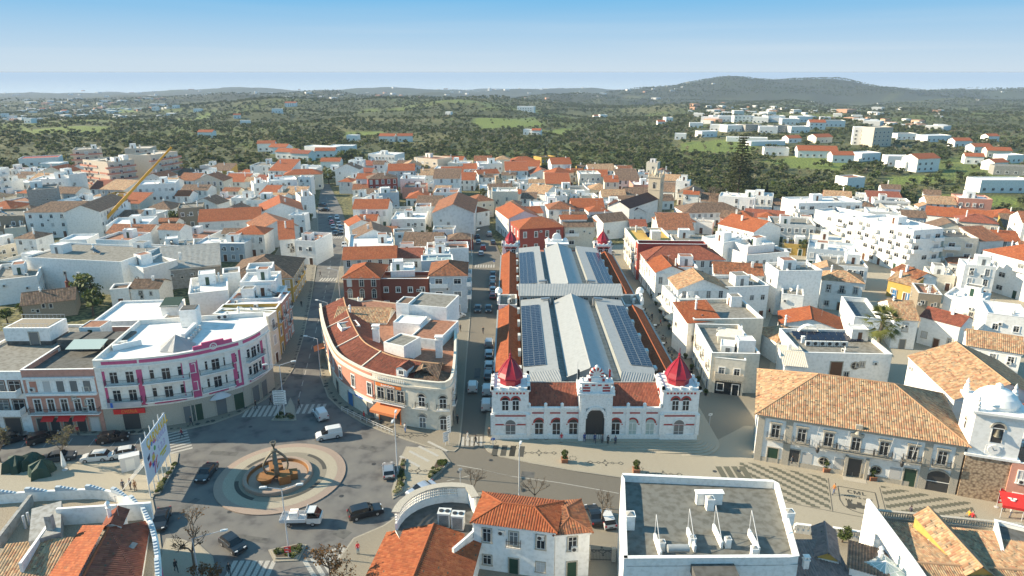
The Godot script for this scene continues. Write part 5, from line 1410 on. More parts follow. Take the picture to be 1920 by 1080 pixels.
	for k in 4:
		var tf:Transform3D=[TB(V3(0,9.4,.15)),Transform3D(BU(-PI/2),V3(-tw/2+.1,9.4,-tw/2)),Transform3D(BU(PI/2),V3(tw/2-.1,9.4,-tw/2)),Transform3D(BU(PI),V3(0,9.4,-tw+.1))][k]
		arch(up,tf,1.5 if k!=1 else .9,2.2 if k!=1 else 1.2,"bell_opening",M.trim_stone,M.frame_k,false)
		if k==0:
			var bell:=MB.new();bell.lathe([[.0,11.5],[.2,11.45],[.28,11.0],[.4,10.6],[.5,10.45]],10,V3(0,0,.3));put(bell,"bell",M.bronze,up)
	var ck:=MB.new();ck.tube(V3(0,8.3,.15),V3(0,8.3,.3),.75,.75,20,true);ck.box(-1.0,7.3,.14,1.0,8.9,.2);var cko:=put(ck,"clock",M.trim_w,t)
	var hd:=MB.new();hd.obox(Transform3D(Basis(V3(0,0,1),.5),V3(-.12,8.42,.32)),V3(.05,.5,.02));hd.obox(Transform3D(Basis(V3(0,0,1),2.0),V3(.15,8.3,.32)),V3(.05,.4,.02));put(hd,"clock_hand",M.dark_iron,cko)
func make_foreground()->void:
	house("white_house","white two-storey house with orange hipped roof and stone framed windows, bottom centre","house","",V2(-4.6,-69.4),V2(5,-67.5),6.9,5.8,"hip","o","w","fr","stone",true,{"space":2.8,"slope":.3,"floors":2,"bare":1})
	house("white_house","low white annex with orange roof and barred door beside the bottom centre house","house","",V2(5.1,-67.7),V2(9.2,-68.2),6.5,6.0,"hip","o","w","fr","stone",true,{"space":3.0,"slope":.26,"floors":2,"bare":1})
	var c:Vector2=V2(-7.9,-70.4)
	var t:=thing("terrace_building","curved roof terrace with pierced wall and two large air conditioners, bottom centre","building",V3(c.x,0,c.y))
	var R:=6.4;var p:=PackedVector2Array()
	for i in 19:
		var a:=PI*.98-PI*.56*0-(PI*.98)*i/18.0*.62
		p.append(V2(cos(a)*R,-sin(a)*R))
	var e:Vector2=V2(-4.5,-74);p.append(e-c);var f:Vector2=V2(-4.5,-69.6);p.append(f-c);var g:Vector2=V2(-6.8,-66.3);p.append(g-c);var hh:Vector2=V2(-12.3,-66.7);p.append(hh-c)
	var w:=MB.new();w.prism(p,-1,4.6,false);put(w,"wall",M.wall_w,t)
	var r:=MB.new();r.cap(p,4.55);put(r,"terrace_floor",M.roof_k,t)
	var o:=V3(c.x,0,c.y)
	var arc:=PackedVector2Array()
	for i in 20:arc.append(p[i]+c)
	arc.reverse()
	var al:=path_len(arc)
	var pw:=MB.new();band(pw,arc,o,0,al,4.4,5.5,0.0,.3);band(pw,arc,o,0,al*.28,5.5,7.0,0.0,.3);put(pw,"parapet",M.wall_w,t)
	var cp:=MB.new();band(cp,arc,o,0,al,7.0,7.15,.35,1.0);put(cp,"coping",M.trim_stone,t)
	var ps:=MB.new()
	for row in 4:
		band(ps,arc,o,al*.28,al-.05,5.55+row*.37,5.60+row*.37,0,.25)
		for i in 40:ps.obox(on_wall(arc,o,al*.285+al*.71*i/40.0,5.78+row*.37,-.12),V3(.1,.34,.22))
	var pso:=put(ps,"pierced_wall",M.trim_w,t);pso.set_meta("kind","stuff")
	var rest:=PackedVector2Array([g,f,e]);var rl:=path_len(rest)
	var rw:=MB.new();band(rw,rest,o,.1,rl-.1,4.4,5.3,0,.3);put(rw,"parapet",M.wall_w,t)
	for q in[V2(-8.3,-71.7),V2(-6.6,-71.2)]:
		var b:=MB.new();b.box(-.75,.15,-.6,.75,2.0,.6);b.box(-.8,2.0,-.65,.8,2.12,.65)
		var n:=part(b.mesh(M.ac_grey),"air_conditioner",t,Transform3D(BU(-.1),V3(q.x-c.x,4.55,q.y-c.y)))
		var gl:=MB.new()
		for i in 10:gl.box(-.6,.3+i*.16,.6,.6,.38+i*.16,.63)
		put(gl,"grille",M.dark_iron,n)
		var fn:=MB.new()
		for s in[-.38,.38]:fn.lathe([[.3,2.12],[.3,2.2],[.1,2.21],[0,2.21]],12,V3(s,0,0))
		put(fn,"fan",M.dark_iron,n)
	house("tiled_house","low house with steep orange tiled roof at the bottom edge beside the curved terrace","house","",V2(-16.7,-59.5),V2(-5.5,-58),3.9,11.6,"gz","o","w","l","plain",true,{"slope":.30,"bare":1})
	var FL:Vector2=V2(11.4,-58);var FR:Vector2=V2(29.3,-58.2);var BR:Vector2=V2(32.2,-71.9);var BL:Vector2=V2(13.5,-73.4)
	var fc:=(FL+FR)/2
	var fb:=thing("apartment_block","white block with grey flat roof, high parapets and pyramid-capped chimneys, bottom right of centre","building",V3(fc.x,gh(fc.x,fc.y),fc.y),atan2(-(FR-FL).y,(FR-FL).x))
	var inv:=fb.transform.affine_inverse()
	var quad:=PackedVector2Array()
	for q in[FL,FR,BR,BL]:
		var v:Vector3=inv*V3(q.x,0,q.y);quad.append(V2(v.x,v.z))
	var bw:=MB.new();bw.prism(quad,-1,10.4,false);put(bw,"wall",M.wall_w,fb)
	var br:=MB.new();br.cap(quad,10.38);put(br,"roof",M.roof_dg,fb)
	var ring:=PackedVector2Array([quad[0],quad[1],quad[2],quad[3],quad[0]]);var rlen:=path_len(ring);var pr2:=MB.new()
	band(pr2,ring,Vector3.ZERO,0,rlen,10.3,11.3,0.0,.3);put(pr2,"parapet",M.wall_w,fb)
	var cp2:=MB.new();band(cp2,ring,Vector3.ZERO,0,rlen,11.3,11.38,.08,.46);put(cp2,"coping",M.trim_w,fb)
	var at:=func(px:Vector2)->Vector3:
		var v:Vector3=inv*V3(px.x,0,px.y);return V3(v.x,10.38,v.z)
	for q in[[V2(22.8,-67.6),.75],[V2(15.8,-60.5),.55],[V2(19.2,-61.2),.55],[V2(22.9,-61),.55],[V2(25.2,-59.5),.55],[V2(30.9,-65),.8],[V2(13,-64.2),.9]]:
		var b:=MB.new();var s:float=q[1];b.box(-.55*s,0,-.55*s,.55*s,1.9*s,.55*s);b.box(-.62*s,1.9*s,-.62*s,.62*s,2.0*s,.62*s)
		var n:=part(b.mesh(M.wall_w),"chimney",fb,TB(at.call(q[0])))
		var k:=MB.new();var hs:=.7*s
		for i in 4:
			var a:=PI/4+PI/2*i;var e2:=a+PI/2
			k.tri(V3(cos(a)*hs,2.0*s,-sin(a)*hs),V3(cos(e2)*hs,2.0*s,-sin(e2)*hs),V3(0,2.3*s,0))
		put(k,"chimney_cap",M.roof_metal,n)
	var cr:=MB.new();var v0:Vector3=at.call(V2(23,-68.1));cr.box(v0.x-1.5,10.4,v0.z-.9,v0.x+1.5,11.9,v0.z-.2);cr.box(v0.x-1.65,11.9,v0.z-1.0,v0.x+1.65,12.0,v0.z-.1);put(cr,"vent_stack",M.wall_w,fb)
	for q in[V2(15.4,-61),V2(19.2,-62),V2(22.2,-62.6),V2(25.8,-61.7)]:
		var v:Vector3=at.call(q);var b:=MB.new()
		b.box(v.x-.12,10.4,v.z-1.2,v.x+.12,11.2,v.z+1.9);var wr:=put(b,"divider",M.wall_w,fb)
		var ln:=MB.new();ln.tube(V3(v.x,11.2,v.z-1.1),V3(v.x,13.6,v.z-1.1),.04,.04,5);ln.tube(V3(v.x,13.6,v.z-1.1),V3(v.x,11.2,v.z+1.8),.04,.04,5);put(ln,"stay_bar",M.lamp_grey,wr)
	var tank:Vector3=at.call(V2(17.3,-59.6));var tk:=MB.new();tk.tube(tank+V3(-1.1,.9,0),tank+V3(1.1,.9,0),.42,.42,12,true);put(tk,"water_tank",M.metal_w,fb)
	for i in 3:window(fb,TB(V3(quad[0].x+1.9+i*2.7,7.2,.0)),1.9,1.7,"plain")
	var can:=MB.new();var v3:Vector3=at.call(V2(20.5,-58.1));can.box(v3.x-2.2,9.6,-.5,v3.x+2.2,10.6,2.5);put(can,"stair_roof",M.roof_k,fb)
	var rc:Vector2=V2(49.5,-63.8)
	var th:=thing("tiled_house","house with broad ochre tiled roofs and a yellow-walled roof ridge, bottom right","house",V3(rc.x,gh(rc.x,rc.y),rc.y))
	var w3:=func(q:Vector2,y:float)->Vector3:return V3(q.x-rc.x,y,q.y-rc.y)
	var e0:Vector3=w3.call(V2(44.8,-72.1),6.2);var e1:Vector3=w3.call(V2(61.7,-69.2),6.2);var r0:Vector3=w3.call(V2(44.1,-61.9),8.0);var r1:Vector3=w3.call(V2(58.5,-60.2),8.0)
	var fe0:=r0+(r0-e0)*1.0;fe0.y=6.2;var fe1:=r1+(r0-e0)*1.0;fe1.y=6.2
	var tl:=MB.new();tiles(tl,[e0,e1,r1,r0],e0-r0,.25);tiles(tl,[fe1,fe0,r0,r1],fe0-r0,.25)
	var tro:=put(tl,"roof",M.roof_y,th);var rg:=MB.new();ridge_line(rg,r0,r1,.17);put(rg,"ridge_tiles",M.roof_y,tro)
	var foot:=PackedVector2Array([V2(e0.x,e0.z),V2(e1.x,e1.z),V2(fe1.x,fe1.z),V2(fe0.x,fe0.z)])
	var tw2:=MB.new();tw2.prism(foot,-1,6.1,false);tw2.tri(V3(e0.x,6.1,e0.z),V3(fe0.x,6.1,fe0.z),V3(r0.x,7.95,r0.z));put(tw2,"wall",M.wall_w,th)
	var cw:=MB.new();var side:=PackedVector2Array([V2(fe0.x,fe0.z)-V2(.6,0),V2(r0.x,r0.z)-V2(.3,0),V2(e0.x,e0.z)+V2(-.4,-1.2)])
	band(cw,side,Vector3.ZERO,0,path_len(side),-1,8.2,.2,.35);put(cw,"gable_wall",M.wall_w,th)
	var bs:=MB.new();var b0:=e0+V3(.3,-.2,-.9);var b1:=e1+V3(0,-.2,-.9)
	for i in 60:
		var q:=b0.lerp(b1,(i+.5)/60.0);bs.lathe([[.07,0],[.11,.25],[.05,.55],[.08,.75]],6,q)
	var bso:=put(bs,"balustrade",M.trim_stone,th);bso.set_meta("kind","stuff")
	var brl:=MB.new();var dd:=b1-b0
	for y in[-.08,.8]:brl.obox(Transform3D(BU(atan2(-dd.z,dd.x)),(b0+b1)/2+V3(0,y,0)),V3(dd.length(),.16,.4))
	brl.obox(Transform3D(BU(atan2(-dd.z,dd.x)),(b0+b1)/2+V3(0,-3.6,0)),V3(dd.length(),7.0,.3));put(brl,"balustrade_wall",M.trim_stone,th)
	var y0:Vector2=V2(50.1,-70.3);var y1:Vector2=V2(49.8,-60.1)
	var yd:=(y1-y0).normalized()
	var yh:=thing("roof_ridge_house","narrow yellow-walled gabled roof structure with orange edged tiles, bottom right","house",V3(y0.x,gh(y0.x,y0.y),y0.y),atan2(-yd.x,-yd.y)+PI)
	var yl:=y0.distance_to(y1)
	put(body(-1.4,1.4,yl,0,3.5,7.9,0),"wall",M.wall_yel,yh);pitched(yh,"gz",-1.4,1.4,yl,0,7.9,.75,M.roof_y,M.wall_yel,true,.2);window(yh,Transform3D(BU(-PI/2),V3(-1.4,6.2,3.5)),.45,.6)
	house("brown_shed","shed with dark brown ribbed roof at the bottom edge beside the grey flat roof","shed","",V2(31.2,-60.5),V2(37.7,-60.5),4.6,7.5,"mf","n","w","-","plain",true,{"slope":.25})
	house("brown_shed","narrow gabled shed with brown ribbed roof and yellow wall beside the balustrade","shed","",V2(35.2,-65.7),V2(37.2,-65),5.8,5.5,"gz","n","yel","-","plain",true,{"slope":.7})
	house("brown_shed","low shed with weathered dark tiles beside the glass skylight","shed","",V2(37.8,-63.4),V2(41,-61.7),5.0,6.5,"mb","b","w","-","plain",true,{"slope":.25})
	var sk:Vector2=V2(41.9,-63.7)
	var sl:=thing("glass_skylight","pyramid glass skylight with metal ribs on the roof, bottom right","skylight",V3(sk.x,gh(sk.x,sk.y),sk.y),.3)
	var sm:=MB.new();var sf:=MB.new()
	for i in 4:
		var a:=PI/4+PI/2*i;var e2:=a+PI/2;var A:=V3(cos(a)*3.0,5.4,-sin(a)*3.0);var B:=V3(cos(e2)*3.0,5.4,-sin(e2)*3.0);var P:=V3(0,6.6,0)
		sm.tri(A,B,P);sf.tube(A,B,.07,.07,5);sf.tube(A,P,.06,.06,5);sf.tube(A.lerp(P,.5),B.lerp(P,.5),.04,.04,5)
		for k in 2:sf.tube(A.lerp(B,(k+1)/3.0),P,.04,.04,5)
	sf.box(-2.2,-.5,-2.2,2.2,5.4,2.2)
	put(sf,"metal_frame",M.wall_w,sl);put(sm,"glass_pane",M.glass_g,sl)
	house("dark_roof_house","house with dark grey flat roof and white walls at the bottom right corner","house","",V2(54.7,-63.3),V2(59.3,-60.8),6.5,8.5,"f","k","w","-","plain",true,{"bare":true,"par":.5})
	for q in[[V2(37.9,-77.4),V2(39.8,-77),"short white balustrade beside the flat-roofed block"],[V2(42.5,-76.6),V2(45.7,-75.7),"white balustrade between the brown shed and the curved white wall"]]:
		var A:Vector2=q[0];var B:Vector2=q[1];var dv:=B-A
		var n:=thing("balustrade",q[2],"balustrade",V3(A.x,gh(A.x,A.y),A.y),atan2(-dv.y,dv.x))
		var rr:=MB.new();rr.box(0,-.5,-.2,dv.length(),.6,.2);rr.box(0,1.35,-.22,dv.length(),1.55,.22)
		for i in 4:rr.box(dv.length()*i/3.0-.2,.6,-.2,dv.length()*i/3.0+.2,1.35,.2)
		put(rr,"rail",M.trim_w,n)
		for i in int(dv.length()/.3):
			var bb:=MB.new();bb.lathe([[.06,.6],[.1,.85],[.05,1.1],[.08,1.35]],6,V3(.25+i*.3,0,0));put(bb,"baluster",M.trim_w,n)
	make_left_front()
func make_left_front()->void:
	var H:=8.2
	var path:=smooth_path([V2(-67.1,-72.6),V2(-63.5,-73.1),V2(-59.9,-73.6),V2(-56.1,-73.9),V2(-52.2,-74.1),V2(-48.7,-73.2),V2(-45.3,-70.9),V2(-42.3,-67.8),V2(-39.7,-64),V2(-37.5,-60.1),V2(-35.2,-55.5)],4)
	path.reverse()
	var c:Vector2=V2(-57,-76.2)
	var o:=V3(c.x,0,c.y)
	var t:=thing("curved_building","old white building with stepped curved parapet and pink edge, bottom left corner","building",o)
	var foot:=path.duplicate();foot.append(V2(-54.1,-55.5))
	var L:=path_len(path)
	var w:=MB.new();w.prism(local(foot,o),-1,6.9,false);put(w,"wall",M.wall_w,t)
	var r:=MB.new();r.cap(local(foot,o),6.85);put(r,"roof",M.wall_stone,t)
	var rp:=path
	var pw:=MB.new();band(pw,rp,o,0,L,6.4,H,.1,.35);put(pw,"parapet",M.wall_w,t)
	var k:=0.0
	while k<L-3:
		var st:=MB.new()
		for j in 5:band(st,rp,o,k+j*.42,k+2.3-(0.0 if j<3 else(j-2)*.01),H+.0+j*.11,H+.12+j*.11,.14,.42)
		put(st,"parapet_step",M.wall_b,t);k+=3.6
	var pk:=MB.new()
	for i in 6:band(pk,rp,o,.5+i*2.6,1.6+i*2.6,1.0,7.6,.16,.1)
	put(pk,"pink_panel",M.pink,t);var co:=MB.new();band(co,rp,o,0,L,7.7,8.0,.3,.3);put(co,"cornice",M.trim_w,t)
	for q in[[V2(-53.6,-68.6),V2(-43.1,-69.8),9.1,.35,M.wall_w],[V2(-57.6,-64.7),V2(-59.4,-72.9),8.2,.4,M.wall_g],[V2(-51.8,-60),V2(-53.2,-67.1),8.6,.3,M.wall_w]]:
		var A:Vector2=q[0];var B:Vector2=q[1];var pp:=PackedVector2Array([A,B]);var m:=MB.new();band(m,pp,o,0,path_len(pp),6.8,q[2],0,q[3]);put(m,"roof_wall",q[4],t)
	var sh:=MB.new();var s0:Vector2=V2(-54,-67.3);sh.obox(Transform3D(BU(.55),V3(s0.x-c.x,7.7,s0.y-c.y)),V3(3.0,1.7,7.0));put(sh,"roof_shed",M.wall_g,t)
	for q in[V2(-57.2,-68.1),V2(-57.1,-68.7)]:
		var pb:=MB.new();pb.tube(V3(q.x-c.x,6.8,q.y-c.y),V3(q.x-c.x,8.6,q.y-c.y),.14,.14,8,true);put(pb,"vent_pipe",M.lamp_grey,t)
	var ch:=MB.new();var c0:Vector2=V2(-52.3,-65.7);ch.box(-.35,6.5,-.3,.35,10.4,.3);ch.move(TB(V3(c0.x-c.x,0,c0.y-c.y)));put(ch,"chimney",M.wall_g,t)
	var a:Vector2=V2(-47.2,-64.5);var b:Vector2=V2(-43.5,-70.1)
	var k0:Vector2=V2(-44.1,-62.1);var rh:=thing("tiled_house","house with large terracotta ribbed roof and roof lights inside the curved parapet, bottom left","house",V3(k0.x,0,k0.y))
	var w3:=func(q:Vector2,y:float)->Vector3:return V3(q.x-k0.x,y,q.y-k0.y)
	var A:Vector3=w3.call(V2(-45.2,-64.8),9.4);var B:Vector3=w3.call(V2(-43.2,-56.2),9.4);var C:Vector3=w3.call(V2(-42.8,-68.9),7.4);var D:Vector3=w3.call(V2(-38.4,-57.9),7.4);var E:Vector3=w3.call(V2(-49.5,-67.2),7.6);var F:Vector3=w3.call(V2(-48.5,-58.5),7.6)
	var tm:=MB.new();tiles(tm,[A,C,D],C-A,.32);tiles(tm,[A,D,B],D-B,.32);put(tm,"roof",M.roof_r,rh);tm=MB.new();tiles(tm,[E,A,B,F],E-A,.32);put(tm,"roof",M.roof_o,rh);tm=MB.new();ridge_line(tm,A,B,.17);ridge_line(tm,A,E,.14);put(tm,"ridge_tiles",M.roof_o,rh)
	tm=MB.new();tm.prism(PackedVector2Array([V2(E.x,E.z),V2(A.x,A.z),V2(C.x,C.z),V2(D.x,D.z),V2(B.x,B.z),V2(F.x,F.z)]),-.5,7.3);put(tm,"wall",M.wall_w,rh)
	for q in[A.lerp(D,.55).lerp(C,.3)+V3(0,.14,0),E.lerp(B,.4)+V3(0,.2,0)]:
		tm=MB.new();tm.obox(Transform3D(Basis(V3(0,0,1),-.35 if q.x>A.x else .35),q),V3(.6,.06,.9));put(tm,"roof_light",M.glass_c,rh)
	house("tiled_house","small dormer house with terracotta roof beside the curved parapet wall, bottom left","house","",V2(-45.9,-65.2),V2(-44.4,-65.6),9.2,2.6,"gz","r","w","-","plain",true,{"slope":.6})
	house("tiled_house","low pink-walled house with weathered ribbed roof at the bottom left corner","house","",V2(-54.7,-58.1),V2(-48.6,-59.3),7.2,5.5,"mf","y","p","-","plain",true,{"slope":.2})
	var sa:Vector2=V2(-80.6,-102.6);var sb:Vector2=V2(-68.7,-103)
	var s:=house("salmon_house","salmon three-storey house with white stone framed balcony windows and dark roof","house","",sa,sb,10.6,20,"f","k","p","-","plain",true,{"par":.9})
	var ws:=sa.distance_to(sb)
	var lo:=MB.new();lo.box(-ws/2+.5,7.4,0,ws/2-.3,9.9,.04);put(lo,"loggia",M.wall_w,s)
	for i in 5:
		var x:=-ws/2+1.6+(ws-3.2)*i/4.0
		window(s,TB(V3(x,3.9,.0)),1.1,2.3,"plain",M.trim_w);door(s,TB(V3(x,7.5,.04)),1.2,2.0,[M.salmon,M.shutter,M.glass_c,M.glass_c,M.glass_c][i],M.trim_w)
		door(s,TB(V3(x,.1,.0)),1.5,2.6,M.frame_k if i<4 else M.shutter)
	balcony(s,TB(V3(0,3.75,0)),ws-.4,.8);var ls:=MB.new();ls.box(-ws/2+.2,7.0,0,ws/2-.2,7.35,.5);ls.box(-ws/2+.2,9.9,0,ws/2-.2,10.2,.4);put(ls,"ledge",M.trim_w,s)
	for i in 3:
		var aw:=MB.new();aw.quad(V3(-ws/2+2+i*2.6,2.5,1.0),V3(-ws/2+4+i*2.6,2.5,1.0),V3(-ws/2+4+i*2.6,3.1,.05),V3(-ws/2+2+i*2.6,3.1,.05));put(aw,"awning",M.canvas_red,s)
	var tl:=MB.new()
	for i in 3:tl.box(-6+i*4.2,10.6,-14.5,-2.4+i*4.2,12.6,-10.5)
	put(tl,"roof_storey",M.roof_k,s);var gp:=MB.new();gp.quad(V3(-3.0,12.0,-7.5),V3(3.0,12.0,-7.5),V3(3.0,12.7,-10.5),V3(-3.0,12.7,-10.5));put(gp,"glass_canopy",M.glass_g,s)
	var q2:Vector2=V2(-93.1,-102.5);var q3:Vector2=V2(-80.6,-102.6)
	var bb:=house("balcony_block","weathered white block with deep concrete balconies left of the salmon house","building","",q2,q3,10.8,22,"f","g","w","-","plain",true,{"par":.4,"bare":true})
	for f in 2:
		var y:=4.0+f*3.4;balcony(bb,TB(V3(-.5,y,0)),12.5,1.5,M.trim_w,M.trim_w,true)
		for i in 5:window(bb,TB(V3(-5.6+i*2.6,y+.1,0)),1.9,2.1,"plain",M.frame_n,M.frame_w,M.glass if i%2==0 else M.glass_c)
	for i in 3:door(bb,TB(V3(-4.5+i*3.8,.1,0)),2.6,2.7,M.frame_k)
	var aw2:=MB.new();aw2.quad(V3(-6,2.6,1.6),V3(-1,2.6,1.6),V3(-1,3.2,.05),V3(-6,3.2,.05));put(aw2,"awning",M.canvas_red,bb)
	var pv:Vector2=V2(-87.4,-114.9);var lp:Vector3=bb.transform.affine_inverse()*V3(pv.x,0,pv.y)
	var pb:=MB.new();pb.box(lp.x-4,10.8,lp.z-5,lp.x+4,11.7,lp.z);var pbo:=put(pb,"pavilion_base",M.roof_k,bb)
	var pc:=MB.new();pc.box(lp.x-4.1,11.7,lp.z-5.1,lp.x+4.1,14.2,lp.z+.1);put(pc,"roof_pavilion",M.wall_w,bb)
	var pr:=MB.new();pr.box(lp.x-3.6,14.2,lp.z-4.6,lp.x+3.6,14.26,lp.z-.4);put(pr,"pavilion_roof",M.wall_stone,bb)
	for z in[0.0,-5.0]:
		var rl2:=MB.new();rl2.tube(V3(lp.x-4,15,lp.z+z),V3(lp.x+4,15,lp.z+z),.04,.04,5)
		for i in 12:rl2.tube(V3(lp.x-4.0+i*.72,14.2,lp.z+z),V3(lp.x-4.0+i*.72,15.0,lp.z+z),.03,.03,4)
		put(rl2,"railing",M.lamp_grey,bb)
	door(bb,TB(V3(lp.x+1.2,11.0,lp.z+.1)),1.6,2.4,M.glass_c)
func car_proto(kind:String,paint:String)->Node3D:
	var key:="car_%s_%s"%[kind,paint]
	var o:=Node3D.new()
	var pm_:Material=M[paint]
	var S:Dictionary={
		"hatch":{"L":4.1,"W":1.76,"low":[[-2.05,.30],[-2.08,.62],[-1.95,.92],[-.6,.95],[.75,.93],[1.75,.78],[2.03,.60],[2.05,.28]],"cab":[[-1.95,.92],[-1.55,1.36],[-1.2,1.45],[.0,1.47],[.35,1.42],[1.05,.92]]},
		"sedan":{"L":4.6,"W":1.82,"low":[[-2.3,.32],[-2.32,.70],[-2.2,.94],[-1.3,.97],[.85,.93],[2.0,.76],[2.28,.58],[2.3,.28]],"cab":[[-1.6,.95],[-1.0,1.36],[-.6,1.44],[.1,1.45],[.4,1.40],[1.1,.92]]},
		"wagon":{"L":4.7,"W":1.85,"low":[[-2.35,.34],[-2.37,.75],[-2.25,.98],[-1.0,1.0],[.85,.98],[2.05,.84],[2.33,.62],[2.35,.30]],"cab":[[-2.25,.98],[-1.95,1.48],[-1.5,1.58],[.0,1.58],[.35,1.52],[1.1,.97]]},
		"van":{"L":4.3,"W":1.82,"low":[[-2.15,.32],[-2.17,.9],[-2.15,1.1],[-.2,1.1],[.85,1.05],[1.75,.92],[2.1,.66],[2.13,.28]],"cab":[[-2.15,1.1],[-2.08,1.74],[-1.9,1.83],[.15,1.83],[.45,1.74],[1.15,1.03]]},
	}[kind]
	var W:float=S.W/2
	var low:Array=S.low;var cab:Array=S.cab
	var b:=MB.new()
	var rings:=[]
	for q in[[-1.0,.93],[-1.0,1.0],[1.0,1.0],[1.0,.93]]:rings.append(q)
	var n:=low.size()
	for s in[-1,1]:
		for i in range(n-1):
			var p0:=V3(low[i][0],low[i][1],s*W);var p1:=V3(low[i+1][0],low[i+1][1],s*W)
			var e0:=V3(low[i][0]*.985,low[i][1]+.03,s*(W-.09));var e1:=V3(low[i+1][0]*.985,low[i+1][1]+.03,s*(W-.09))
			if s>0:b.quad(p0,e0,e1,p1)
			else:b.quad(p1,e1,e0,p0)
		var base:=.22
		for i in range(n-1):
			var p0:=V3(low[i][0],low[i][1],s*W);var p1:=V3(low[i+1][0],low[i+1][1],s*W)
			if absf(p1.x-p0.x)<.12:continue
			var q0:=V3(p0.x,base,s*(W-.03));var q1:=V3(p1.x,base,s*(W-.03))
			if s>0:b.quad(q0,q1,p1,p0)
			else:b.quad(q1,q0,p0,p1)
	for i in range(n-1):
		b.quad(V3(low[i][0]*.985,low[i][1]+.03,W-.09),V3(low[i+1][0]*.985,low[i+1][1]+.03,W-.09),V3(low[i+1][0]*.985,low[i+1][1]+.03,-W+.09),V3(low[i][0]*.985,low[i][1]+.03,-W+.09))
	part(b.mesh(pm_),"body",o)
	var g:=MB.new();var rf:=MB.new();var m:=cab.size();var wt:=W-.2;var wb:=W-.1
	var z:=func(y:float)->float:return lerpf(wb,wt,clampf((y-cab[0][1])/(1.45-.92),0,1))
	for i in range(m-1):
		var a0:=V3(cab[i][0],cab[i][1],z.call(cab[i][1]));var a1:=V3(cab[i+1][0],cab[i+1][1],z.call(cab[i+1][1]))
		var c0:=a0*V3(1,1,-1);var c1:=a1*V3(1,1,-1)
		var roof:bool=i>0 and i<m-2
		var panelled:=kind=="van" and i<=1
		var t:MB=rf if roof or panelled else g
		t.quad(a0,a1,c1,c0)
	for s in[-1,1]:
		var lo0:=V3(cab[0][0],cab[0][1],s*wb);var lo1:=V3(cab[m-1][0],cab[m-1][1],s*wb)
		for i in range(m-1):
			var p0:=V3(cab[i][0],cab[i][1],s*float(z.call(cab[i][1])));var p1:=V3(cab[i+1][0],cab[i+1][1],s*float(z.call(cab[i+1][1])))
			var q0:=V3(clampf(p0.x,lo0.x,lo1.x),cab[0][1],s*wb);var q1:=V3(clampf(p1.x,lo0.x,lo1.x),cab[0][1],s*wb)
			var t:MB=rf if kind=="van" and p1.x<.3 else g
			if s>0:t.quad(q0,q1,p1,p0)
			else:t.quad(q1,q0,p0,p1)
		for x in([-.35,1.0]if kind!="van" else[.15]):
			rf.obox(Transform3D(Basis(Vector3.RIGHT,-.28*s),V3(x if x<.9 else .72,(cab[0][1]+1.42)/2,s*(wb+wt)/2+s*.012)),V3(.09,.5,.02))
	part(rf.mesh(pm_),"roof",o);part(g.mesh(M.carglass),"windows",o)
	for sx in[-1,1]:
		for s in[-1,1]:
			var xf:=TB(V3(sx*S.L*.305,.32,s*(W-.09)))
			if not cache.has("tyre"):
				var w:=MB.new();w.tube(V3(0,0,-.1),V3(0,0,.1),.32,.32,14,true);cache.tyre=w.mesh(M.rubber)
				var r:=MB.new();r.tube(V3(0,0,-.112),V3(0,0,.112),.19,.19,10,true);cache.rim=r.mesh(M.rim)
			var wh:=part(cache.tyre,"wheel",o,xf);part(cache.rim,"rim",wh)
	for s in[-1,1]:
		var h:=MB.new();h.obox(Transform3D(BU(-.25*s),V3(S.L/2-.13,low[n-2][1]+.05,s*(W-.3))),V3(.16,.15,.36));part(h.mesh(M.clear_lamp),"headlight",o)
		var t:=MB.new();t.obox(TB(V3(-S.L/2+.03,low[1][1]+.12,s*(W-.17))),V3(.1,.24,.22));part(t.mesh(M.red_lamp),"tail_light",o)
		var mi:=MB.new();mi.obox(TB(V3(.78,.99,s*(W+.06))),V3(.12,.12,.2));part(mi.mesh(pm_),"wing_mirror",o)
	var bp:=MB.new();bp.box(-S.L/2-.03,.24,-W+.12,-S.L/2+.1,.42,W-.12);bp.box(S.L/2-.1,.22,-W+.12,S.L/2+.02,.38,W-.12);bp.box(-S.L/2-.05,.52,-.26,-S.L/2,.63,.26)
	part(bp.mesh(M.frame_k),"bumper",o)
	return o
func car(kind:String,paint:String,label:String,p:Vector2,nose:Vector2,group:="")->void:
	var key:="car_%s_%s"%[kind,paint]
	if not cache.has(key):cache[key]=car_proto(kind,paint)
	var o:Node3D=(cache[key]as Node3D).duplicate()
	o.name=numbered("parked_car" if group.begins_with("parked")else("delivery_van" if kind=="van" else "car"));add_child(o)
	o.position=g3(p,on_pave(p));var d:=nose-p;o.rotation.y=atan2(-d.y,d.x)
	tag(o,label,"van" if kind=="van" else "car",group)
func on_pave(p:Vector2)->float:
	return .012
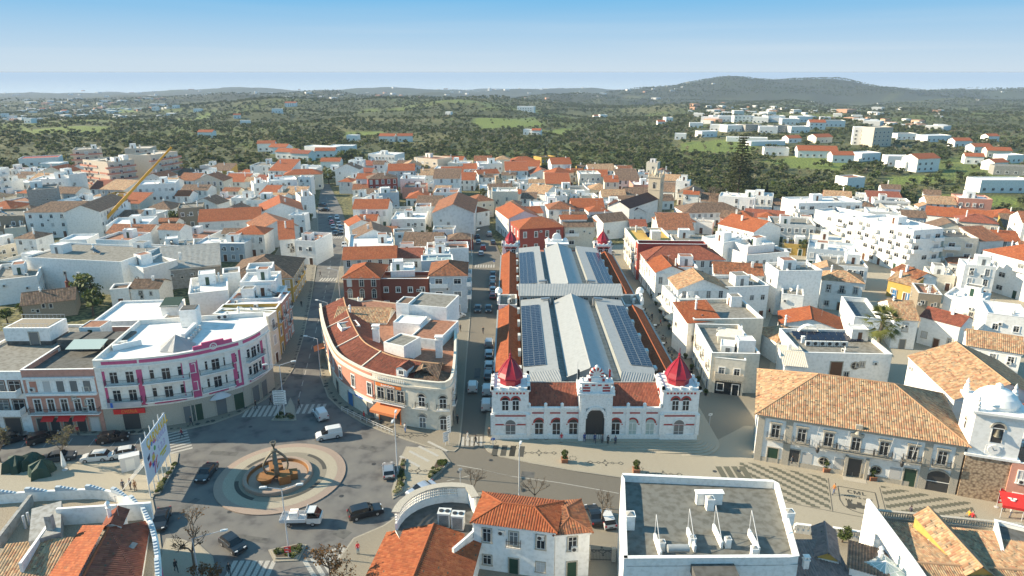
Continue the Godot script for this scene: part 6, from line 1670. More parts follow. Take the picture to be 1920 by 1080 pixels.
func make_cars()->void:
	car("sedan","car_black","dark car driving round the left of the fountain",V2(-46,-89.7),V2(-46,-87.4),"")
	car("wagon","car_black","black estate car right of the flatbed truck",V2(-20.1,-80.1),V2(-18.1,-81),"")
	car("hatch","car_black","small black car below the fountain by the bare tree",V2(-35.7,-73.4),V2(-34.5,-72.4),"")
	car("van","car_white","white van driving above the fountain to the left",V2(-30.5,-101),V2(-32,-100.4),"")
	car("van","car_white","white van leaving towards the avenue crossing",V2(-33.8,-108.1),V2(-35.3,-110.5),"")
	car("hatch","car_silver","silver old hatchback stopped beside the crossing island",V2(-18.7,-90.3),V2(-19.2,-92.6),"")
	car("sedan","car_pale","pale blue car beside the planted crossing island",V2(-13,-85.2),V2(-14.1,-84.3),"")
	car("sedan","car_black","dark car half hidden behind the curved parapet, left",V2(-47.3,-78.4),V2(-47,-77.3),"")
	car("wagon","car_black","black car parked at the far left of the square",V2(-82.2,-99.7),V2(-81.1,-100.7),"parked cars")
	car("wagon","car_black","black car parked second from the left of the square",V2(-77.4,-100),V2(-76.3,-101),"parked cars")
	car("wagon","car_black","black SUV parked below the China shop",V2(-65.8,-100),V2(-63.8,-100.7),"parked cars")
	car("sedan","car_grey","grey car parked behind the bare tree on the left square",V2(-71,-94.1),V2(-69.2,-94.8),"parked cars")
	car("hatch","car_white","white hatchback parked in the left row",V2(-65.3,-94.1),V2(-66.8,-93.8),"parked cars")
	car("hatch","car_white","white car parked next to the billboard posts",V2(-61.8,-95.1),V2(-63.2,-94.5),"parked cars")
	car("van","car_white","white van parked nearest the square in the market street",V2(-4.6,-111.7),V2(-4.6,-116.9),"parked vans")
	car("van","car_white","white van parked second from the square in the market street",V2(-4.7,-117.8),V2(-4.7,-122.7),"parked vans")
	car("van","car_white","white van standing in the left lane of the market street",V2(-7.5,-119.1),V2(-7.6,-123.9),"")
	car("hatch","car_grey","dark grey car parked behind the two white vans",V2(-4.7,-124.7),V2(-4.7,-129.1),"parked cars")
	car("hatch","car_white","white car parked between the grey and the silver car",V2(-4.7,-129.3),V2(-4.7,-133.2),"parked cars")
	car("hatch","car_silver","silver car parked between the white car and the far van",V2(-4.9,-135.4),V2(-4.9,-139),"parked cars")
	car("van","car_silver","silver van parked farthest up the first market street row",V2(-5.1,-141.1),V2(-5.1,-145.3),"parked vans")
	car("hatch","car_black","black car driving left of two in the market street",V2(-8.7,-164.3),V2(-8.5,-157.6),"")
	car("hatch","car_black","black car driving right of two in the market street",V2(-6,-164.3),V2(-5.8,-157.6),"")
	car("hatch","car_red","red car parked in the second market street row",V2(-5.2,-175.1),V2(-5.4,-181.3),"parked cars")
	car("hatch","car_silver","silver car parked above the red one",V2(-5.3,-180.8),V2(-5.5,-186.3),"parked cars")
	car("hatch","car_black","black car parked third in the second market street row",V2(-5.5,-185.8),V2(-5.6,-191.6),"parked cars")
	car("sedan","car_silver","silver car parked fourth in the second market street row",V2(-5.6,-191),V2(-5.8,-197.1),"parked cars")
	car("hatch","car_black","dark car parked last in the second market street row",V2(-5.7,-196),V2(-5.9,-202.3),"parked cars")
	car("hatch","car_white","white car parked by the shop at the corner of the market street",V2(-13.5,-159.2),V2(-11.7,-160.7),"parked cars")
	car("hatch","car_silver","silver car queued behind the red-backed truck up the market street",V2(-10.3,-220.4),V2(-10.5,-229.8),"")
	car("van","car_red","truck with a red back standing up the market street",V2(-9.9,-227.6),V2(-10.1,-237.6),"")
	car("hatch","car_silver","silver car parked under the leaning street lamp",V2(-12,-236.8),V2(-12.5,-244.2),"parked cars")
	car("hatch","car_black","dark car parked above the leaning street lamp",V2(-12.8,-245),V2(-13.3,-252),"parked cars")
	car("van","car_silver","grey van parked on the right up the market street",V2(-8.5,-248.5),V2(-9.4,-255.6),"parked vans")
	car("hatch","car_grey","grey car parked right up the market street below the van",V2(-6.8,-236),V2(-7.6,-244.2),"parked cars")
	car("hatch","car_black","dark car driving nearest on the avenue",V2(-66.2,-250.2),V2(-64.1,-241.7),"")
	car("hatch","car_silver","silver car driving second on the avenue",V2(-69.8,-261.3),V2(-67.5,-252),"")
	car("hatch","car_red","reddish car driving third on the avenue",V2(-72.4,-269.1),V2(-69.9,-259.4),"")
	car("hatch","car_black","dark car driving fourth on the avenue",V2(-74.7,-276.4),V2(-72.1,-266.1),"")
	car("hatch","car_grey","grey car parked nearest on the right of the avenue",V2(-64.5,-252.9),V2(-62.6,-244.2),"parked cars")
	car("hatch","car_blue","blue car parked second on the right of the avenue",V2(-66.4,-259.4),V2(-64.4,-250.2),"parked cars")
	car("hatch","car_silver","silver car parked third on the right of the avenue",V2(-68.7,-266.1),V2(-66.6,-256.6),"parked cars")
	car("hatch","car_black","black car parked fourth on the right of the avenue",V2(-70.6,-272.2),V2(-68.3,-262.2),"parked cars")
	car("hatch","car_white","white car parked fifth on the right of the avenue",V2(-72.8,-279.6),V2(-70.5,-269.1),"parked cars")
	car("hatch","car_white","white car parked at the kerb below the avenue crossing",V2(-58.6,-232.1),V2(-57.4,-226.1),"parked cars")
	car("hatch","car_silver","silver car parked at the kerb below the white one on the avenue",V2(-56.8,-226.1),V2(-55.3,-219),"parked cars")
	car("sedan","car_black","dark car at the far bend of the avenue",V2(-82.1,-295.7),V2(-84.7,-295.7),"")
	car("sedan","car_grey","grey car at the far end of the avenue",V2(-86.4,-308.2),V2(-89.3,-310.9),"")
	car("hatch","car_black","dark car in the narrow alley",V2(67.4,-166.7),V2(69.6,-172.1),"")
	car("van","car_silver","silver van parked beside the yellow house",V2(100.2,-171.7),V2(103.6,-177.4),"parked vans")
	car("hatch","car_white","white car parked below the silver van by the yellow house",V2(96.6,-166.3),V2(99.6,-171.3),"parked cars")
	car("hatch","car_white","white car standing at the top of the pedestrian street",V2(32.4,-221.7),V2(31.3,-221.6),"")
	car("hatch","car_white","white car parked behind the orange roof, bottom centre",V2(12.8,-78.9),V2(12.4,-81),"parked cars")
	car("sedan","car_black","black car parked beside the white one, bottom centre",V2(11.2,-79.6),V2(10.9,-81.6),"parked cars")
	car("sedan","car_silver","silver car parked below the church tower, first",V2(67.5,-281.8),V2(69.4,-284),"parked cars")
	car("hatch","car_black","dark car parked below the church tower, second",V2(67.8,-275.3),V2(69.6,-277.5),"parked cars")
	car("hatch","car_silver","silver car parked below the church tower, third",V2(71.1,-281.8),V2(73,-284),"parked cars")
	car("hatch","car_silver","silver car standing in the parking yard at the left",V2(-167.2,-229.1),V2(-169.3,-233.7),"parked cars")
	var p:Vector2=V2(-28.4,-78.4);var q:Vector2=V2(-26,-78.5);var d:=q-p
	var t:=thing("flatbed_truck","small white flatbed truck carrying a pale crate on the roundabout","truck",g3(p,.012),atan2(-d.y,d.x))
	var cb:=MB.new();cb.prism(PackedVector2Array([V2(.9,-.95),V2(2.6,-.95),V2(2.75,-.8),V2(2.75,.8),V2(2.6,.95),V2(.9,.95)]),.45,1.25);cb.box(.95,2.0,-.8,2.0,2.1,.8);for_sides(cb);put(cb,"cab",M.car_white,t)
	var gl:=MB.new();gl.quad(V3(2.62,1.25,.85),V3(2.62,1.25,-.85),V3(2.0,2.02,-.78),V3(2.0,2.02,.78));gl.quad(V3(.98,1.25,.92),V3(2.6,1.25,.92),V3(2.0,2.02,.79),V3(.98,2.02,.79));gl.quad(V3(2.6,1.25,-.92),V3(.98,1.25,-.92),V3(.98,2.02,-.79),V3(2.0,2.02,-.79));gl.quad(V3(.96,1.25,-.9),V3(.96,1.25,.9),V3(.96,2.02,.8),V3(.96,2.02,-.8));put(gl,"windows",M.carglass,t)
	var bd:=MB.new();bd.box(-2.6,.7,-1.0,.8,.82,1.0);bd.box(-2.6,.82,-1.0,.8,1.2,-.94);bd.box(-2.6,.82,.94,.8,1.2,1.0);bd.box(-2.65,.82,-1.0,-2.6,1.2,1.0);put(bd,"flatbed",M.lamp_grey,t)
	var hb:=MB.new()
	for z in[-.9,-.3,.3,.9]:hb.tube(V3(.78,.82,z),V3(.78,2.2,z),.04,.04,5)
	hb.tube(V3(.78,2.2,-.95),V3(.78,2.2,.95),.04,.04,5)
	for z in[-.9,.9]:hb.tube(V3(-2.5,.82,z),V3(-2.5,1.9,z),.04,.04,5)
	put(hb,"ladder_rack",M.lamp_grey,t);var ch:=MB.new();ch.box(-2.4,.45,-.4,2.4,.7,.4);put(ch,"chassis",M.frame_k,t)
	for x in[-1.5,1.7]:
		for z in[-.85,.85]:
			var wh:=part(cache.tyre,"wheel",t,TB(V3(x,.32,z)));part(cache.rim,"rim",wh)
	var cr:=thing("crate","pale square container strapped on the flatbed truck","crate",t.transform*V3(-.9,.82,0),t.rotation.y)
	var cm:=MB.new();cm.box(-.55,0,-.55,.55,1.05,.55);cm.box(-.6,0,-.6,.6,.12,.6);put(cm,"container",M.trim_w,cr);var sp:=MB.new();sp.box(-.56,.0,-.05,.56,1.07,.05);put(sp,"strap",M.orange_sign,cr)
func for_sides(mb:MB)->void:
	for s in[-1,1]:mb.obox(TB(V3(1.0,1.6,s*.86)),V3(.1,.8,.06))
func lamp(label:String,p:Vector2,h:float,arms:Array,turn:=0.0,reach:=1.8)->Node3D:
	var o:=thing("street_lamp",label,"street lamp",g3(p),turn,"street lamps")
	var b:=MB.new();b.lathe([[.16,-.1],[.16,.5],[.10,.6],[.06,h]],8);put(b,"pole",M.lamp_grey,o)
	for a:float in arms:
		var d:=V3(cos(a),0,-sin(a));var e:=V3(0,h,0)+d*reach+V3(0,.35,0)
		var m:=MB.new();m.tube(V3(0,h-.05,0),e,.05,.04,6);var ar:=put(m,"arm",M.lamp_grey,o)
		var hd:=MB.new();hd.obox(Transform3D(BU(a),e+d*.35),V3(.85,.14,.32));hd.obox(Transform3D(BU(a),e+d*.35+V3(0,.09,0)),V3(.6,.06,.24));put(hd,"lamp_head",M.plastic_w,ar)
	return o
func sign_post(label:String,p:Vector2,h:float,boards:int,turn:float,m:Material,w:=1.6)->void:
	var o:=thing("road_sign",label,"sign",g3(p),turn)
	var b:=MB.new()
	for x in([-.5,.5]if w>1.2 else[0.0]):b.tube(V3(x,-.1,0),V3(x,h,0),.05,.05,6)
	put(b,"post",M.lamp_grey,o)
	for i in boards:
		var s:=MB.new();s.box(-w/2,h-.42-i*.45,.05,w/2,h-.04-i*.45,.09);var bo:=put(s,"board",m,o)
		var t:=MB.new();t.box(-w/2+.12,h-.28-i*.45,.09,w/2-.3,h-.18-i*.45,.095);put(t,"board_line",M.frame_k if m==M.trim_w else M.trim_w,bo)
func planter(label:String,p:Vector2,round_:=true)->void:
	var o:=thing("planter",label,"planter",g3(p,.125))
	var b:=MB.new();b.box(-.5,0,-.5,.5,.55,.5);b.box(-.55,.55,-.55,.55,.65,.55);put(b,"box",M.terracotta_pot,o)
	var s:=MB.new();s.tube(V3(0,.6,0),V3(0,1.2,0),.05,.04,6);put(s,"stem",M.bark,o)
	var lf:=leaf_ball(77,.55,260,.13,1.0,.55);part(lf,"crown",o,TB(V3(0,1.55,0))).mesh.surface_set_material(0,M.leaf_mid)
	var l2:=leaf_ball(78,.42,160,.12,.5,.3);part(l2,"low_leaves",o,TB(V3(0,.72,0))).mesh.surface_set_material(0,M.leaf_mid)
func leaf_ball(seed_:int,r:float,num:int,leaf:float,squash:=.8,core:=.3)->ArrayMesh:
	var key:="lb%d_%.2f"%[seed_,r]
	if cache.has(key):return(cache[key]as ArrayMesh).duplicate()
	var g:=RandomNumberGenerator.new();g.seed=seed_
	var b:=MB.new()
	for i in num:
		var d:=V3(g.randfn(),g.randfn(),g.randfn()).normalized()
		leaf_quad(b,d*r*lerpf(core,1.0,sqrt(g.randf()))*V3(1,squash,1),d,leaf*g.randf_range(.6,1.3),g)
	cache[key]=b.mesh(M.leaf_mid)
	return cache[key]
func leaf_quad(b:MB,p:Vector3,d:Vector3,s:float,g:RandomNumberGenerator)->void:
	var n:=(d+V3(g.randf_range(-1,1),g.randf_range(-.6,1),g.randf_range(-1,1))*.9).normalized()
	var t:=n.cross(V3(g.randf_range(-1,1),g.randf_range(-1,1),g.randf_range(-1,1))).normalized();var u:=n.cross(t)
	var k:=b.v.size()
	b.tri(p-t*s,p+u*s*.7,p+t*s);b.tri(p-t*s,p+t*s,p-u*s*.6)
	for i in range(k,b.n.size()):b.n[i]=(b.n[i]+d*.8).normalized()
func bed(label:String,poly:PackedVector2Array,seed_:int,num:int)->void:
	var c:=Vector2.ZERO
	for p in poly:c+=p/poly.size()
	var o:=thing("flower_bed",label,"flower bed",g3(c,.12))
	var lp:=PackedVector2Array()
	for p in poly:lp.append(p-c)
	var e:=MB.new();e.prism(lp,-.1,.2);put(e,"edging",M.kerb,o)
	var ins:Array=Geometry2D.offset_polygon(lp,-.15);var s:=MB.new();s.cap(ins[0],.21);put(s,"soil",M.soil,o)
	var g:=RandomNumberGenerator.new();g.seed=seed_;var lo:=lp[0];var hi:=lp[0]
	for p in lp:
		lo=lo.min(p);hi=hi.max(p)
	var done:=0;var tries:=0
	while done<num and tries<2000:
		tries+=1
		var q:=V2(g.randf_range(lo.x,hi.x),g.randf_range(lo.y,hi.y))
		if not Geometry2D.is_point_in_polygon(q,ins[0]):continue
		done+=1
		var k:=g.randf_range(.6,1.25);var lb:=leaf_ball(300+done%3,.4,130,.12,.7,.2);lb.surface_set_material(0,[M.leaf_mid,M.leaf_light,M.flower,M.leaf_olive][g.randi()%4])
		part(lb,"shrub",o,Transform3D(BU(g.randf()*6).scaled(Vector3.ONE*k),V3(q.x,.3,q.y)))
func make_props()->void:
	var rc:Vector2=V2(-34.7,-89.4)
	var o:=thing("fountain","round fountain with rusty basins and a crown of bronze arches on the roundabout","fountain",V3(rc.x-.3,.21,rc.y+.4))
	var b:=MB.new();b.lathe([[5.0,-.15],[5.0,.5],[4.9,.62],[4.45,.62],[4.4,.5]],48);put(b,"basin_rim",M.pinkstone,o)
	b=MB.new();b.lathe([[4.42,.5],[4.38,.05],[0.0,.05]],48);put(b,"basin",M.rust,o)
	b=MB.new();b.lathe([[4.2,.07],[0,.075]],48);put(b,"basin_floor",M.pinkstone,o)
	for q in[[-1.3,1.5,1.35,1.2],[1.3,1.2,1.2,1.35],[-.6,-1.0,1.3,1.5],[2.3,.2,.9,1.1]]:
		b=MB.new()
		if q[0]<-1:b.lathe([[.7,.05],[.7,.3],[1.3,.9],[1.35,1.2],[0,1.22]],20,V3(q[0],0,q[1]))
		else:b.prism(PackedVector2Array([V2(q[0]-q[2],q[1]-.7),V2(q[0]+.4,q[1]-q[2]),V2(q[0]+q[2],q[1]+.5),V2(q[0]-.3,q[1]+q[2])]),.05,q[3])
		put(b,"rusty_block",M.rust,o)
	for k in 4:
		b=MB.new();var a:=k*PI/2+.4;var last:=Vector3.ZERO
		for i in 11:
			var t:=i/10.0;var r:=1.75*pow(maxf(0.0,cos(t*PI/2)),.6)*(.7+.35*sin(PI*t))+.12
			var p:=V3(cos(a)*r,1.1+3.5*t,-sin(a)*r)+V3(-.1,0,.2)
			if i>0:b.obox(Transform3D(Basis.looking_at(p-last,V3(cos(a),.01,-sin(a))),(p+last)/2),V3(.8-.35*t,.2,(p-last).length()*1.12))
			last=p
		put(b,"bronze_arch",M.bronze,o)
	b=MB.new();b.lathe([[.1,4.3],[.5,4.5],[.45,4.75],[.15,4.9],[.12,5.3]],10,V3(-.1,0,.2));put(b,"crown_plate",M.bronze,o)
	b=MB.new();var g:=RandomNumberGenerator.new();g.seed=8
	for i in 9:
		var a:=TAU*i/9;b.tube(V3(-.1,5.0,.2),V3(-.1+cos(a)*.4,5.8+g.randf()*.4,.2+sin(a)*.4),.05,.035,5);b.lathe([[.0,-.1],[.11,0],[0,.12]],6,V3(-.1+cos(a)*.4,6.0,.2+sin(a)*.4))
	put(b,"bronze_figures",M.bronze,o)
	var A:Vector2=V2(-51.5,-84);var B:Vector2=V2(-52.7,-92.6)
	var d:=B-A;var w:=d.length()
	o=thing("billboard","large white carnival billboard on white posts beside the roundabout","billboard",g3(A,.1),atan2(-d.y,d.x))
	b=MB.new()
	for i in 6:b.tube(V3(w*i/5.0,-.2,-.1),V3(w*i/5.0,9.6 if i<5 else 8.9,-.1),.09,.07,6)
	put(b,"post",M.trim_w,o)
	b=MB.new()
	for i in 4:b.tube(V3(w*(.1+i*.26),5.2,-.2),V3(w*(.1+i*.26)-.5,.05,-5.0),.05,.05,6)
	put(b,"stay_bar",M.trim_w,o)
	b=MB.new();b.box(-.3,2.2,0,w+.3,8.8,.08);var bd:=put(b,"panel",M.car_pale,o);bd.mesh.surface_set_material(0,pm("poster",lin(.62,.70,.78),.7))
	var f:=.09
	letters("CARNAVAL",1.35,pm("poster_y",lin(.75,.50,.02),.6),bd,TB(V3(w*.63,7.7,f)),"poster_lettering",true,w/9.5)
	letters("DE",.4,pm("poster_o",lin(.7,.25,.03),.6),bd,TB(V3(w*.5,6.75,f)),"poster_lettering");letters("LOULÉ",.95,pm("poster_v",lin(.45,.40,.62),.6),bd,TB(V3(w*.76,6.6,f)),"poster_lettering",true,w/9.5)
	letters("1.2.3",1.0,M.poster_v,bd,TB(V3(w*.7,5.0,f)),"poster_lettering",true,w/9.0)
	b=MB.new();b.box(w*.58,3.7,.081,w*.9,4.1,.085);b.box(w*.66,3.25,.081,w*.84,3.55,.085);put(b,"poster_strip",pm("poster_l",lin(.55,.52,.05),.6),bd)
	for q in[[.22,6.9,.32,.55,.25,.05],[.33,7.1,.42,.08,.25,.6],[.43,7.0,.4,.35,.12,.5],[.42,5.9,.38,.08,.35,.1],[.33,5.2,.4,.45,.08,.4]]:
		b=MB.new();b.tube(V3(w*q[0],q[1],.08),V3(w*q[0],q[1],.09),q[2],q[2],16,true);put(b,"poster_balloon",pm("pb%d"%int(q[0]*100+q[1]*10),lin(q[3],q[4],q[5]),.6),bd)
	for q in[[[.08,5.9],[.2,6.2],[.18,5.4],[.1,5.3],.02,.03,.08],[[.24,4.2],[.38,4.6],[.36,5.4],[.26,5.3],.62,.5,.08],[[.1,4.2],[.2,4.3],[.2,5.0],[.1,4.9],.55,.04,.06],[[.22,3.6],[.3,3.7],[.3,4.5],[.22,4.4],.03,.12,.5],[[.27,2.4],[.3,2.4],[.36,4.3],[.31,4.3],.4,.05,.25],[[.36,3.9],[.46,4.6],[.48,4.4],[.38,3.7],.6,.06,.12],[[.36,2.6],[.5,3.1],[.5,3.3],[.36,2.8],.12,.2,.05],[[.37,2.8],[.40,2.8],[.41,4.2],[.38,4.2],.6,.06,.12]]:
		b=MB.new();var z:=.083+.002*int(q[4]*9);b.quad(V3(w*q[0][0],q[0][1],z),V3(w*q[1][0],q[1][1],z),V3(w*q[2][0],q[2][1],z),V3(w*q[3][0],q[3][1],z));put(b,"poster_patch",pm("pp%d"%int(q[0][0]*100+q[0][1]*10),lin(q[4],q[5],q[6]),.6),bd)
	lamp("tall grey street lamp with two arms on the planted island below the fountain",V2(-28.1,-72),9.6,[.2,3.25])
	lamp("grey street lamp with two arms on the small island by the zebra crossing",V2(-40.2,-108.5),9.8,[.35,3.4],0,2.0)
	lamp("grey street lamp on the traffic island beside the pedestrian crossing",V2(-17.4,-90.5),9.2,[1.6,4.7],0,1.2)
	lamp("grey street lamp with short head before the cobbled road",V2(1,-83.9),8.0,[1.4],0,.8)
	lamp("single-arm street lamp at the curved salmon building, nearest the roundabout",V2(-38.2,-124.7),8.2,[2.9],0,2.2)
	lamp("second single-arm street lamp along the avenue past the salmon building",V2(-42,-146.9),8.2,[2.9],0,2.2)
	lamp("third single-arm street lamp up the avenue by the brick building",V2(-46,-173.3),8.2,[2.9],0,2.2)
	lamp("single-arm street lamp farthest up the avenue on its right side",V2(-56,-222.5),8.2,[2.9],0,2.2)
	lamp("bent street lamp at the bottom edge beside the bare tree",V2(-38,-68.4),5.2,[.3],0,3.2)
	lamp("single-arm street lamp leaning over the market street beside the terracotta terrace",V2(-13.4,-219),8.2,[.5],0,2.4)
	sign_post("white direction sign with many boards on the island by the avenue",V2(-40.5,-107.7),5.4,6,.1,M.trim_w,2.2)
	sign_post("white and blue direction boards on the corner before the market street",V2(-10.3,-98.8),5.2,7,.9,M.trim_w,.9)
	sign_post("grey information panel beside the direction boards at the market corner",V2(-10.8,-98.3),2.6,4,.6,M.lamp_grey,.9)
	sign_post("blue parking sign at the corner of the market front",V2(-3.1,-98),1.7,1,.1,M.blue_sign,.7)
	sign_post("white notice board on a post beside the left market tower",V2(-3.1,-103.2),3.2,2,.1,M.car_pale,.7)
	sign_post("small white sign on a post beside the right market tower",V2(34.4,-106.3),2.6,1,.2,M.trim_w,.7)
	sign_post("red and white chevron sign on the planted island below the fountain",V2(-27.9,-71.2),1.9,2,.1,M.canvas_red,.8)
	sign_post("thin road sign beside the cobbled road left of the lamp",V2(-7.5,-86.1),3.6,1,.4,M.lamp_grey,.6)
	sign_post("blue crossing sign across the market street",V2(-5.6,-204.7),2.4,1,.1,M.blue_sign,.7)
	planter("potted round tree in a brown box before the market steps, nearer the market door",V2(8.2,-93.5));planter("potted round tree in a brown box beside the flat-roofed block",V2(19,-91.2))
	planter("potted shrub left of the town hall main door",V2(48.5,-92.2));planter("potted shrub right of the town hall main door",V2(54.5,-89.9))
	bed("planted bed along the left side of the crossing island",PackedVector2Array([V2(-17.4,-94.1),V2(-16.6,-94.1),V2(-15.9,-88.5),V2(-15.9,-85.6),V2(-17,-84.3),V2(-17.2,-87.9)]),3,16)
	bed("planted bed along the right side of the crossing island",PackedVector2Array([V2(-11.8,-93.5),V2(-10.1,-93.2),V2(-9.8,-92.6),V2(-12.2,-88.3),V2(-12.6,-88.8)]),4,18)
	bed("small planted island at the mouth of the avenue",PackedVector2Array([V2(-41.7,-107.1),V2(-38.2,-107.1),V2(-39.2,-109.2),V2(-41.4,-109.2)]),5,12)
	bed("planted island with the chevron sign below the fountain",PackedVector2Array([V2(-30.6,-72.6),V2(-29.5,-71),V2(-26.9,-71.1),V2(-26.6,-73.6),V2(-27.6,-73.7)]),6,16)
	bed("narrow planted strip along the billboard",PackedVector2Array([V2(-50.7,-84.8),V2(-51.5,-84.5),V2(-52.1,-89.5),V2(-52.3,-93.2),V2(-51.9,-92.6),V2(-51.3,-89)]),7,14)
	var c0:Vector2=V2(-153.5,-250.2);o=thing("mobile_crane","yellow mobile crane with its long boom raised above the roofs","crane",V3(c0.x,0,c0.y))
	b=MB.new();b.box(-4.5,.8,-1.3,4.0,1.8,1.3);b.box(-3.5,1.8,-1.25,1.0,3.6,1.25);b.box(1.4,1.8,-1.2,3.6,3.2,1.2);put(b,"carrier",M.yellow_crane,o)
	b=MB.new()
	for x in[-3.5,-1.5,1.5,3.2]:
		for z in[-1.25,1.25]:b.tube(V3(x,.65,z-.2),V3(x,.65,z+.2),.65,.65,10,true)
	put(b,"wheels",M.rubber,o)
	var tip:=V3(23.9,30.9,-13.8);var q0:=V3(-1,3.0,0)
	for s in[[0.0,.38,.55],[.34,.72,.44],[.68,1.0,.33]]:
		b=MB.new();var p0:=q0.lerp(tip,s[0]);var p1:=q0.lerp(tip,s[1]);b.obox(Transform3D(Basis.looking_at(p1-p0),(p0+p1)/2),V3(s[2]*1.7,s[2]*2.0,(p1-p0).length()));put(b,"boom",M.yellow_crane,o)
	b=MB.new();b.tube(V3(1.5,3.0,-.5),q0.lerp(tip,.3),.22,.18,8);put(b,"boom_cylinder",M.steel,o)
	var k:=0
	for i in 13:
		var p:Vector2=(V2(33.3,-119.8)as Vector2).lerp(V2(32.4,-165.8),i/12.0)+V2(1.2+(i%2)*.7,0)
		o=thing("cafe_table","café table with chairs in the pedestrian street beside the market, %s"%ordinal(i),"table",g3(p,.14),i*.7,"café tables beside the market")
		b=MB.new();b.lathe([[.3,0],[.05,.04],[.04,.7],[.42,.71],[.42,.74],[0,.74]],10);put(b,"tabletop",M.frame_k if i%3 else M.trim_w,o)
		for s in 3:
			var a:=TAU*s/3;b=MB.new();b.box(-.2,.42,-.2,.2,.46,.2);b.box(-.2,.46,.16,.2,.85,.2)
			for x in[-.18,.18]:
				for z in[-.18,.18]:b.box(x-.02,0,z-.02,x+.02,.42,z+.02)
			b.move(Transform3D(BU(a),BU(a)*V3(0,0,.75)));put(b,"chair",M.frame_k,o)
	for i in 11:
		var p:Vector2=(V2(34.4,-118.2)as Vector2).lerp(V2(35.6,-176.5),i/10.0)+V2(2.6,0)
		o=thing("potted_shrub","dark potted shrub in the row dividing the pedestrian street, %s"%ordinal(i),"plant",g3(p,.14),0,"potted shrubs in the pedestrian street")
		b=MB.new();b.lathe([[.25,0],[.36,.5],[.3,.5]],8);put(b,"pot",M.frame_k,o);part(leaf_ball(90,.5,200,.13,.9,.3),"foliage",o,TB(V3(0,.85,0)))
	for i in 5:
		var p:Vector2=(V2(39.3,-141.1)as Vector2).lerp(V2(39.3,-167.9),i/4.0)
		o=thing("cafe_awning","cream shop awning on the right side of the pedestrian street, %s"%ordinal(i),"awning",g3(p+V2(.3,0)),-1.15,"shop awnings in the pedestrian street")
		b=MB.new();b.quad(V3(-2.0,2.5,2.2),V3(2.0,2.5,2.2),V3(2.0,3.4,0),V3(-2.0,3.4,0));b.quad(V3(-2.0,2.25,2.2),V3(2.0,2.25,2.2),V3(2.0,2.5,2.2),V3(-2.0,2.5,2.2));put(b,"canopy",M.canvas,o)
		b=MB.new()
		for x in[-1.9,1.9]:b.tube(V3(x,2.5,2.2),V3(x,2.6,0),.03,.03,5)
		put(b,"arm",M.lamp_grey,o)
	for i in 3:
		var p:Vector2=[V2(-75.8,-91.4),V2(-73.9,-92.2),V2(-71.1,-90)][i]
		o=thing("covered_stall","stall under a dark green tarpaulin on the left square, %s"%["leftmost","middle one","rightmost, by the parasol"][i],"stall",g3(p,.12),i*.5)
		b=MB.new()
		for n in 14:
			var a:=TAU*n/14;var e:=TAU*(n+1)/14;var ra:=1.7+.45*sin(n*2.3+i);var rb:=1.7+.45*sin((n+1)%14*2.3+i);var Pa:=V3(cos(a),0,-sin(a));var Pe:=V3(cos(e),0,-sin(e));var mid:=V3(0,1.75,0)
			b.quad(Pa*ra,Pe*rb,Pe*rb*.8+mid*(.8+.2*sin(n*1.7)),Pa*ra*.8+mid*(.8+.2*sin(n*1.7-1.7)));b.tri(Pa*ra*.8+mid*(.8+.2*sin(n*1.7-1.7)),Pe*rb*.8+mid*(.8+.2*sin(n*1.7)),V3(.3,2.5,.2))
		put(b,"tarpaulin",M.canvas_g,o)
	o=thing("folded_parasol","folded white parasol standing on the left square","parasol",g3(V2(-68.3,-91.1),.12));b=MB.new();b.tube(Vector3.ZERO,V3(0,3.2,0),.04,.04,6);b.lathe([[.4,0],[.4,.1],[0,.12]],8);put(b,"pole",M.lamp_grey,o);b=MB.new();b.lathe([[.32,.6],[.36,.9],[.2,2.2],[.05,3.2],[0,3.25]],8,Vector3.ZERO,false);put(b,"canopy",M.trim_w,o)
	o=thing("kiosk_box","pale grey box cabinet behind the billboard","kiosk",g3(V2(-58.3,-91.4),.12),.5);b=MB.new();b.box(-1.3,0,-.6,1.3,2.3,.6);b.box(-1.4,2.3,-.7,1.4,2.4,.7);put(b,"cabinet",M.lamp_grey,o);b=MB.new();b.box(-.6,.1,.6,.6,2.0,.63);put(b,"door",M.plastic_w,o)
	o=thing("red_awning","red awning with white emblems at the café by the old stone wall","awning",g3(V2(70.4,-81.1),.12),-.35)
	b=MB.new();b.quad(V3(-2.6,2.1,1.6),V3(2.8,2.1,1.6),V3(2.8,3.0,-.6),V3(-2.6,3.0,-.6));b.quad(V3(-2.6,1.7,1.6),V3(2.8,1.7,1.6),V3(2.8,2.1,1.6),V3(-2.6,2.1,1.6));put(b,"canopy",M.canvas_red,o)
	b=MB.new()
	for s in[-1.2,.9]:
		for t in[[-.22,.2,.32],[.22,.2,.32],[0,-.1,.3]]:b.tube(V3(s+t[0],2.57+t[1]*.38,.5-t[1]),V3(s+t[0],2.60+t[1]*.38,.5-t[1]),t[2],t[2],12,true)
	put(b,"emblem",M.trim_w,o);b=MB.new()
	for x in[-2.5,0.0,2.7]:b.tube(V3(x,0,1.5),V3(x,2.1,1.5),.04,.04,6)
	put(b,"post",M.lamp_grey,o)
	o=thing("feather_banner","tall red feather banner with white marks by the old stone wall","banner",g3(V2(68.7,-83),.12),-.3);b=MB.new();b.tube(Vector3.ZERO,V3(0,3.2,0),.03,.02,6);b.lathe([[.3,0],[.3,.06],[0,.08]],8);put(b,"pole",M.lamp_grey,o)
	b=MB.new();b.quad(V3(.02,.6,0),V3(.7,.9,0),V3(.75,2.7,0),V3(.02,3.2,0));put(b,"banner",M.canvas_red,o)
	for i in 3:
		b=MB.new();b.box(.18,1.0+i*.65,.011,.55,1.35+i*.65,.016);put(b,"banner_mark",M.trim_w,o)
